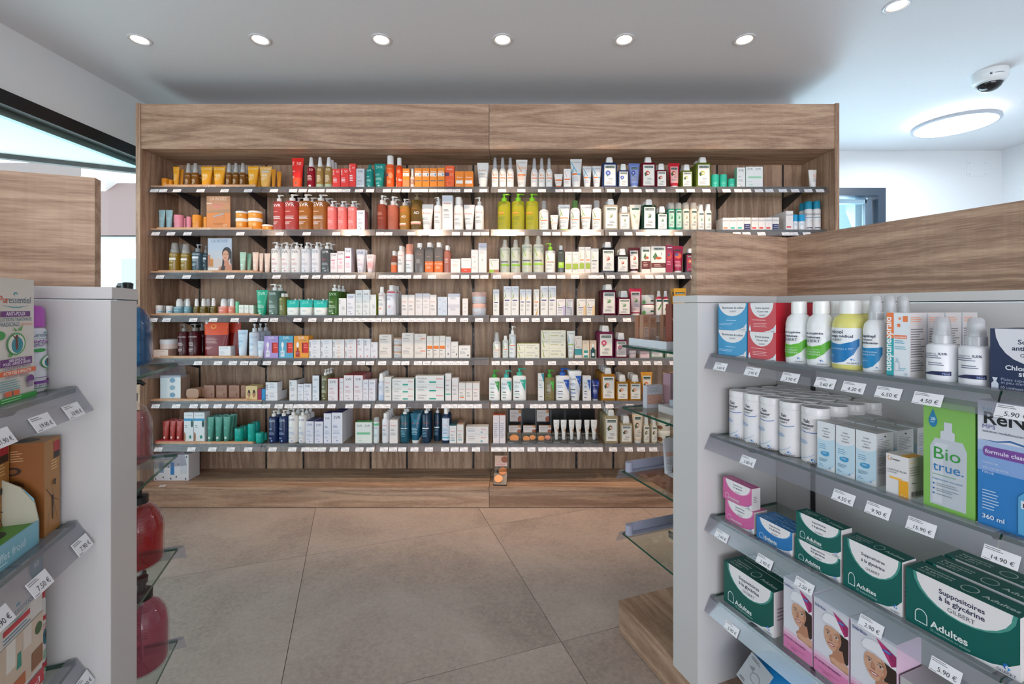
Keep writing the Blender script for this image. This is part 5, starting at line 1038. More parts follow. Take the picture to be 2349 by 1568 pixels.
E_, F_, G2 = ((330, 540), 5.8725), ((700, 540), 5.463), ((1100, 540), 4.698)
H_, I_, J_ = ((330, 730), 5.8725), ((700, 730), 5.463), ((1100, 730), 4.698)
K_, L_2, M_ = ((330, 920), 5.8725), ((700, 920), 5.463), ((1100, 920), 4.698)
T = lambda **k: dict(tz, **k)
block(0, *A_, [('yst', 212, 305, 400, T()), ('yst', 315, 372, 418, T()), ('yt1', 370, 462, 240, T()), ('ytd', 468, 526, 278, T(u=.02)), ('ysp', 532, 616, 193, T(n=1)), ('ysp', 620, 712, 190, T(n=1)), ('yt2', 728, 894, 230, T(n=1)), ('yt2', 898, 1070, 230, T()),
  ('ysp', 1086, 1166, 188, T(n=1)), ('ysp', 1176, 1258, 188, T(n=1)), ('ysp', 1270, 1352, 188, T(n=1)), ('yt2', 1364, 1522, 228, T(n=1)), ('yt3', 1526, 1702, 228, T()), ('ytd', 1706, 1770, 278, dict(u=.01)), ('ytd', 1778, 1846, 308, dict(u=.01)), ('rtb', 1962, 2132, 115)])
block(0, *B_, [('rsp', 8, 106, 100), ('asp', 124, 216, 100), ('asp', 228, 330, 98, dict(n=2)), ('rbx', 343, 441, 258), ('rbx', 445, 546, 252), ('rbx', 550, 635, 192), ('sbx', 638, 742, 255), ('tcp', 750, 848, 195), ('ttb', 850, 992, 180),
  ('oca', 1004, 1108, 82), ('osp', 1126, 1216, 110), ('obb', 1220, 1308, 252), ('wcb', 1312, 1366, 250), ('obx', 1370, 1462, 248), ('obx', 1466, 1556, 248), ('obx', 1560, 1652, 248), ('obx', 1656, 1748, 244), ('odb', 1752, 1870, 220), ('osb', 1878, 1990, 288), ('osb', 1994, 2108, 288), ('wtg', 2148, 2300, 166, dict(n=1))])
block(0, *C_, [('wsp', 148, 238, 104), ('wsp', 244, 334, 104), ('wsp', 338, 432, 104), ('wt1', 454, 606, 128), ('wsp', 644, 734, 112, dict(n=1)), ('wsp', 738, 826, 112), ('wsp', 830, 920, 110), ('wto', 938, 1048, 312), ('wbo', 1056, 1144, 258), ('wtb', 1140, 1294, 120), ('wtb', 1296, 1414, 214), ('wtb', 1416, 1534, 212),
  ('kbl', 1540, 1730, 102), ('kbls', 1736, 1876, 190), ('kbt', 1876, 2024, 176), ('kre', 2028, 2216, 102)])
block(0, *D_, [('kres', 26, 172, 186, dict(n=1)), ('krt', 192, 342, 172), ('kgrs', 348, 490, 196, dict(n=1)), ('kgr', 528, 724, 102, dict(n=1)), ('mst', 732, 836, 322), ('mst', 838, 936, 322), ('mst', 944, 1032, 376), ('sv1', 1040, 1146, 240), ('sv2', 1150, 1368, 230), ('wts', 1956, 2064, 260)])
block(1, *A_, [('btb', 174, 268, 824, T()), ('btb', 270, 368, 824, T()), ('pst', 368, 496, 892, T()), ('pst', 510, 555, 940, T(u=.03)), ('pst', 558, 618, 918, T()), ('ost', 620, 742, 892, T()), ('ost', 745, 786, 922, T(u=.03)), ('ost', 790, 842, 922, T()), ('pos', 840, 1168, 645, T(u=-.002)),
  ('cjo', 1198, 1352, 936, T(st=[840])), ('cjo', 1356, 1548, 932, T(st=[836])), ('cjo', 1556, 1706, 1022)])
block(1, *A_, [('spr', 1718, 1862, 612), ('spr', 1868, 2052, 600, dict(n=1))])
block(1, *A_, [('spo', 2058, 2240, 600, dict(n=1))])
block(1, *B_, [('spo', 66, 256, 558, dict(n=1)), ('spk', 258, 380, 645, dict(n=1)), ('spk', 386, 508, 650, dict(n=1)), ('spk', 514, 640, 648, dict(n=1)), ('sbx2', 644, 748, 776, dict(d=.06)),
  ('av1', 884, 1010, 574, dict(n=1)), ('av2', 1014, 1152, 586, dict(n=1)), ('av3', 1168, 1300, 618, dict(n=1)), ('av4', 1304, 1466, 548), ('at1', 1442, 1602, 690, dict(u=.0)), ('ap1', 1606, 1712, 598, dict(n=1)), ('ab1', 1716, 1850, 590), ('ac1', 1854, 1978, 602, dict(n=1)), ('at1', 1980, 2124, 698), ('ap1', 2122, 2238, 600)])
block(1, *C_, [('ag1', 222, 392, 552), ('ag1', 400, 570, 550), ('ag1', 576, 746, 550), ('ag2', 748, 872, 648), ('ag3', 888, 992, 830), ('ag3', 990, 1142, 696, dict(n=1)), ('ag4', 1142, 1266, 645), ('ag6', 1266, 1418, 696), ('ag5', 1416, 1540, 645),
  ('kcr', 1556, 1744, 630, dict(n=1)), ('kcrs', 1748, 1894, 722, dict(n=1)), ('kct', 1888, 2040, 696, dict(n=1)), ('kdg', 2040, 2226, 634, dict(n=2))])
block(1, *D_, [('kdgs', 36, 180, 724, dict(n=1)), ('ktg', 182, 272, 674, dict(n=1)), ('ktg', 276, 362, 674, dict(n=1)), ('ktc', 366, 460, 672, dict(n=1)), ('ktc', 466, 554, 672), ('ktw', 558, 642, 698, dict(n=1)), ('ktw', 648, 738, 694),
  ('etb', 862, 950, 870, dict(n=2)), ('etg', 951, 1040, 870, dict(n=1)), ('etg', 1042, 1128, 866), ('eto', 1130, 1214, 866), ('etr', 1222, 1310, 868), ('etr', 1312, 1396, 868), ('etr', 1398, 1484, 866), ('eto', 1486, 1570, 866), ('ett', 1654, 1746, 784, dict(n=3, d=.05)), ('ero', 1748, 1820, 828, dict(n=1)), ('ero', 1826, 1914, 828), ('esp', 1914, 2012, 654, dict(n=1)), ('esp', 2016, 2116, 650)])
block(2, *E_, [('yoil', 304, 438, 88, T(n=1)), ('yoil', 462, 590, 102, T()), ('boil', 612, 752, 106, T()), ('boil', 764, 850, 132, T(u=.03)), ('pwo', 856, 1188, 36, T(u=-.002)), ('gtb', 1272, 1364, 220, T()), ('gtd', 1370, 1440, 240, T(u=.02)), ('ctb', 1446, 1534, 222, T()), ('ctb', 1540, 1602, 236, T(u=.01)), ('ctb', 1606, 1692, 236),
  ('swp', 1696, 1828, 80, dict(n=1)), ('swp', 1832, 1964, 84, dict(n=1)), ('swp', 1966, 2098, 84, dict(n=1)), ('swl', 2102, 2234, 84, dict(n=1)), ('swl', 2240, 2372, 82, dict(n=1))])
block(2, *F_, [('sgp', 190, 314, 80, dict(n=1)), ('pbx', 316, 400, 218), ('pbx', 402, 490, 196), ('pb2', 494, 580, 154, dict(d=.06)), ('stm', 624, 744, 168, dict(n=1)), ('stp', 756, 858, 232, dict(n=1)),
  ('am1', 1066, 1142, 188, dict(n=1)), ('am2', 1146, 1236, 124, dict(n=1)), ('am3', 1248, 1352, 104), ('am4', 1366, 1490, 90), ('am5', 1494, 1608, 84, dict(n=1)), ('am5', 1612, 1726, 84, dict(n=1)), ('am6', 1730, 1820, 120, dict(n=1)), ('aw1', 1822, 1948, 290), ('aw2', 1954, 2078, 284), ('aw3', 2080, 2168, 176), ('aw4', 2170, 2276, 94)])
block(2, *G2, [('awg', 104, 210, 250), ('ad1', 218, 330, 38), ('ad1', 334, 444, 38), ('ad1', 454, 574, -4), ('ad1', 578, 698, -4), ('ad2', 710, 824, 74), ('ad3', 844, 918, 104), ('ad4', 922, 996, 174), ('ad4', 998, 1070, 174), ('ad5', 1070, 1136, 122), ('ad5', 1138, 1200, 122), ('ad6', 1202, 1284, 140),
  ('kbk', 1308, 1468, 66, dict(n=1)), ('kbks', 1476, 1614, 140, dict(n=1)), ('kbtb', 1606, 1742, 124), ('kbb', 1746, 1844, 120), ('kbb2', 1848, 2008, 116), ('kpb', 2010, 2084, 100), ('kpt', 2086, 2212, 108), ('kbp', 2214, 2360, 138)])
block(3, *E_, [('wjr', 132, 224, 938, T()), ('wjr', 226, 270, 940, T(u=.03)), ('wjr', 272, 358, 944, T()), ('dbl', 362, 504, 850, T(n=1)), ('dbl', 516, 610, 848, T()), ('dol', 648, 726, 850, T()), ('dol', 732, 824, 848, T(n=1)), ('dol', 876, 954, 840, T()), ('dpi', 972, 1108, 848, T(n=1)), ('dpi', 1114, 1210, 848, T()), ('grs', 1222, 1270, 888, T()), ('gbx', 1278, 1346, 934, T()), ('gbx', 1352, 1412, 936, T()), ('gbx', 1418, 1478, 938, T()),
  ('svg', 1484, 1648, 732), ('svc', 1658, 1806, 648, dict(n=1)), ('svo', 1810, 1900, 778, dict(n=1)), ('svp', 1908, 2076, 866, dict(n=1)), ('svp', 2084, 2256, 862, dict(n=1))])
block(3, *F_, [('svp', 92, 266, 806, dict(n=1)), ('svn', 272, 416, 612, dict(n=2)), ('sb1', 420, 514, 784), ('sb2', 520, 624, 730), ('sb3', 630, 718, 684), ('sb3', 722, 808, 680), ('sb4', 810, 890, 740),
  ('aw5', 902, 998, 640), ('aw6', 1004, 1132, 620, dict(n=2)), ('aw7', 1206, 1288, 742), ('aw7', 1290, 1372, 742), ('aw8', 1380, 1470, 726), ('aw8', 1472, 1562, 726), ('aw7', 1564, 1646, 742), ('aw9', 1658, 1780, 882, dict(st=[768])), ('awa', 1786, 1940, 868, dict(st=[728])), ('aw3', 1970, 2040, 788), ('awb', 2080, 2270, 850, dict(st=[706]))])
block(3, *G2, [('aa1', 146, 212, 580), ('aa2', 258, 340, 546), ('aa2', 342, 424, 546), ('aa3', 434, 496, 580), ('aa3', 498, 560, 580), ('aa4', 582, 644, 580), ('aa2', 656, 738, 544), ('aa2', 742, 826, 544), ('aa5', 830, 922, 684), ('aa6', 926, 1014, 684), ('aa7', 1050, 1146, 682), ('aa7', 1150, 1244, 682),
  ('kma', 1312, 1480, 524, dict(n=1)), ('kmas', 1486, 1640, 596, dict(n=1)), ('kmt', 1616, 1766, 568, dict(u=.02)), ('kmj', 1760, 1902, 748, dict(st=[640])), ('kms', 1908, 1974, 594), ('kms', 1982, 2044, 596), ('kyt', 2104, 2246, 566, dict(n=1))])
block(4, *H_, [('lbx', 126, 330, 422, T(d=.07)), ('lrp', 428, 566, 78, T()), ('lrp', 572, 712, 72, T(n=1)), ('lpo', 770, 1110, 56, T(u=.0)), ('lp2', 1120, 1290, 56, T(u=.05)), ('lw1', 1006, 1170, 376, T(u=-.0, d=.05)), ('lt1', 1236, 1378, 156, T()), ('lp1', 1386, 1526, 72, T(n=2)), ('lt2', 1512, 1610, 306, dict(u=-.0)),
  ('gvl', 1618, 1812, 236), ('gbl', 1816, 2014, 236), ('gor', 2018, 2222, 236)])
block(4, *I_, [('sq', 48, 192, 386, dict(st=[268])), ('sq', 196, 342, 386, dict(st=[266])), ('sqo', 346, 494, 386, dict(st=[266])), ('sqr', 496, 644, 386, dict(st=[264])), ('st3', 652, 734, 256), ('st3', 738, 822, 258), ('st4', 824, 908, 296),
  ('av5', 926, 1082, 350, dict(st=[204])), ('av6', 1090, 1206, 418, dict(st=[330, 242])), ('av5', 1210, 1362, 346, dict(st=[184])), ('av7', 1366, 1516, 344, dict(st=[194])), ('av8', 1524, 1600, 220), ('av8', 1604, 1680, 220), ('av8', 1682, 1756, 218), ('av9', 1760, 1824, 230), ('avb', 1828, 1916, 292), ('avb', 1922, 2072, 340)])
block(4, *J_, [('ae1', 142, 228, 150), ('ae2', 246, 312, 190, dict(n=1)), ('ae3', 316, 394, 84, dict(n=1)), ('ae4', 402, 650, 350, dict(st=[272])), ('ae4', 660, 934, 322, dict(st=[228, 128])), ('ae5', 942, 1036, 136), ('ae6', 1024, 1104, 190, dict(u=.01)), ('ae7', 1108, 1184, 238), ('ae8', 1188, 1260, 238),
  ('kpu', 1276, 1452, 80, dict(n=1)), ('kpus', 1460, 1600, 158, dict(n=1)), ('kpj', 1614, 1698, 350), ('kpx', 1734, 1832, 360), ('ksg', 1840, 1990, 200), ('ksg', 2000, 2150, 200)])
block(5, *H_, [('lto', 216, 500, 768, T(d=.08)), ('lbr', 808, 950, 900, T(u=.05)), ('lbr', 974, 1118, 900, T(u=.05)), ('lbr', 1144, 1286, 900, T(u=.05)), ('lbr', 1308, 1370, 900, T(u=.05)), ('lli', 1370, 1530, 910, T(d=.07)), ('lma', 1536, 1582, 950), ('lcy', 1586, 1634, 950),
  ('sx1', 1638, 1800, 994, dict(st=[860], n=1, d=.06)), ('sx2', 1958, 2062, 832, dict(n=2)), ('sx3', 2070, 2150, 884), ('sx3', 2152, 2258, 878), ('sx4', 2270, 2362, 768)])
block(5, *I_, [('sxo', 192, 282, 644, dict(n=2)), ('sr1', 284, 410, 756), ('sr1', 428, 482, 750), ('sr2', 484, 606, 712, dict(n=3)), ('sr2', 610, 724, 712, dict(n=3)), ('sr3', 726, 794, 768), ('sr3', 798, 878, 768, dict(d=.05)),
  ('ax1', 908, 986, 690, dict(n=3)), ('ax2', 990, 1080, 734, dict(n=1)), ('ax3', 1086, 1370, 942, dict(st=[858, 756])), ('ax3', 1378, 1746, 934, dict(st=[828, 718])), ('ax4', 1754, 1830, 692, dict(n=1)), ('aw7', 1838, 1922, 748, dict(n=1)), ('ax5', 1926, 2008, 808, dict(n=1)), ('ax6', 2010, 2096, 808, dict(n=1)), ('ax6', 2098, 2186, 808, dict(n=1))])
block(5, *J_, [('ce1', 98, 222, 560), ('ce2', 228, 350, 562), ('ce3', 356, 508, 540), ('ce4', 630, 696, 594), ('ce5', 700, 812, 556), ('ce6', 820, 978, 540), ('ce7', 962, 1110, 574, dict(n=1)), ('ce8', 1114, 1202, 620), ('ce9', 1206, 1298, 668, dict(n=1)),
  ('kye', 1312, 1470, 536, dict(n=3)), ('kyes', 1476, 1612, 612, dict(n=2)), ('kyes', 1616, 1750, 612, dict(n=2)), ('kyo', 1746, 1880, 584), ('kyo', 1990, 2130, 584)])
block(6, *K_, [('lrt', 228, 322, 272, T(n=2, z=.014)), ('lrt', 324, 410, 272, T(n=2, z=.014)), ('lrt', 412, 504, 272, T(n=2, z=.014)), ('lws', 538, 668, 150, T(d=.05)), ('lws', 672, 820, 150, T(d=.05)), ('lgt', 828, 930, 218, T(n=2)), ('lgt', 936, 1040, 216, T(n=2)), ('lgt', 1046, 1150, 214, T(n=2)), ('lcs', 1196, 1312, 372, T(n=1)), ('lcs', 1376, 1478, 310, T(n=1)), ('lcs', 1482, 1588, 432), ('lcs', 1592, 1650, 430, dict(u=.06)),
  ('snb', 1656, 1786, 134, dict(n=1)), ('snb', 1794, 1920, 128, dict(n=1)), ('snw', 1922, 2054, 110, dict(n=2)), ('snw', 2062, 2176, 112, dict(n=2))])
block(6, *L_2, [('snx', 4, 108, 250, dict(n=2, yb=0) if 0 else dict(n=2)), ('snx', 116, 224, 254, dict(n=2)), ('sny', 232, 326, 150, dict(n=1)), ('sny', 330, 468, 142, dict(n=2, d=.06)), ('sgx', 626, 838, 262, dict(d=.05)), ('sgs', 848, 920, 205),
  ('am7', 952, 1042, 156, dict(n=3)), ('am8', 1056, 1160, 236, dict(n=2)), ('at4', 1178, 1300, 108, dict(n=1)), ('at5', 1306, 1444, 160, dict(n=2)), ('at6', 1450, 1570, 84, dict(n=1)), ('at6', 1604, 1700, 84, dict(u=.04)), ('at7', 1702, 1816, 84, dict(n=1)), ('at8', 1808, 1896, 306, dict(n=3)), ('at9', 1902, 1984, 290, dict(n=3)), ('ata', 2012, 2300, 408, dict(st=[318], d=.06))])
block(6, *M_, [('cou', 146, 212, 150, dict(d=.07)), ('cou', 214, 280, 150, dict(d=.07)), ('kho', 1346, 1500, 96, dict(n=3)), ('khos', 1518, 1654, 166, dict(n=1)), ('kht', 1652, 1776, 130), ('khs', 1774, 1842, 174, dict(n=1)), ('khs', 1856, 1924, 176, dict(n=1)), ('khj', 1926, 2080, 320, dict(st=[206]))])
# jar standing on its carton
place(UNIT, 'ljr', 330+146/5.8725, 330+392/5.8725, 730+284/5.8725, EYE-(730+420/5.8725-HY)*2.787/FPX+.0005, 2.795, 'fifth wall shelf')
# rounded brown soap cases lying in a row
for k in range(3):
    xx = px(330+(700+k*22)/5.8725, 2.83); t = thing('soap_case', 'rounded brown soap case, %s of the row leaning back on the sixth shelf' % ['front', 'middle', 'rear'][k], 'soap case', (xx, 2.80+k*.035, ZS[5]+.0065+.006), 0, 'rounded brown soap cases')
    pts = [(.038*math.copysign(abs(math.cos(a))**.5, math.cos(a)), .030+.030*math.copysign(abs(math.sin(a))**.5, math.sin(a))) for a in [2*math.pi*i/28 for i in range(28)]]
    m_ = MB(); mm = mat('#b48c72', 'plastic'); i0 = 0
    m_.v = [(x, 0, z) for x, z in pts]+[(x, .026, z) for x, z in pts]
    m_.f = [tuple(range(28))[::1], tuple(range(28, 56))[::-1]]+[(i, 28+i, 28+(i+1) % 28, (i+1) % 28) for i in range(28)]; m_.m = [m_.mi(mm)]*30; m_.s = [False, False]+[True]*28
    m_.build('case_shell', t)
    MB().tube([(x*1.001, .013, .03+(z-.03)*1.001) for x, z in pts]+[(pts[0][0]*1.001, .013, pts[0][1])], .0008, mat('#8e6a54', 'plastic'), 5).build('closing_seam', t)
# pale wooden display trays in the leftmost bay
TX = [(345, 587, 378), (343, 604, 361), (343, 600, 364), (343, 597, 361), (346, 596, 368), (339, 601, 352), (358, 580, 362)]
for r, (a, b, c) in enumerate(TX):
    Z = ZS[r]+.0004; xa, xb, xc = px(a, 2.775), px(b, 2.775), px(c, 2.775); O = ((xa+xb)/2, 2.775, Z)
    t = thing('display_tray', 'pale wooden display tray under the goods, %s row of leftmost bay' % ROWS[r], 'display tray', O, 0, 'pale wooden display trays')
    MB().box(xa, 2.776, Z, xb, 2.985, Z+.0050, TRAYW).build('tray_base', t, off=O)
    xd = px([587, 579, 582, 574, 582, 569, 580][r], 2.775)
    MB().box(xc, 2.7712, Z-.006, xd, 2.7755, Z+.016, TRAYW).build('front_rail', t, off=O)
    if xd < xb-.01: MB().box(xd, 2.7735, Z-.004, xb, 2.7755, Z+.009, TRAYW).build('low_rail', t, off=O)
    MB().box(xa, 2.7735, Z-.004, xc, 2.7755, Z+.010, TRAYW).build('low_rail', t, off=O)
    p = print_mesh([('t', 'LA ROSÉE', 0, .25, .13, '#f6e6d4'), ('l', -.36, .5, .16, 2, '#ecd0b4', .2), ('l', -.17, .5, .08, 2, '#ecd0b4', .2), ('l', .14, .45, .12, 1, '#ecd0b4', .2), ('l', .28, .45, .07, 1, '#ecd0b4', .2)], lambda x, z, o: ((xc+xd)/2+x, 2.7712-o, Z-.006+z), xd-xc, .022, False)
    p.build('lettering', t, off=O)
# red tray liner, brown testers tray
O = (px(372, 2.8), 2.8, ZS[6]+.006); t = thing('red_display_base', 'low red card base under the small red tubes', 'display base', O); MB().box(px(357, 2.78)-O[0], -.02, 0, px(420, 2.78)-O[0], .17, .0135, mat('#b8404a', 'card')).build('card_base', t)
MB().box(px(357, 2.78)-O[0], -.0225, 0, px(420, 2.78)-O[0], -.0205, .0138, mat('#c85560', 'card')).build('front_lip', t)
O = (px(500, 2.8), 2.8, ZS[5]+.0058); t = thing('soap_tray', 'dusty brown soap tray with round wells before the brown cartons', 'tray', O)
MB().box(px(430, 2.79)-O[0], -.018, 0, px(560, 2.79)-O[0], .035, .004, mat('#9a6a5c', 'card')).build('tray_plate', t)
for k in range(4): MB().loft([(.0042, .019, .010), (.0046, .017, .009)], mat('#5c3c34', 'plain', .8), 20, cx=px(465+k*28, 2.79)-O[0], cy=.006).build('well', t)
# makeup counter display with black steps, bottom shelf of fourth bay
Z = ZS[6]+.0005
def mpx(v): return px(1100+v/4.698, 2.787)
O = ((mpx(296)+mpx(1286))/2, 2.78, Z)
t = thing('makeup_display', 'black tiered makeup display with six slots and orange powder testers', 'makeup display', O)
BK = mat('#1a1a1c', 'plastic'); GK = mat('#4a4d4c', 'plastic')
cols = [296, 456, 618, 786, 950, 1116, 1286]
for i in range(6):
    a, b = mpx(cols[i]+2), mpx(cols[i+1]-2); mb = MB()
    mb.extrude([(2.778, Z), (2.778, Z+.012), (2.80, Z+.018), (2.84, Z+.050), (2.90, Z+.05), (2.90, Z)], a, b, GK); mb.build('step', t, off=O)
    hh = .185 if i < 3 else .175
    bk = MB(); bk.box(a, 2.936, Z, b, 2.94, Z+hh, BK); bk.extrude([(2.901, Z), (2.936, Z), (2.936, Z+hh), (2.92, Z+hh)], a, a+.003, BK); bk.extrude([(2.901, Z), (2.936, Z), (2.936, Z+hh), (2.92, Z+hh)], b-.003, b, BK); bk.build('slot_back', t, off=O)
    print_mesh([('l', -.45, .6, .6, 1, '#b9bcbc', .3), ('l', -.45, .25, .8, 1, '#9a9c9c', .3)], lambda x, z, o: ((a+b)/2+x, 2.778-o, Z+z), b-a, .012, False).build('lettering', t, off=O)
tst = [(375, 392, 50), (505, 398, 36), (574, 380, 32), (668, 394, 36), (738, 380, 30)]
for cx_, cy_, rr in tst:
    x = mpx(cx_); f = (402-cy_)/70.; y = 2.803+f*.03; z = Z+.0205+f*.024
    o = MB().loft([(0, rr/4.698/2*.00267*2, rr/4.698*.00267), (.002, rr/4.698*.00267, rr/4.698*.00267), (.0024, rr/4.698*.0022, rr/4.698*.0022)], mat('#e8985c' if cx_ != 738 else '#e0907a', 'card'), 24).build('powder_tester', t)
    o.location = (x-O[0], y-O[1], z-Z); o.rotation_euler = (R(38), 0, 0)
def cvbox(key, a, b, yt, z, u):
    place(UNIT, key, 1100+a/4.698, 1100+b/4.698, 920+yt/4.698, z, u, 'makeup display on lowest wall shelf', d=.02)
for a, b in ((312, 446), (470, 606), (638, 774)): cvbox('cvr', a, b, 262, Z+.0505, 2.846)
for a, b, yt in ((326, 452, 84), (630, 766, 108)):
    tt = thing('carton_box', 'compact powder carton standing %s on the black makeup display' % ('high at the first slot' if a < 400 else 'high at the third slot'), 'box', ((mpx(a)+mpx(b))/2, 2.912, Z+.0505), 0, 'upper powder cartons')
    for n, me in goods_meshes('cvr', (b-a)/4.698*.00267, .075, .02): obj(n, me, tt, loc=(0, 0, .052))
    MB().box(-.03, .0, 0, .03, .02, .0515, BK).build('riser_block', tt)
for a, b in ((796, 864), (874, 942), (962, 1026), (1034, 1104), (1130, 1190), (1200, 1272)):
    s = ST['cvt']; yv = 204; place(UNIT, 'cvt', 1100+a/4.698, 1100+b/4.698, 920+yv/4.698, Z+.0188, 2.802-.004, 'makeup display on lowest wall shelf')
# powder compact tester stand and gift box on the deck, label on the deck
t = thing('powder_tester_stand', 'small black tester stand with two orange powders leaning on the deck', 'tester stand', (px(1147, 2.74), 2.715, .1265), R(-3))
MB().extrude([(0, 0), (0, .008), (.09, .085), (.10, .085), (.10, 0)], -.040, .040, mat('#2c2e2e', 'plastic')).build('slanted_base', t)
for k, (cx_, q) in enumerate(((-.010, .30), (.012, .72))):
    o = MB().loft([(0, .025, .025), (.003, .025, .025), (.0034, .022, .022)], mat('#e39a62' if k == 0 else '#c87a48', 'card'), 26).build('powder_tester', t); o.location = (cx_, .09*q, .008+.077*q+.001); o.rotation_euler = (R(40.5), 0, 0)
MB().box(-.038, .092, .085, .038, .096, .150, mat('#d8b8a8', 'card')).build('header_card', t)
print_mesh([('r', -.5, 0, .5, .3, '#e9c9c0'), ('t', 'MATIFIER', -.05, .10, .75, '#e0583c'), ('e', .3, .66, .3, .3, '#a0604a')], lambda x, z, o: (x, .092-o, .085+z), .076, .065, False).build('print', t)
S('gft', 'box', '#e9ebee', 'white gift box', [('r', -.28, .3, -.16, .75, '#7fa8cc'), ('r', .02, .22, .12, .7, '#3a88c8'), ('r', .28, .25, .46, .85, '#d8dee4'), ('l', -.45, .2, .2, 1, '#9ab')]+[('p', [(u, v), (u+.05, v), (u+.025, v+.08)], c) for u, v, c in ((-.4, .04, '#2a3a4a'), (-.2, .1, '#2a6a5a'), (0, .05, '#1f3a5a'), (.15, .12, '#2a3a4a'), (.2, .6, '#2a4a6a'), (-.05, .5, '#1f5a8a'), (.4, .04, '#2a3a3a'), (.42, .88, '#2a3a3a'))])
place(UNIT, 'gft', 345, 434, 1042, .1265, 2.80, 'seen behind the glass end shelf, at foot of wall unit', d=.10)
t = thing('stray_price_label', 'single white price label lying on the deck of the wall unit', 'price label', (px(374, 2.72), 2.715, .1262), .3)
MB().box(-.016, -.012, 0, .016, .012, .0006, mat('#eceaea')).build('paper', t); print_mesh([('t', '8.90', 0, .3, .5, '#555')], lambda x, z, o: (x, z-.012, .0006+o), .032, .024, False).build('lettering', t)
# ---------------------------------------------------------------- goods on the near gondolas
def gil(bg, title, sub, col='#27304f', big=False, rim=None, w2=.42, tail='', tri=True, logo=True, asp=1.0, bullet=False, adult='Adultes', cut=.98):
    p = []
    if tri: p += [('p', [(.5, 0), (.5, .28), (.42, .16), (.28, .06), (.05, .0)], '#eceaea')]
    if rim: p.append(('e', .03, cut+.02, .455, .535, rim))
    p.append(('e', .03 if rim else 0, cut+.02, w2+.02, .515, '#eceaea'))
    n = len(title)
    sm = bullet and asp > 2; st_ = .135 if sm else .12; k_ = .76 if sm else 1
    for i, tl in enumerate(title): p.append(('b', tl, .03, (.83 if sm else .80)-st_*i, (.74 if len(tl) > 18 else .50 if not bullet and i == 0 else .40 if len(tl) > 12 else .36)*k_, col))
    p.append(('t', G_, .03, .80-st_*n-.01, .24*k_, '#4a4f5c'))
    if bullet:
        p += [('p', ell(-.34, .235, .062, .115, 20, 0, 180)+[(-.402, .10), (-.278, .10)], '#e6efec'), ('p', ell(-.34, .235, .053, .10, 20, 0, 180)+[(-.393, .115), (-.287, .115)], bg), ('bl', adult, -.25, .13, .34, '#e9efec')]
        p.append(('tl', '50 suppositoires en sachets' if big else '10 suppositoires', -.25, .06, .36, '#a8c4bc'))
    if tri: p += swirl(.40, .13, .035, asp)+[('t', G_, .40, .03, .15, '#33405c')]
    return p
S('bic', 'box', '#3f9ccc', 'sky blue bicarbonate carton', gil('#3f9ccc', ['Bicarbonate de sodium'], '', w2=.47, asp=1.2, cut=1.02)+[('l', -.2, .36, .5, 1, '#b8dcf0', .05), ('l', -.45, .24, .6, 2, '#b8dcf0', .05), ('tl', '250 g', -.46, .05, .1, '#b8dcf0')], ct='#e4e6e8', cs='#3f9ccc')
S('eos', 'box', '#d0444c', 'red eosin solution carton', gil('#d0444c', ['Eosine aqueuse', 'à 2 pour cent'], '', '#4a4452', w2=.40, asp=1.1)+[('l', -.36, .40, .74, 1, '#f2c8c8', .05), ('l', -.3, .28, .6, 3, '#f0b8b8', .055), ('p', [(-.46, .02), (-.38, .02), (-.38, .13), (-.40, .16), (-.40, .22), (-.44, .22), (-.44, .16), (-.46, .13)], '#f0eaea')], cs='#b0162a', ct='#c03040')
def gbot(title, col, band, t2=()):
    p = [('e', 0, .62, .75, .08, '#f2f2f2'), ('p', [(-.5, .44), (-.3, .385), (0, .37), (.3, .41), (.48, .50), (.48, .36), (.36, .24), (.1, .15), (-.2, .12), (-.5, .13)], band)]
    for i, tl in enumerate(title): p.append(('b' if i < 2 else 't', tl, -.05 if i else -.02, .60-.075*i, .72 if i == 0 else .62, col))
    p += [('t', x, -.05, .31-.05*i, .62, '#d5ecd0') for i, x in enumerate(t2)]
    p += swirl(.30, .115, .06, .36)+[('t', G_, .30, .045, .26, '#33405c')]
    return p
S('eau', 'cap', '#eceded', 'white peroxide bottle with green band', gbot(['Eau oxygénée', '10 volumes', G_], '#27304f', '#5fb52e', ['Solution pour application', 'eau stabilisée', '10 volumes']), bf=.82, cr=.30, sh=.22)
S('alc', 'cap', '#ddd67a', 'yellow alcohol bottle with blue label', [('r', -.47, .10, .47, .74, '#eceef0'), ('p', [(-.47, .52), (-.3, .47), (0, .45), (.3, .50), (.44, .56), (.44, .44), (.34, .28), (.12, .15), (-.14, .115), (-.47, .12)], '#0f76b4'), ('b', 'Alcool', -.12, .64, .42, '#27304f'), ('b', 'à usage médical', -.04, .575, .74, '#27304f'), ('t', G_, -.12, .51, .38, '#3a4458'), ('t', 'Alcool éthylique à 70°', -.04, .36, .74, '#bfe0f2'), ('l', -.44, .26, .3, 2, '#8fc8e8', .03)]+swirl(.32, .19, .06, .36)+[('t', G_, .32, .12, .24, '#33405c')], m='plastic', bf=.82, cr=.30, sh=.20)
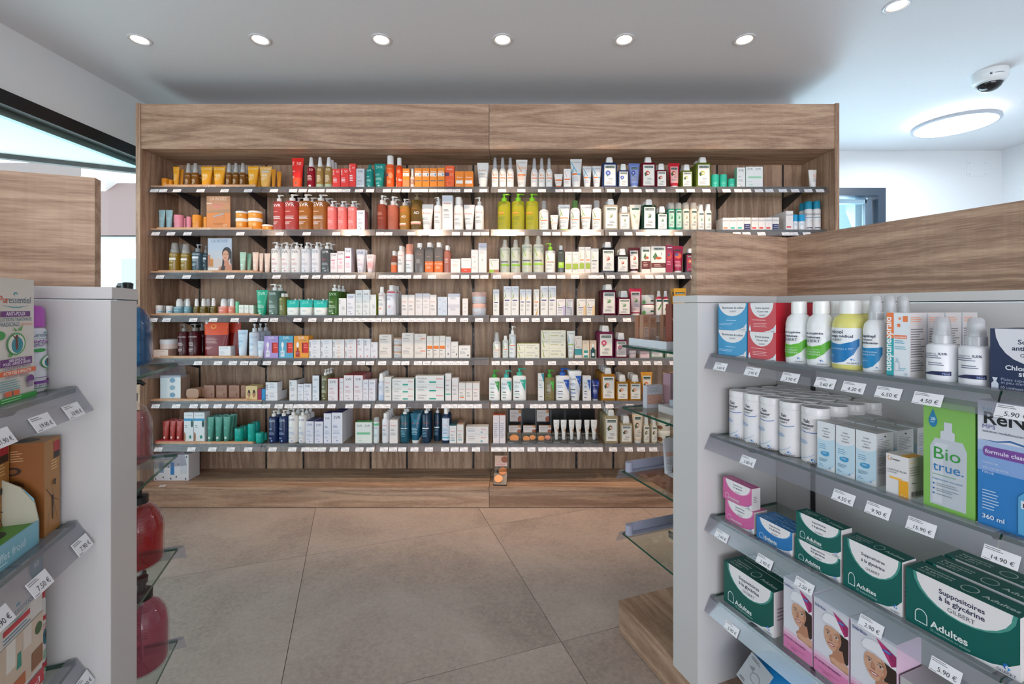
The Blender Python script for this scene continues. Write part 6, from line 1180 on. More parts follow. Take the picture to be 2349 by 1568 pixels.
S('sep', 'spray', '#eeeff0', 'white antiseptic spray with blue band', [('p', [(-.5, .48), (-.2, .46), (.2, .47), (.44, .49), (.44, .36), (.36, .24), (.16, .13), (-.1, .085), (-.5, .09)], '#1487c0'), ('b', 'Septimyl', -.06, .66, .62, '#27304f'), ('b', 'Solution', -.08, .60, .44, '#3a4458'), ('b', 'désinfectante', -.04, .54, .74, '#27304f'), ('t', 'Chlorhexidine', -.04, .38, .66, '#d5ecf6'), ('t', 'aqueuse 0.5%', -.06, .33, .60, '#d5ecf6'), ('l', -.44, .25, .5, 2, '#9ad0ec', .03)]+swirl(.30, .11, .055, .34)+[('t', G_, .30, .055, .24, '#33405c')], bf=.70, sh=.20, cap='#e3e4e6', mc='clear', cr=.27)
S('bis', 'box', '#e4e9ee', 'white spray carton with orange and turquoise spine', [('r', -.5, 0, -.18, .60, '#1fa6ac'), ('r', -.5, .60, -.18, 1, '#ee7a3a'), ('B', 'biseptineSpraid', -.29, .51, .84, '#f4f6f6'), ('r', .22, .86, .42, .95, '#ee7a3a'), ('r', .04, .89, .12, .93, '#ee7a3a'), ('r', -.02, .78, .1, .83, '#ee7a3a'), ('r', -.14, .60, .38, .655, '#ee7a4a'), ('b', 'ANTISEPSIE', .12, .612, .46, '#f6efe9'), ('l', -.12, .56, .5, 2, '#4fa0b8', .03), ('l', -.14, .47, .6, 2, '#7ab8cc', .03), ('r', -.12, .10, .06, .24, '#a8c4d0'), ('r', -.105, .11, .045, .23, '#e4e9ee'), ('p', [(-.08, .24), (.02, .24), (-.01, .30), (-.05, .30)], '#a8c4d0'), ('l', .10, .14, .3, 2, '#7ab8cc', .03), ('e', .36, .06, .06, .02, '#c0ccd4')], cs='#c9c4c4', ct='#d8d4d2', d=.05,
  prr=[('l', -.44, .92, .8, 3, '#e08a60', .03), ('l', -.44, .74, .85, 12, '#6a6a70', .038), ('l', -.44, .26, .8, 5, '#6a6a70', .038)])
S('dia', 'spray', '#eeeef2', 'stubby white antiseptic spray', [('t', 'DIASEPTYL', -.17, .70, .44, '#5a6070'), ('b', '0,5%', .22, .70, .24, '#3a4460'), ('l', -.42, .66, .74, 2, '#55607a', .05), ('l', -.25, .48, .6, 2, '#55607a', .05), ('p', [(-.44, .20), (-.1, .27), (.42, .29), (.42, .18), (-.44, .18)], '#1a2450'), ('b', '75ml', .30, .20, .18, '#8fa8e0')], bf=.60, sh=.10, cap='#e6e7ea', mc='clear', cr=.30)
S('ant', 'box', '#1d2a50', 'navy antiseptic dose carton', [('e', .02, 1.0, .46, .56, '#dfdfe6'), ('b', 'Solution', .02, .76, .36, '#27304f'), ('b', 'antiseptique', .02, .66, .5, '#27304f'), ('t', G_, .02, .555, .3, '#3a4458'), ('b', 'Chlorhexidine', 0, .34, .62, '#dfe4ee'), ('b', 'stérile', 0, .25, .3, '#dfe4ee'), ('tl', 'Plaies superficielles', -.36, .16, .5, '#a8b4cc'), ('tl', 'et peu étendues', -.36, .11, .4, '#a8b4cc'), ('tl', '10 unidoses de 5 ml', -.36, .03, .46, '#c0cade'), ('p', [(-.48, .0), (-.39, .0), (-.39, .1), (-.42, .14), (-.40, .2), (-.47, .2), (-.45, .14), (-.48, .1)], '#d5dae6')], cs='#1d2a50', ct='#2a3860')
S('tal', 'can', '#e9e6e6', 'white talcum powder can', [('b', 'Talc', -.04, .84, .30, '#23263a'), ('b', 'douceur', -.04, .765, .56, '#23263a'), ('t', G_, -.06, .70, .40, '#3a4458')]+arc(.02, .70, .36, .055, 195, 345, .012, '#3a68b8')+[('l', -.44, .46, .6, 3, '#6a9ad0', .03)]+arc(-.40, .34, .74, .26, 270, 335, .008, '#6a9ad0')+swirl(.22, .085, .075, .42)+[('b', G_, .22, .02, .34, '#4a4a5a')])
S('hui', 'box', '#e2e5e8', 'white sweet almond oil carton', [('r', -.5, 0, .5, .70, '#c2dcea'), ('e', -.1, .74, .62, .12, '#e2e5e8'), ('t', 'Huile', .02, .86, .26, '#4a5260'), ('t', "d'amande", .02, .80, .46, '#4a5260'), ('t', 'douce', .02, .745, .26, '#4a5260'), ('t', G_, .02, .685, .42, '#4a5260'), ('l', -.38, .52, .5, 3, '#7aa8c4', .04), ('p', ell(-.05, .34, .24, .05, 16)+[], '#3f9ccc'), ('p', [(-.28, .34), (-.05, .39), (.2, .39), (.18, .34), (-.1, .285)], '#3f9ccc'), ('t', '100%', -.06, .34, .22, '#e2f0f6'), ('l', -.38, .22, .56, 3, '#5a7a90', .025), ('l', -.4, .10, .3, 2, '#6a9ac0', .03), ('p', [(.5, 0), (.5, .14), (.2, .04), (-.1, 0)], '#e2e5e8')]+swirl(.26, .06, .06, .4), cs='#c9c8ca', ct='#cfcccb',
  prr=[('l', -.4, .88, .4, 1, '#7a9ab0', .03), ('l', -.42, .84, .84, 8, '#8a8a90', .03), ('l', -.4, .58, .4, 1, '#5a9ac0', .03), ('l', -.42, .54, .84, 6, '#8a8a90', .03), ('l', -.42, .32, .84, 4, '#8a8a90', .03), ('e', -.0, .93, .05, .015, '#333')], prt=[('l', -.3, .6, .6, 2, '#9a9a9a', .12)])
S('ric', 'box', '#e2e0e0', 'white castor oil carton with yellow corner', [('e', -.32, .90, .11, .06, '#e8a020'), ('e', -.30, .905, .09, .05, '#e2e0e0'), ('b', 'Cooper', -.08, .865, .44, '#33363c'), ('t', 'HUILE DE RICIN', -.0, .60, .84, '#44474c'), ('tl', 'COOPER', -.44, .54, .44, '#8a8c90'), ('r', .08, 0, .5, .42, '#eaa822'), ('r', -.34, .40, .2, .45, '#f0b850'), ('b', '50 ml', .28, .04, .26, '#f6dca0')], cs='#bfb8b0', ct='#d8d2cc',
  prt=[('r', .1, 0, .5, .9, '#eaa822')], prr=[('l', -.4, .86, .5, 1, '#d8a850', .04), ('l', -.42, .74, .8, 4, '#8a8480', .06), ('l', -.3, .36, .5, 1, '#2a2a2a', .05)]+[('r', -.36+.07*i, .05, -.36+.07*i+(.04 if i % 3 else .02), .17, '#2c2c2c') for i in range(11)])
S('bio', 'box', '#86c05a', 'lime green lens solution carton with bottle picture', [('p', [(-.36, .04), (.34, .04), (.36, .58), (.28, .66), (-.26, .66), (-.36, .58)], '#c3cad2'), ('p', [(-.30, .06), (-.32, .56), (-.24, .62), (.0, .62), (-.1, .5), (-.12, .06)], '#d3d8de'), ('p', [(-.15, .66), (.13, .66), (.13, .73), (.08, .74), (.08, .82), (-.08, .82), (-.08, .74), (-.15, .73)], '#d0d5dc'), ('p', [(-.30, .93), (-.215, .83), (-.215, .80), (-.25, .765), (-.30, .755), (-.35, .765), (-.385, .80), (-.385, .83)], '#1a80b0'), ('b', '20', -.30, .82, .1, '#d5ecf6'), ('l', -.36, .80, .12, 1, '#a8d4ea', .02), ('t', 'Bio', -.02, .47, .52, '#2f9a3a'), ('t', 'true.', -.0, .36, .60, '#1a78b8'), ('l', -.3, .32, .56, 1, '#7ab08a', .02), ('tl', 'Inspirée par vos yeux', -.3, .275, .58, '#3a8ab8'), ('e', -.28, .235, .02, .008, '#2a6aa8'), ('e', -.28, .19, .02, .008, '#2a6aa8'), ('e', -.28, .145, .02, .008, '#2a6aa8'), ('l', -.22, .24, .5, 2, '#8a98a0', .018), ('l', -.22, .19, .5, 2, '#8a98a0', .018), ('l', -.22, .14, .5, 1, '#8a98a0', .02)], cs='#7cb84f', ct='#7cb84f')
S('ren', 'box', '#2f7fc4', 'blue and white lens solution carton', [('r', -.5, .44, .5, .62, '#86a8dc'), ('r', -.5, .60, .5, .70, '#a9c0e4'), ('r', -.5, .68, .5, 1, '#dfe2ea'), ('p', [(-.5, .685), (-.2, .68), (0, .70), (.2, .685), (.5, .655), (.5, .67), (.2, .70), (0, .715), (-.2, .69)], '#3a6aa8'), ('b', 'ReNu', .0, .82, .8, '#1c1c22'), ('tl', 'BAUSCH', -.42, .92, .4, '#6ab0c4'), ('t', 'MPS', -.32, .78, .2, '#5a4a90'), ('tl', 'solution multifonctions', -.42, .75, .66, '#3a4258'), ('p', ell(-.36, .60, .05, .04, 10, 90, 270)+[(.5, .56), (.5, .64)], '#7a4a9c'), ('bl', 'formule classique', -.38, .585, .80, '#dfd8ec'), ('tl', 'nettoie', -.42, .50, .24, '#c9dcf0'), ('tl', 'décontamine', -.42, .46, .40, '#c9dcf0'), ('tl', 'rince', -.42, .42, .18, '#c9dcf0'), ('l', -.42, .28, .3, 7, '#b0d0ec', .024), ('bl', '360 ml', -.42, .06, .34, '#dfeaf4'), ('p', [(.12, .02), (.5, .02), (.5, .34), (.2, .34), (.12, .30)], '#5aa8d8'), ('r', .16, .22, .5, .28, '#dfe6ee'), ('b', 'ReNu', .32, .23, .26, '#2a2a38'), ('r', .26, .34, .42, .42, '#c9dcea')], cs='#2f7fc4', ct='#dfe2ea')
def sup(key, bg, desc, rim, who, big=False, asp=1.9, n2='#c9ddd4'):
    S(key, 'box', bg, desc, gil(bg, ['Suppositoires', 'à la glycérine'], '', bullet=True, big=big, rim=rim, w2=.40, asp=asp, adult=who), cs='#d2cdcc', ct=bg,
      prt=[('bl', 'Suppositoires', -.42, .62, .30, n2), ('bl', 'à la glycérine', -.42, .42, .30, n2), ('tl', G_, -.42, .18, .22, n2), ('e', .04, .45, .075, .28, n2), ('e', .04, .45, .066, .235, bg), ('bl', who, .16, .28, .30, n2)],
      prr=[('l', -.3, .6, .5, 4, '#8a8484', .08)])
sup('spn', '#d4669e', 'pink infant suppository carton', '#e090b8', 'Nourrissons', n2='#f0b8d4', asp=2.1); sup('spe', '#2878b8', 'blue child suppository carton', '#5a9acc', 'Enfants', n2='#a8ccea', asp=2.1)
sup('spa', '#045f58', 'small green adult suppository carton', '#4a988c', 'Adultes', asp=2.1); sup('spm', '#045f58', 'middle sized green adult suppository carton', '#4a988c', 'Adultes', asp=1.5); sup('spl', '#045f58', 'large green adult suppository carton', '#4a988c', 'Adultes', True, 1.9)
sup('spd', '#0a5a50', 'deep green suppository carton with white side', '#4a988c', 'Adultes', asp=1.6)
SK, SK2, HR = '#d2a488', '#b98468', '#33251f'
S('ste', 'box', '#dcdde4', 'cotton square pack with towelled woman portrait', [('r', -.5, 0, .5, .20, '#dd84b2'), ('r', -.5, .18, .5, .24, '#e3a6c8'), ('r', -.5, .23, .5, .28, '#e2c4d8'),
  ('e', .36, .60, .16, .15, HR), ('e', .44, .46, .08, .10, HR), ('p', [(.08, .46), (.34, .50), (.40, .36), (.5, .33), (.5, .24), (.02, .26), (-.04, .33), (.06, .38)], SK2), ('e', .3, .31, .30, .05, SK), ('p', [(.16, .46), (.30, .46), (.32, .34), (.14, .34)], SK2),
  ('p', [(.06+.25*math.cos(R(a)), .615+.15*math.sin(R(a))) for a in range(-20, 201, 20)]+[(-.17, .54), (-.10, .475), (-.02, .435), (.05, .425), (.14, .445), (.24, .50), (.29, .56)], SK), ('p', [(.19, .72), (.30, .66), (.30, .58), (.24, .50), (.14, .445), (.20, .55), (.23, .62)], SK2), ('e', .18, .56, .07, .03, '#d09a80'),
  ('p', [(-.24, .78), (-.16, .86), (.0, .895), (.2, .89), (.42, .84), (.5, .78), (.5, .70), (.40, .70), (.24, .725), (.04, .735), (-.12, .72), (-.2, .73)], '#ececf1'), ('p', [(-.2, .74), (.04, .755), (.36, .72), (.36, .705), (.04, .735), (-.2, .725)], '#c9cbd6'),
  ('p', [(.08, .95), (.5, .86), (.5, .75), (.40, .71)], '#c03c78'), ('p', [(.30, .90), (.5, .86), (.5, .75), (.42, .72)], '#9c2c62'), ('e', .31, .855, .10, .016, '#2a5aa8'), ('e', .31, .858, .07, .007, '#7aa0d8'),
  ('p', [(-.15, .652), (-.08, .668), (.0, .660), (.0, .655), (-.08, .660)], HR), ('p', [(.09, .662), (.18, .676), (.28, .655), (.18, .669)], HR), ('p', [(-.12, .628), (-.06, .641), (.0, .630), (-.05, .621)], '#eeeae8'), ('p', [(.10, .630), (.18, .643), (.26, .630), (.18, .621)], '#eeeae8'), ('e', -.06, .631, .022, .010, '#38424c'), ('e', .18, .632, .024, .010, '#38424c'),
  ('p', [(-.13, .628), (-.06, .645), (.01, .632), (-.06, .640)], HR), ('p', [(.09, .632), (.18, .648), (.28, .632), (.18, .642)], HR), ('p', [(.0, .63), (.03, .635), (.06, .565), (.02, .555), (-.01, .565)], '#be8a70'), ('e', .025, .558, .045, .007, '#9c5f4c'),
  ('p', [(-.06, .512), (.02, .520), (.06, .517), (.16, .518), (.10, .492), (.03, .486), (-.03, .496)], '#b4485a'), ('p', [(-.035, .509), (.04, .512), (.13, .513), (.08, .499), (.02, .497)], '#f2eeec'),
  ('bl', 'Stérilux', -.44, .90, .34, '#5a6a98'), ('bl', '45 carrés à démaquiller', -.46, .17, .78, '#6a3a6a'), ('p', [(-.36, .09), (.26, .09), (.26, .095), (-.36, .095)], '#c05a90'), ('l', -.2, .06, .3, 1, '#a04a80', .02)], cs='#d8b8cc', ct='#dcdde4')
S('gry', 'box', '#b9b7b6', 'plain light grey carton')
S('spc', 'box', '#d9d2c8', 'tall lice treatment carton', [('t', 'Puressentiel', .0, .80, .80, '#3a5a70'), ('tl', 'Pur', -.40, .80, .235, '#e0603a'), ('e', 0, .875, .05, .014, '#3a98a8'), ('e', 0, .868, .03, .009, '#d9d2c8'), ('p', [(-.34, .785), (-.1, .77), (.1, .77), (.36, .785), (.1, .763), (-.1, .763)], '#2f9aa0'), ('r', -.38, .69, .38, .735, '#6a2a78'), ('b', 'ANTI-POUX', 0, .70, .5, '#e9dfe9'), ('t', 'LOTION TRAITANTE', .02, .655, .80, '#3a6a84'), ('tl', 'RADICALE', -.38, .615, .46, '#3a6a84'), ('tl', 'AVEC PEIGNE', .1, .617, .34, '#e0703a'),
  ('e', -.4, .545, .13, .035, '#3a9a4a'), ('e', 0, .47, .24, .09, '#3f9a50'), ('e', 0, .47, .21, .078, '#e6e4d8'), ('e', .02, .46, .15, .065, '#2a8a98'), ('e', 0, .47, .035, .05, '#6a2a24'), ('e', 0, .53, .03, .015, '#5a2a20'), ('p', [(-.15, .56), (-.02, .50), (.13, .56), (.0, .515)], '#5a2a20'), ('p', [(.02, .58), (.16, .62), (.12, .575)], '#4a9a3a'), ('p', [(.0, .58), (-.1, .61), (-.04, .57)], '#4a9a3a'), ('p', [(-.22, .40), (-.1, .385), (-.18, .365)], '#4a9a3a'),
  ('r', -.42, .295, .40, .355, '#6a2a78'), ('b', '100% EFFICACE', 0, .33, .42, '#e9dfe9'), ('b', 'POUX, LARVES & LENTES', 0, .305, .7, '#e9dfe9'), ('t', 'CLINIQUEMENT PROUVÉ', 0, .272, .7, '#6a2a78'), ('r', -.5, .225, .5, .262, '#e2683a'), ('b', 'ACTIF DÈS 5 MINUTES', 0, .232, .72, '#f2e6dc'), ('t', 'DISPOSITIF MÉDICAL', .0, .20, .6, '#8a4a6a'), ('l', -.45, .18, .6, 5, '#4a9aa0', .018), ('e', .34, .165, .1, .035, '#6a2a78'), ('r', .28, .10, .40, .15, '#9a8aa0'), ('r', -.32, .06, -.16, .10, '#e2683a'), ('r', -.12, .06, .04, .10, '#e2683a'), ('r', -.5, 0, .5, .055, '#2f9a3a'), ('l', -.42, .04, .8, 2, '#a8dca8', .02)], cs='#d2ccc4', ct='#d8d0c8')
S('spu', 'aero', '#d8d8de', 'repellent spray can with magenta cap', [('t', 'Puressentiel', .0, .84, .9, '#3a6a80'), ('e', 0, .90, .06, .014, '#3a98a8'), ('p', [(-.34, .825), (0, .808), (.36, .825), (0, .80)], '#2f9aa0'), ('r', -.45, .755, .45, .79, '#8a3a90'), ('b', 'RÉPULSIF POUX', 0, .762, .8, '#ecdff0'), ('t', 'LICE REPELLENT', 0, .725, .84, '#6a4a8a'), ('t', 'SPRAY', -.2, .69, .3, '#6a4a8a'), ('e', -.2, .635, .2, .028, '#3a9a4a'), ('e', .08, .45, .28, .10, '#3f9a50'), ('e', .08, .45, .24, .087, '#e4e4e0'), ('e', .1, .44, .17, .07, '#2a7a88'), ('e', .08, .45, .05, .055, '#6a2a24'), ('p', [(.0, .32), (.16, .345), (.1, .30)], '#4a9a3a'), ('r', -.48, .13, .48, .17, '#7a3a90'), ('l', -.4, .22, .8, 1, '#8a5a98', .02), ('t', '75 ml - 2.5 fl oz', 0, .085, .84, '#7a4a94'), ('l', -.45, .06, .9, 1, '#4a9a5a', .03)], cap='#b04ab0', bf=.76)
KR = '#b07a3c'
S('kra', 'box', '#a8743a', 'kraft bracelet carton with mosquito print', [('r', .08, .84, .46, .96, '#b02a34'), ('r', .08, .78, .46, .85, '#2a1c18'), ('l', -.1, .76, .5, 4, '#e0b880', .03), ('p', [(-.04, .34), (.06, .34), (.03, .14), (-.02, .14)], '#3a2418'), ('e', .0, .37, .06, .03, '#2a1a12')]+[('p', [(0, .36), (.01, .37), (sx, sz), (sx-.02, sz)], '#3a2418') for sx, sz in ((-.4, .5), (-.3, .18), (.3, .12), (.4, .30), (.2, .54), (-.1, .56), (-.35, .06))]+[('r', .05, .50, .17, .56, '#2a1a12')], cs='#8a5222', ct='#a8743a', d=.062,
  prt=[('e', 0, .5, .34, .3, '#2a2018')], prl=[('l', -.25, .92, .5, 5, '#c89a6a', .025), ('e', 0, .72, .15, .045, '#3a2014'), ('e', 0, .72, .09, .025, '#7a4a24'), ('e', 0, .56, .2, .06, '#4a2a16'), ('e', 0, .53, .2, .05, '#8a5222'), ('p', [(-.18, .50), (-.02, .50), (-.1, .56)], '#2a1810'), ('p', [(.02, .50), (.18, .50), (.1, .56)], '#2a1810'), ('e', 0, .42, .13, .04, '#2a1810')])
S('pui', 'box', '#d6d0c8', 'white repellent pack with room picture', [('t', 'Puressentiel', .02, .70, .56, '#3a7a8a'), ('tl', 'Pur', -.26, .70, .165, '#e0603a'), ('e', .02, .755, .04, .012, '#3a98a8'), ('p', [(-.24, .685), (.02, .672), (.3, .685), (.02, .665)], '#2f9aa0'), ('r', -.24, .625, .24, .66, '#c0303a'), ('p', [(.22, 1), (.5, 1), (.5, .86), (.42, .80), (.30, .82), (.22, .90)], '#1f8090'), ('t', '48', .36, .90, .1, '#d8eef2'), ('l', -.24, .60, .6, 2, '#6a90a8', .022), ('r', -.30, .20, .5, .56, '#cdb9a2'), ('r', -.2, .38, -.04, .56, '#e2dcd2'), ('r', .1, .42, .26, .56, '#d8cfc2'), ('p', [(-.02, .34), (.07, .34), (.06, .44), (.0, .44)], '#2a8a7a'), ('e', .40, .47, .07, .04, '#3a5a2a'), ('r', -.2, .20, .14, .28, '#b8653a'), ('r', .26, .22, .48, .34, '#8a5a34'), ('e', -.36, .17, .2, .2, '#c03038'), ('r', -.48, .08, -.36, .36, '#4a2a2a'), ('r', -.05, .07, .5, .17, '#c0343c'), ('b', 'x3', .36, .09, .12, '#f0dcdc'), ('r', -.5, 0, .5, .04, '#3a9a4a')], cs='#cfc9c2', ct='#d6d0c8')
S('pub', 'aero', '#d8d4d0', 'slim repellent bottle with red and green stripes', [('r', -.5, .70, .5, .76, '#c03038'), ('l', -.4, .64, .8, 3, '#c06a6a', .03), ('e', 0, .48, .3, .1, '#1f6a78'), ('e', 0, .50, .12, .05, '#2a2020'), ('l', -.4, .30, .8, 4, '#4a9a5a', .03), ('r', -.5, .1, .5, .16, '#c03038'), ('l', -.4, .08, .8, 2, '#4a9a5a', .03)], cap='#c03a42', bf=.90)
# ---- right gondola
def G1(key, a, b, yt, row, u, back=0, **k):
    return place(GR, key, 1600+a/3.136, 1600+b/3.136, 660+yt/3.136, k.pop('Z', ZG[row]+.0004), u, w_[row]+' shelf opposite window', back=back, **k)
def G3(key, a, b, yt, row, u, back=0, **k):
    return place(GR, key, 1600+a/3.136, 1600+b/3.136, 1068+yt/3.136, k.pop('Z', ZG[row]+.0004), u, w_[row]+' shelf opposite window', back=back, **k)
z1 = G1('bic', 146, 354, 300, 0, .054, d=.05); G1('bic', 147, 357, 112, 0, .054, Z=z1+.0004, d=.05)
z1 = G1('eos', 358, 568, 312, 0, .056, back=1, d=.075); G1('eos', 362, 568, 110, 0, .056, Z=z1+.0004, back=1, d=.075)
G1('eau', 592, 752, 98, 0, .058); G1('eau', 742, 920, 96, 0, .058, back=1); G1('alc', 912, 1144, 92, 0, .058, back=1); G1('sep', 1150, 1318, 56, 0, .06, back=2)
G1('bis', 1358, 1530, 178, 0, .055, back=3, gap=1.1); G1('dia', 1600, 1822, 208, 0, .058); G1('dia', 1832, 2076, 210, 0, .058); G1('ant', 2095, 2760, 290, 0, .058, d=.09)
for a, b, yt in ((190, 318, 728), (300, 428, 748), (414, 552, 772), (548, 700, 804), (700, 880, 840)): G1('tal', a, b, yt, 1, .075, back=3, gap=1.02)
G1('hui', 860, 990, 952, 1, .070, back=2, d=.052, gap=1.25); G1('hui', 993, 1134, 984, 1, .070, back=2, d=.052, gap=1.25); G1('hui', 1138, 1290, 1016, 1, .070, back=2, d=.052, gap=1.25)
G1('ric', 1354, 1522, 1182, 1, .060, d=.045); G1('bio', 1620, 2003, 800, 1, .064, d=.06); G1('ren', 2008, 2520, 800, 1, .064, d=.06)
z1 = G3('spn', 196, 412, 232, 2, .066, d=.045); G3('spn', 180, 394, 75, 2, .066, Z=z1+.0004, d=.03)
G3('spe', 420, 688, 352, 2, .062, back=1, d=.03); z1 = G3('spa', 694, 1034, 505, 2, .062, d=.034); G3('spa', 704, 1040, 318, 2, .062, Z=z1+.0004, d=.034)
G3('spm', 1042, 1480, 500, 2, .062, d=.042); G3('spl', 1485, 2340, 715, 2, .062, back=2, d=.05, gap=1.2)
G3('spd', 184, 556, 672, 3, .064, back=1, d=.055)
G3('ste', 616, 828, 790, 3, .066, d=.075); G3('ste', 832, 1092, 930, 3, .066, d=.075); G3('ste', 1096, 1440, 1085, 3, .066, d=.075)
G3('gry', 1450, 1990, 1500, 3, .070, d=.10)
t = thing('blue_tub', 'glossy blue rounded tub with white instruction card at foot of gondola', 'tub', (*GR.W(.150, .135), .1205), GR.rot)
MB().loft([(0, .070, .070), (.006, .078, .078), (.03, .086, .086), (.09, .088, .088), (.118, .080, .080), (.138, .062, .062), (.150, .036, .036), (.155, .010, .010)], mat('#1f83c4', 'plastic'), 40).build('tub_body', t)
o = MB().box(-.042, -.001, 0, .042, 0, .072, mat('#b9bcc0')).build('instruction_card', t); o.location = (-.024, -.093, .096); o.rotation_euler = (R(-38), 0, R(-14))
p = print_mesh([('l', -.4, .9, .5, 2, '#5a5a60', .05), ('e', .08, .45, .2, .16, '#8a8c90'), ('e', .08, .45, .17, .13, '#b9bcc0'), ('p', [(-.3, .6), (-.1, .7), (-.1, .55)], '#8a8c90'), ('l', -.4, .12, .3, 2, '#3a3a3a', .05)], lambda x, z, o_: (x, -.0012-o_, z), .084, .072, False); p.build('print', o)
# ---- right gondola end shelves
def EG(x, y): return GR.W(x, y)
def sbox(name, label, fr, a, b, Z, w, d, h, col, top=None, prf=None, prl=None, rz=0, cat='box', grp=None):
    t = thing(name, label, cat, (*fr.W(a, b), Z), fr.rot+rz, grp)
    mb = MB(); mb.box(-w/2, -d/2, 0, w/2, d/2, h, mat(col, 'card'), top=mat(top or col, 'card')); mb.build('carton', t)
    p = MB()
    if prf: print_mesh(prf, lambda x, z, o: (x, -d/2-o, z), w, h, False, p)
    if prl: print_mesh(prl, lambda x, z, o: (w/2+o, x, z), d, h, False, p)
    if p.f: p.build('print', t)
    return t
EC = -.0995   # far face of the end panel
def epx(x, b): return GR.solve(x, b)
Z1 = 1.0545
t = thing('display_tray_box', 'shallow white card tray holding slim brown cartons, on glass end shelf', 'display tray', (*GR.W(-.30, .115), Z1), GR.rot)
m_ = MB(); w2, d2, hh = .185, .14, .026; cw = mat('#d9dde2', 'card')
x0_, x1_ = -.085, .115
m_.box(x0_, -.07, 0, x1_, .11, .002, cw); m_.build('tray_floor', t)
MB().box(x0_, -.072, 0, x1_, -.070, hh, cw).build('tray_side', t); MB().box(x0_, .11, 0, x1_, .112, hh, cw).build('tray_side', t)
MB().box(x0_-.002, -.072, 0, x0_, .112, hh, cw).build('tray_end', t)
o = MB().box(x1_, -.072, 0, x1_+.002, .112, hh, cw).build('tray_end', t)
print_mesh([('e', -.12, .5, .06, .34, '#c8826a'), ('e', -.12, .5, .04, .22, '#d9dde2'), ('e', -.12, .5, .025, .14, '#c8826a'), ('b', 'eye', .08, .36, .16, '#d8a090')], lambda x, z, o_: (x1_+.002+o_, .02+x, z), .18, hh, False).build('print', t)
br = [(-.36, .070, '#a0694c', .105), (-.335, .072, '#b08468', .108), (-.365, .125, '#b98e74', .100), (-.30, .13, '#a87a60', .108), (-.345, .175, '#9a5a40', .104)]
for i, (a, b, c, h) in enumerate(br):
    sbox('carton_box', '%s slim brown carton standing in the white tray on the end shelf' % ['first', 'second', 'third', 'fourth', 'fifth'][i], GR, a, b, Z1+.0025, .020, .026, h, c, None, None, [('r', -.4, .05, .4, .6, '#c4a898'), ('l', -.35, .9, .7, 4, '#8a5a44', .05), ('l', -.35, .55, .7, 8, '#8a7468', .05)], grp='slim brown cartons in the white tray')
for i, (a, b, c) in enumerate(((-.22, .10, '#8a3a20'), (-.205, .155, '#b98068'), (-.16, .20, '#a06a50'))):
    sbox('carton_box', ['rust coloured slim carton with gold lines by the grey pillar', 'taller tan carton next to the rust one by the pillar', 'brown carton half hidden by the grey pillar'][i], GR, a, b, Z1+.0025, .03, .035, .145, c, None, None, [('p', [(-.4, 1), (-.3, 1), (.4, .5), (.4, .44)], '#d8a080'), ('p', [(-.5, .7), (-.5, .66), (.4, .3), (.4, .34)], '#d8a080'), ('l', -.3, .2, .6, 3, '#d8b098', .04)] if i == 0 else [('l', -.35, .7, .7, 6, '#8a5a4a', .05)], grp='cartons by the pillar')
Z2 = .8325
sbox('carton_box', 'upright white carton with dusty pink panel on second end shelf', GR, -.345, .115, Z2, .022, .068, .080, '#c9c9d0', None, None, [('r', -.46, .18, .48, .60, '#c89a88'), ('e', -.3, .40, .14, .14, '#d8b4a4'), ('e', -.3, .40, .11, .11, '#c89a88'), ('l', -.4, .9, .8, 4, '#a8a8b4', .06), ('l', -.1, .12, .5, 1, '#9a9aa8', .05)])
for i, (a, b) in enumerate(((-.335, .175), (-.31, .205))):
    sbox('carton_box', ['tall mauve pink carton behind the dusty pink panel box', 'second tall mauve pink carton, nearer the pillar'][i], GR, a, b, Z2, .026, .028, .122, '#c49aa4', '#a87a80', None, [('l', -.3, .8, .6, 6, '#e0c0c4', .05), ('r', -.4, .04, -.1, .12, '#3a3a44')], rz=.5, grp='mauve pink cartons')
sbox('carton_box', 'long pale carton lying flat below the mauve cartons', GR, -.20, .13, Z2, .17, .075, .024, '#ccc6c4', '#d5d0d0', None, [('r', -.4, .2, .1, .8, '#d8b8a0')])
sbox('carton_box', 'blue grey carton lying on the long pale carton', GR, -.19, .15, Z2+.0245, .13, .07, .020, '#b8bcc8', '#c4c8d2')
for i in range(2): sbox('carton_box', ['beige ribbed carton behind the mauve cartons', 'second beige ribbed carton beside the pillar'][i], GR, -.24+.05*i, .24, Z2, .03, .03, .10, '#b8a090', '#8a7466', None, [('l', -.4, .8, .8, 5, '#7a6458', .12)], grp='beige ribbed cartons')
Z3 = .6025
t = thing('white_tube', 'white cap-down tube with peach band on third end shelf by pillar', 'tube', (*GR.W(epx(1539, .13), .13), Z3), GR.rot+R(90))
ST['wtt'] = dict(k='tube', c='#d9d9e0', d_='', pr=[('r', -.3, .55, .36, .66, '#dcb4a4'), ('l', -.3, .48, .6, 9, '#a8a8b0', .035)], cap='#dfdfe4', br=.30, ch=.22)
for n, me in goods_meshes('wtt', .045, .135, .03): obj(n, me, t)
t = thing('bronze_sachet', 'flat clear sachet of bronze mesh with round white sticker on third end shelf', 'sachet', (*GR.W(-.24, .14), Z3), GR.rot)
m_ = MB(); bz = mat('#b98a6c', 'clear'); n_ = 12; rnd = random.Random(5); G_grid = [[(-.115+.21*i/n_, -.095+.19*j/n_, .002+(.012*math.sin(math.pi*i/n_)*math.sin(math.pi*j/n_)*(1+.5*rnd.random()) if 0 < i < n_ and 0 < j < n_ else 0)) for j in range(n_+1)] for i in range(n_+1)]
for i in range(n_):
    for j in range(n_): m_.face([G_grid[i][j], G_grid[i+1][j], G_grid[i+1][j+1], G_grid[i][j+1]], mat('#c08e70', 'clear'), True)
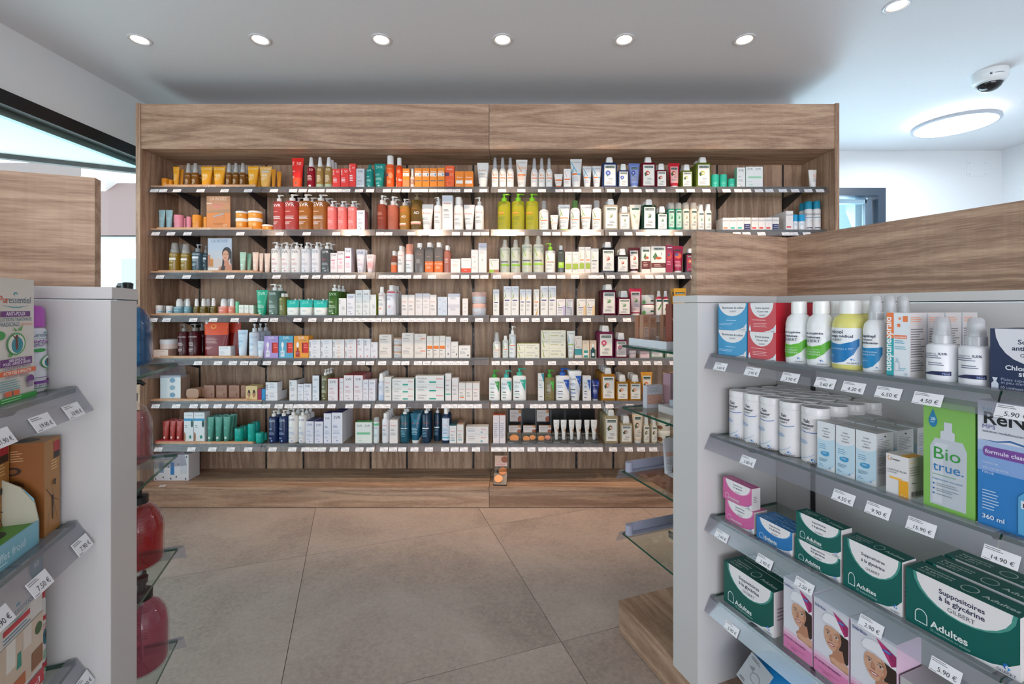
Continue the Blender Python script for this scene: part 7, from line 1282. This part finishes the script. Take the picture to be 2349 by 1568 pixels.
m_.face([(-.115, -.095, .001), (-.115, .095, .001), (.095, .095, .001), (.095, -.095, .001)], mat('#b98a6c', 'plain', .4)); m_.build('sachet_film', t)
MB().loft([(.019, .026, .026), (.0196, .026, .026)], mat('#e4e4e6'), 28, cx=-.0, cy=-.01).build('sticker', t)
print_mesh([('b', 'Vis', 0, .4, .5, '#55555c'), ('l', -.2, .3, .4, 1, '#77777c', .05)], lambda x, z, o: (z-.026, -.01+x, .0197+o), .052, .052, False).build('lettering', t)
for Zk, lb, nm_ in ((Z3, 'lilac grey plastic divider strip behind the bronze sachet', 'divider_strip'), (.3775, 'lilac grey plastic divider strip on the lowest end shelf', 'divider_strip')):
    t = thing(nm_, lb, 'shelf divider', (*GR.W(-.375, .24), Zk), GR.rot)
    LV = mat('#a4a6b8', 'plastic'); q = MB(); q.box(-.012, -.205, 0, .012, .205, .002, LV); q.box(-.013, -.205, 0, -.011, .205, .034, LV); q.build('strip', t)
    MB().loft([(0, .013, .013), (.034, .013, .013)], LV, 14, cx=.0, cy=-.205).build('rounded_end', t)
# ---- left gondola
def GLp(key, x0, x1, yt, Z, u, lvl, **k): return place(GL, key, x0, x1, yt, Z+.0004, u, lvl+' shelf by window', **k)
GLp('spc', -14, 79, 634, ZL[0], .062, 'top', d=.05)
place(GL, 'spu', 81, 123, 700, ZL[0]+.0004, .075, 'top shelf by window', back=1, d=.04)
GLp('kra', 101, 138, 1014, ZL[1], .062, 'second', d=.075); place(GL, 'kra', -40, 22, 1025, ZL[1]+.0004, .10, 'second shelf by window, far side of green tray', d=.075)
GLp('pui', -34, 99, 1358, ZL[2], .060, 'third', d=.05); GLp('pub', 97, 110, 1352, ZL[2], .075, 'third', d=.03)
t = thing('counter_tray', 'open carton tray with green floor, round holes and pale blue front', 'display tray', (*GL.W(GL.solve(91, .06), .06), ZL[1]+.0004), GL.rot)
GRN = mat('#4f8f2c', 'card'); CRM = mat('#b9b4a0', 'card'); LB = mat('#7ab4c4', 'card')
MB().box(-.26, .002, .030, -.004, .15, .0315, GRN).build('tray_floor', t)
for i in range(3):
    for j in range(2): MB().loft([(.0318, .022, .018), (.0322, .020, .016)], mat('#1c2a14'), 24, cx=-.045-.07*i, cy=.035+.07*j).build('round_hole', t)
MB().box(-.26, 0, 0, -.002, .002, .034, LB).build('front_lip', t)
q = MB(); pr_ = [(.0, 0), (.15, 0), (.15, .15), (.12, .15), (.02, .085), (.004, .06), (0, .034)]
q.extrude(pr_, -.004, -.002, CRM); q.build('side_wall', t)
q = MB(); q.extrude([(0, 0), (.014, 0), (.014, .05), (.018, .082), (.006, .066), (0, .034)], -.0018, -.001, LB); q.build('side_band', t)
MB().box(-.26, .150, 0, -.002, .152, .15, CRM).build('back_wall', t)
print_mesh([('bl', 'apaisant effet froid', -.05, .35, .44, '#bfdce4'), ('l', -.3, .2, .78, 1, '#dfeef2', .1)], lambda x, z, o: (-.13+x, -o, z), .25, .034, False).build('lettering', t)
# soap bottles on the left end shelves
def soap(label, colx, a, b, Z, h, w, liquid, lvl=.9, grp='soap pump bottles on the end shelves', pumpdir=1):
    x, y = GL.W(a, b); t = thing('soap_bottle', label, 'soap bottle', (x, y, Z+.0004), GL.rot+pumpdir, grp)
    r = w/2; hb = h*.76
    prof = [(0, r*.74, r*.74), (h*.012, r*.86, r*.86), (h*.04, r*.97, r*.97), (h*.08, r, r), (hb*.55, r, r), (hb*.67, r*.97, r*.97), (hb*.78, r*.87, r*.87), (hb*.88, r*.70, r*.70), (hb*.95, r*.48, r*.48), (hb, r*.34, r*.34)]
    MB().loft(prof, mat(colx, 'glass'), 36).build('bottle', t)
    lq = [(z+.002, rr*.93, rr*.93) for z, rr, _ in prof if z < hb*lvl]; 
    for (za, ra, _), (zb, rb, _) in zip(prof, prof[1:]):
        if za <= hb*lvl <= zb: rr = (ra+(rb-ra)*(hb*lvl-za)/(zb-za))*.93; lq.append((hb*lvl+.0001, rr, rr))
    MB().loft(lq, mat(liquid, 'liquid'), 32).build('soap_liquid', t)
    MB().tube([(0, 0, .01), (.002, 0, hb)], .003, mat('#d8c4cc', 'clear'), 8).build('dip_tube', t)
    bk = mat('#17181b', 'plastic'); c = MB()
    c.loft([(hb-.002, r*.40, r*.40), (hb+h*.075, r*.40, r*.40), (hb+h*.085, r*.30, r*.30)], bk, 28); c.loft([(hb+h*.08, r*.16, r*.16), (h*.93, r*.16, r*.16)], bk, 14, caps=(0, 0))
    c.loft([(h*.92, r*.22, r*.22), (h*.985, r*.24, r*.24), (h, r*.16, r*.16)], bk, 18); c.tube([(0, 0, h*.965), (r*.5, 0, h*.968), (r*.66, 0, h*.93)], [r*.15, r*.12, r*.08], bk, 10); c.build('pump', t)
    sf = ring_surf(prof); col_t = '#e6d2d6'
    p = print_mesh([('l', -.4, .60, .8, 11, col_t, .04)], sf, w, hb, True); o = p.build('lettering', t)
    o.rotation_euler = (0, 0, R(150)-pumpdir)
    return t
def lsolve(x, b): return GL.solve(x, b)
soap('clear soap bottle with bright blue liquid and black pump, topmost end shelf', '#f3f0f2', .335, .099, 1.0545, .192, .092, '#1690dd', .93)
soap('clear soap bottle half full of pale rose liquid, second end shelf', '#f3f0f2', .335, .099, .8325, .192, .092, '#d8909a', .8, pumpdir=-1.2)
soap('deep red soap bottle with black pump, third end shelf', '#f3f0f2', .329, .078, .6025, .190, .100, '#cc0016', .92, pumpdir=2.4)
soap('rose pink soap bottle with black pump, lowest end shelf', '#f3f0f2', .316, .066, .3775, .208, .102, '#d0607c', .88, pumpdir=.2)
label_items()
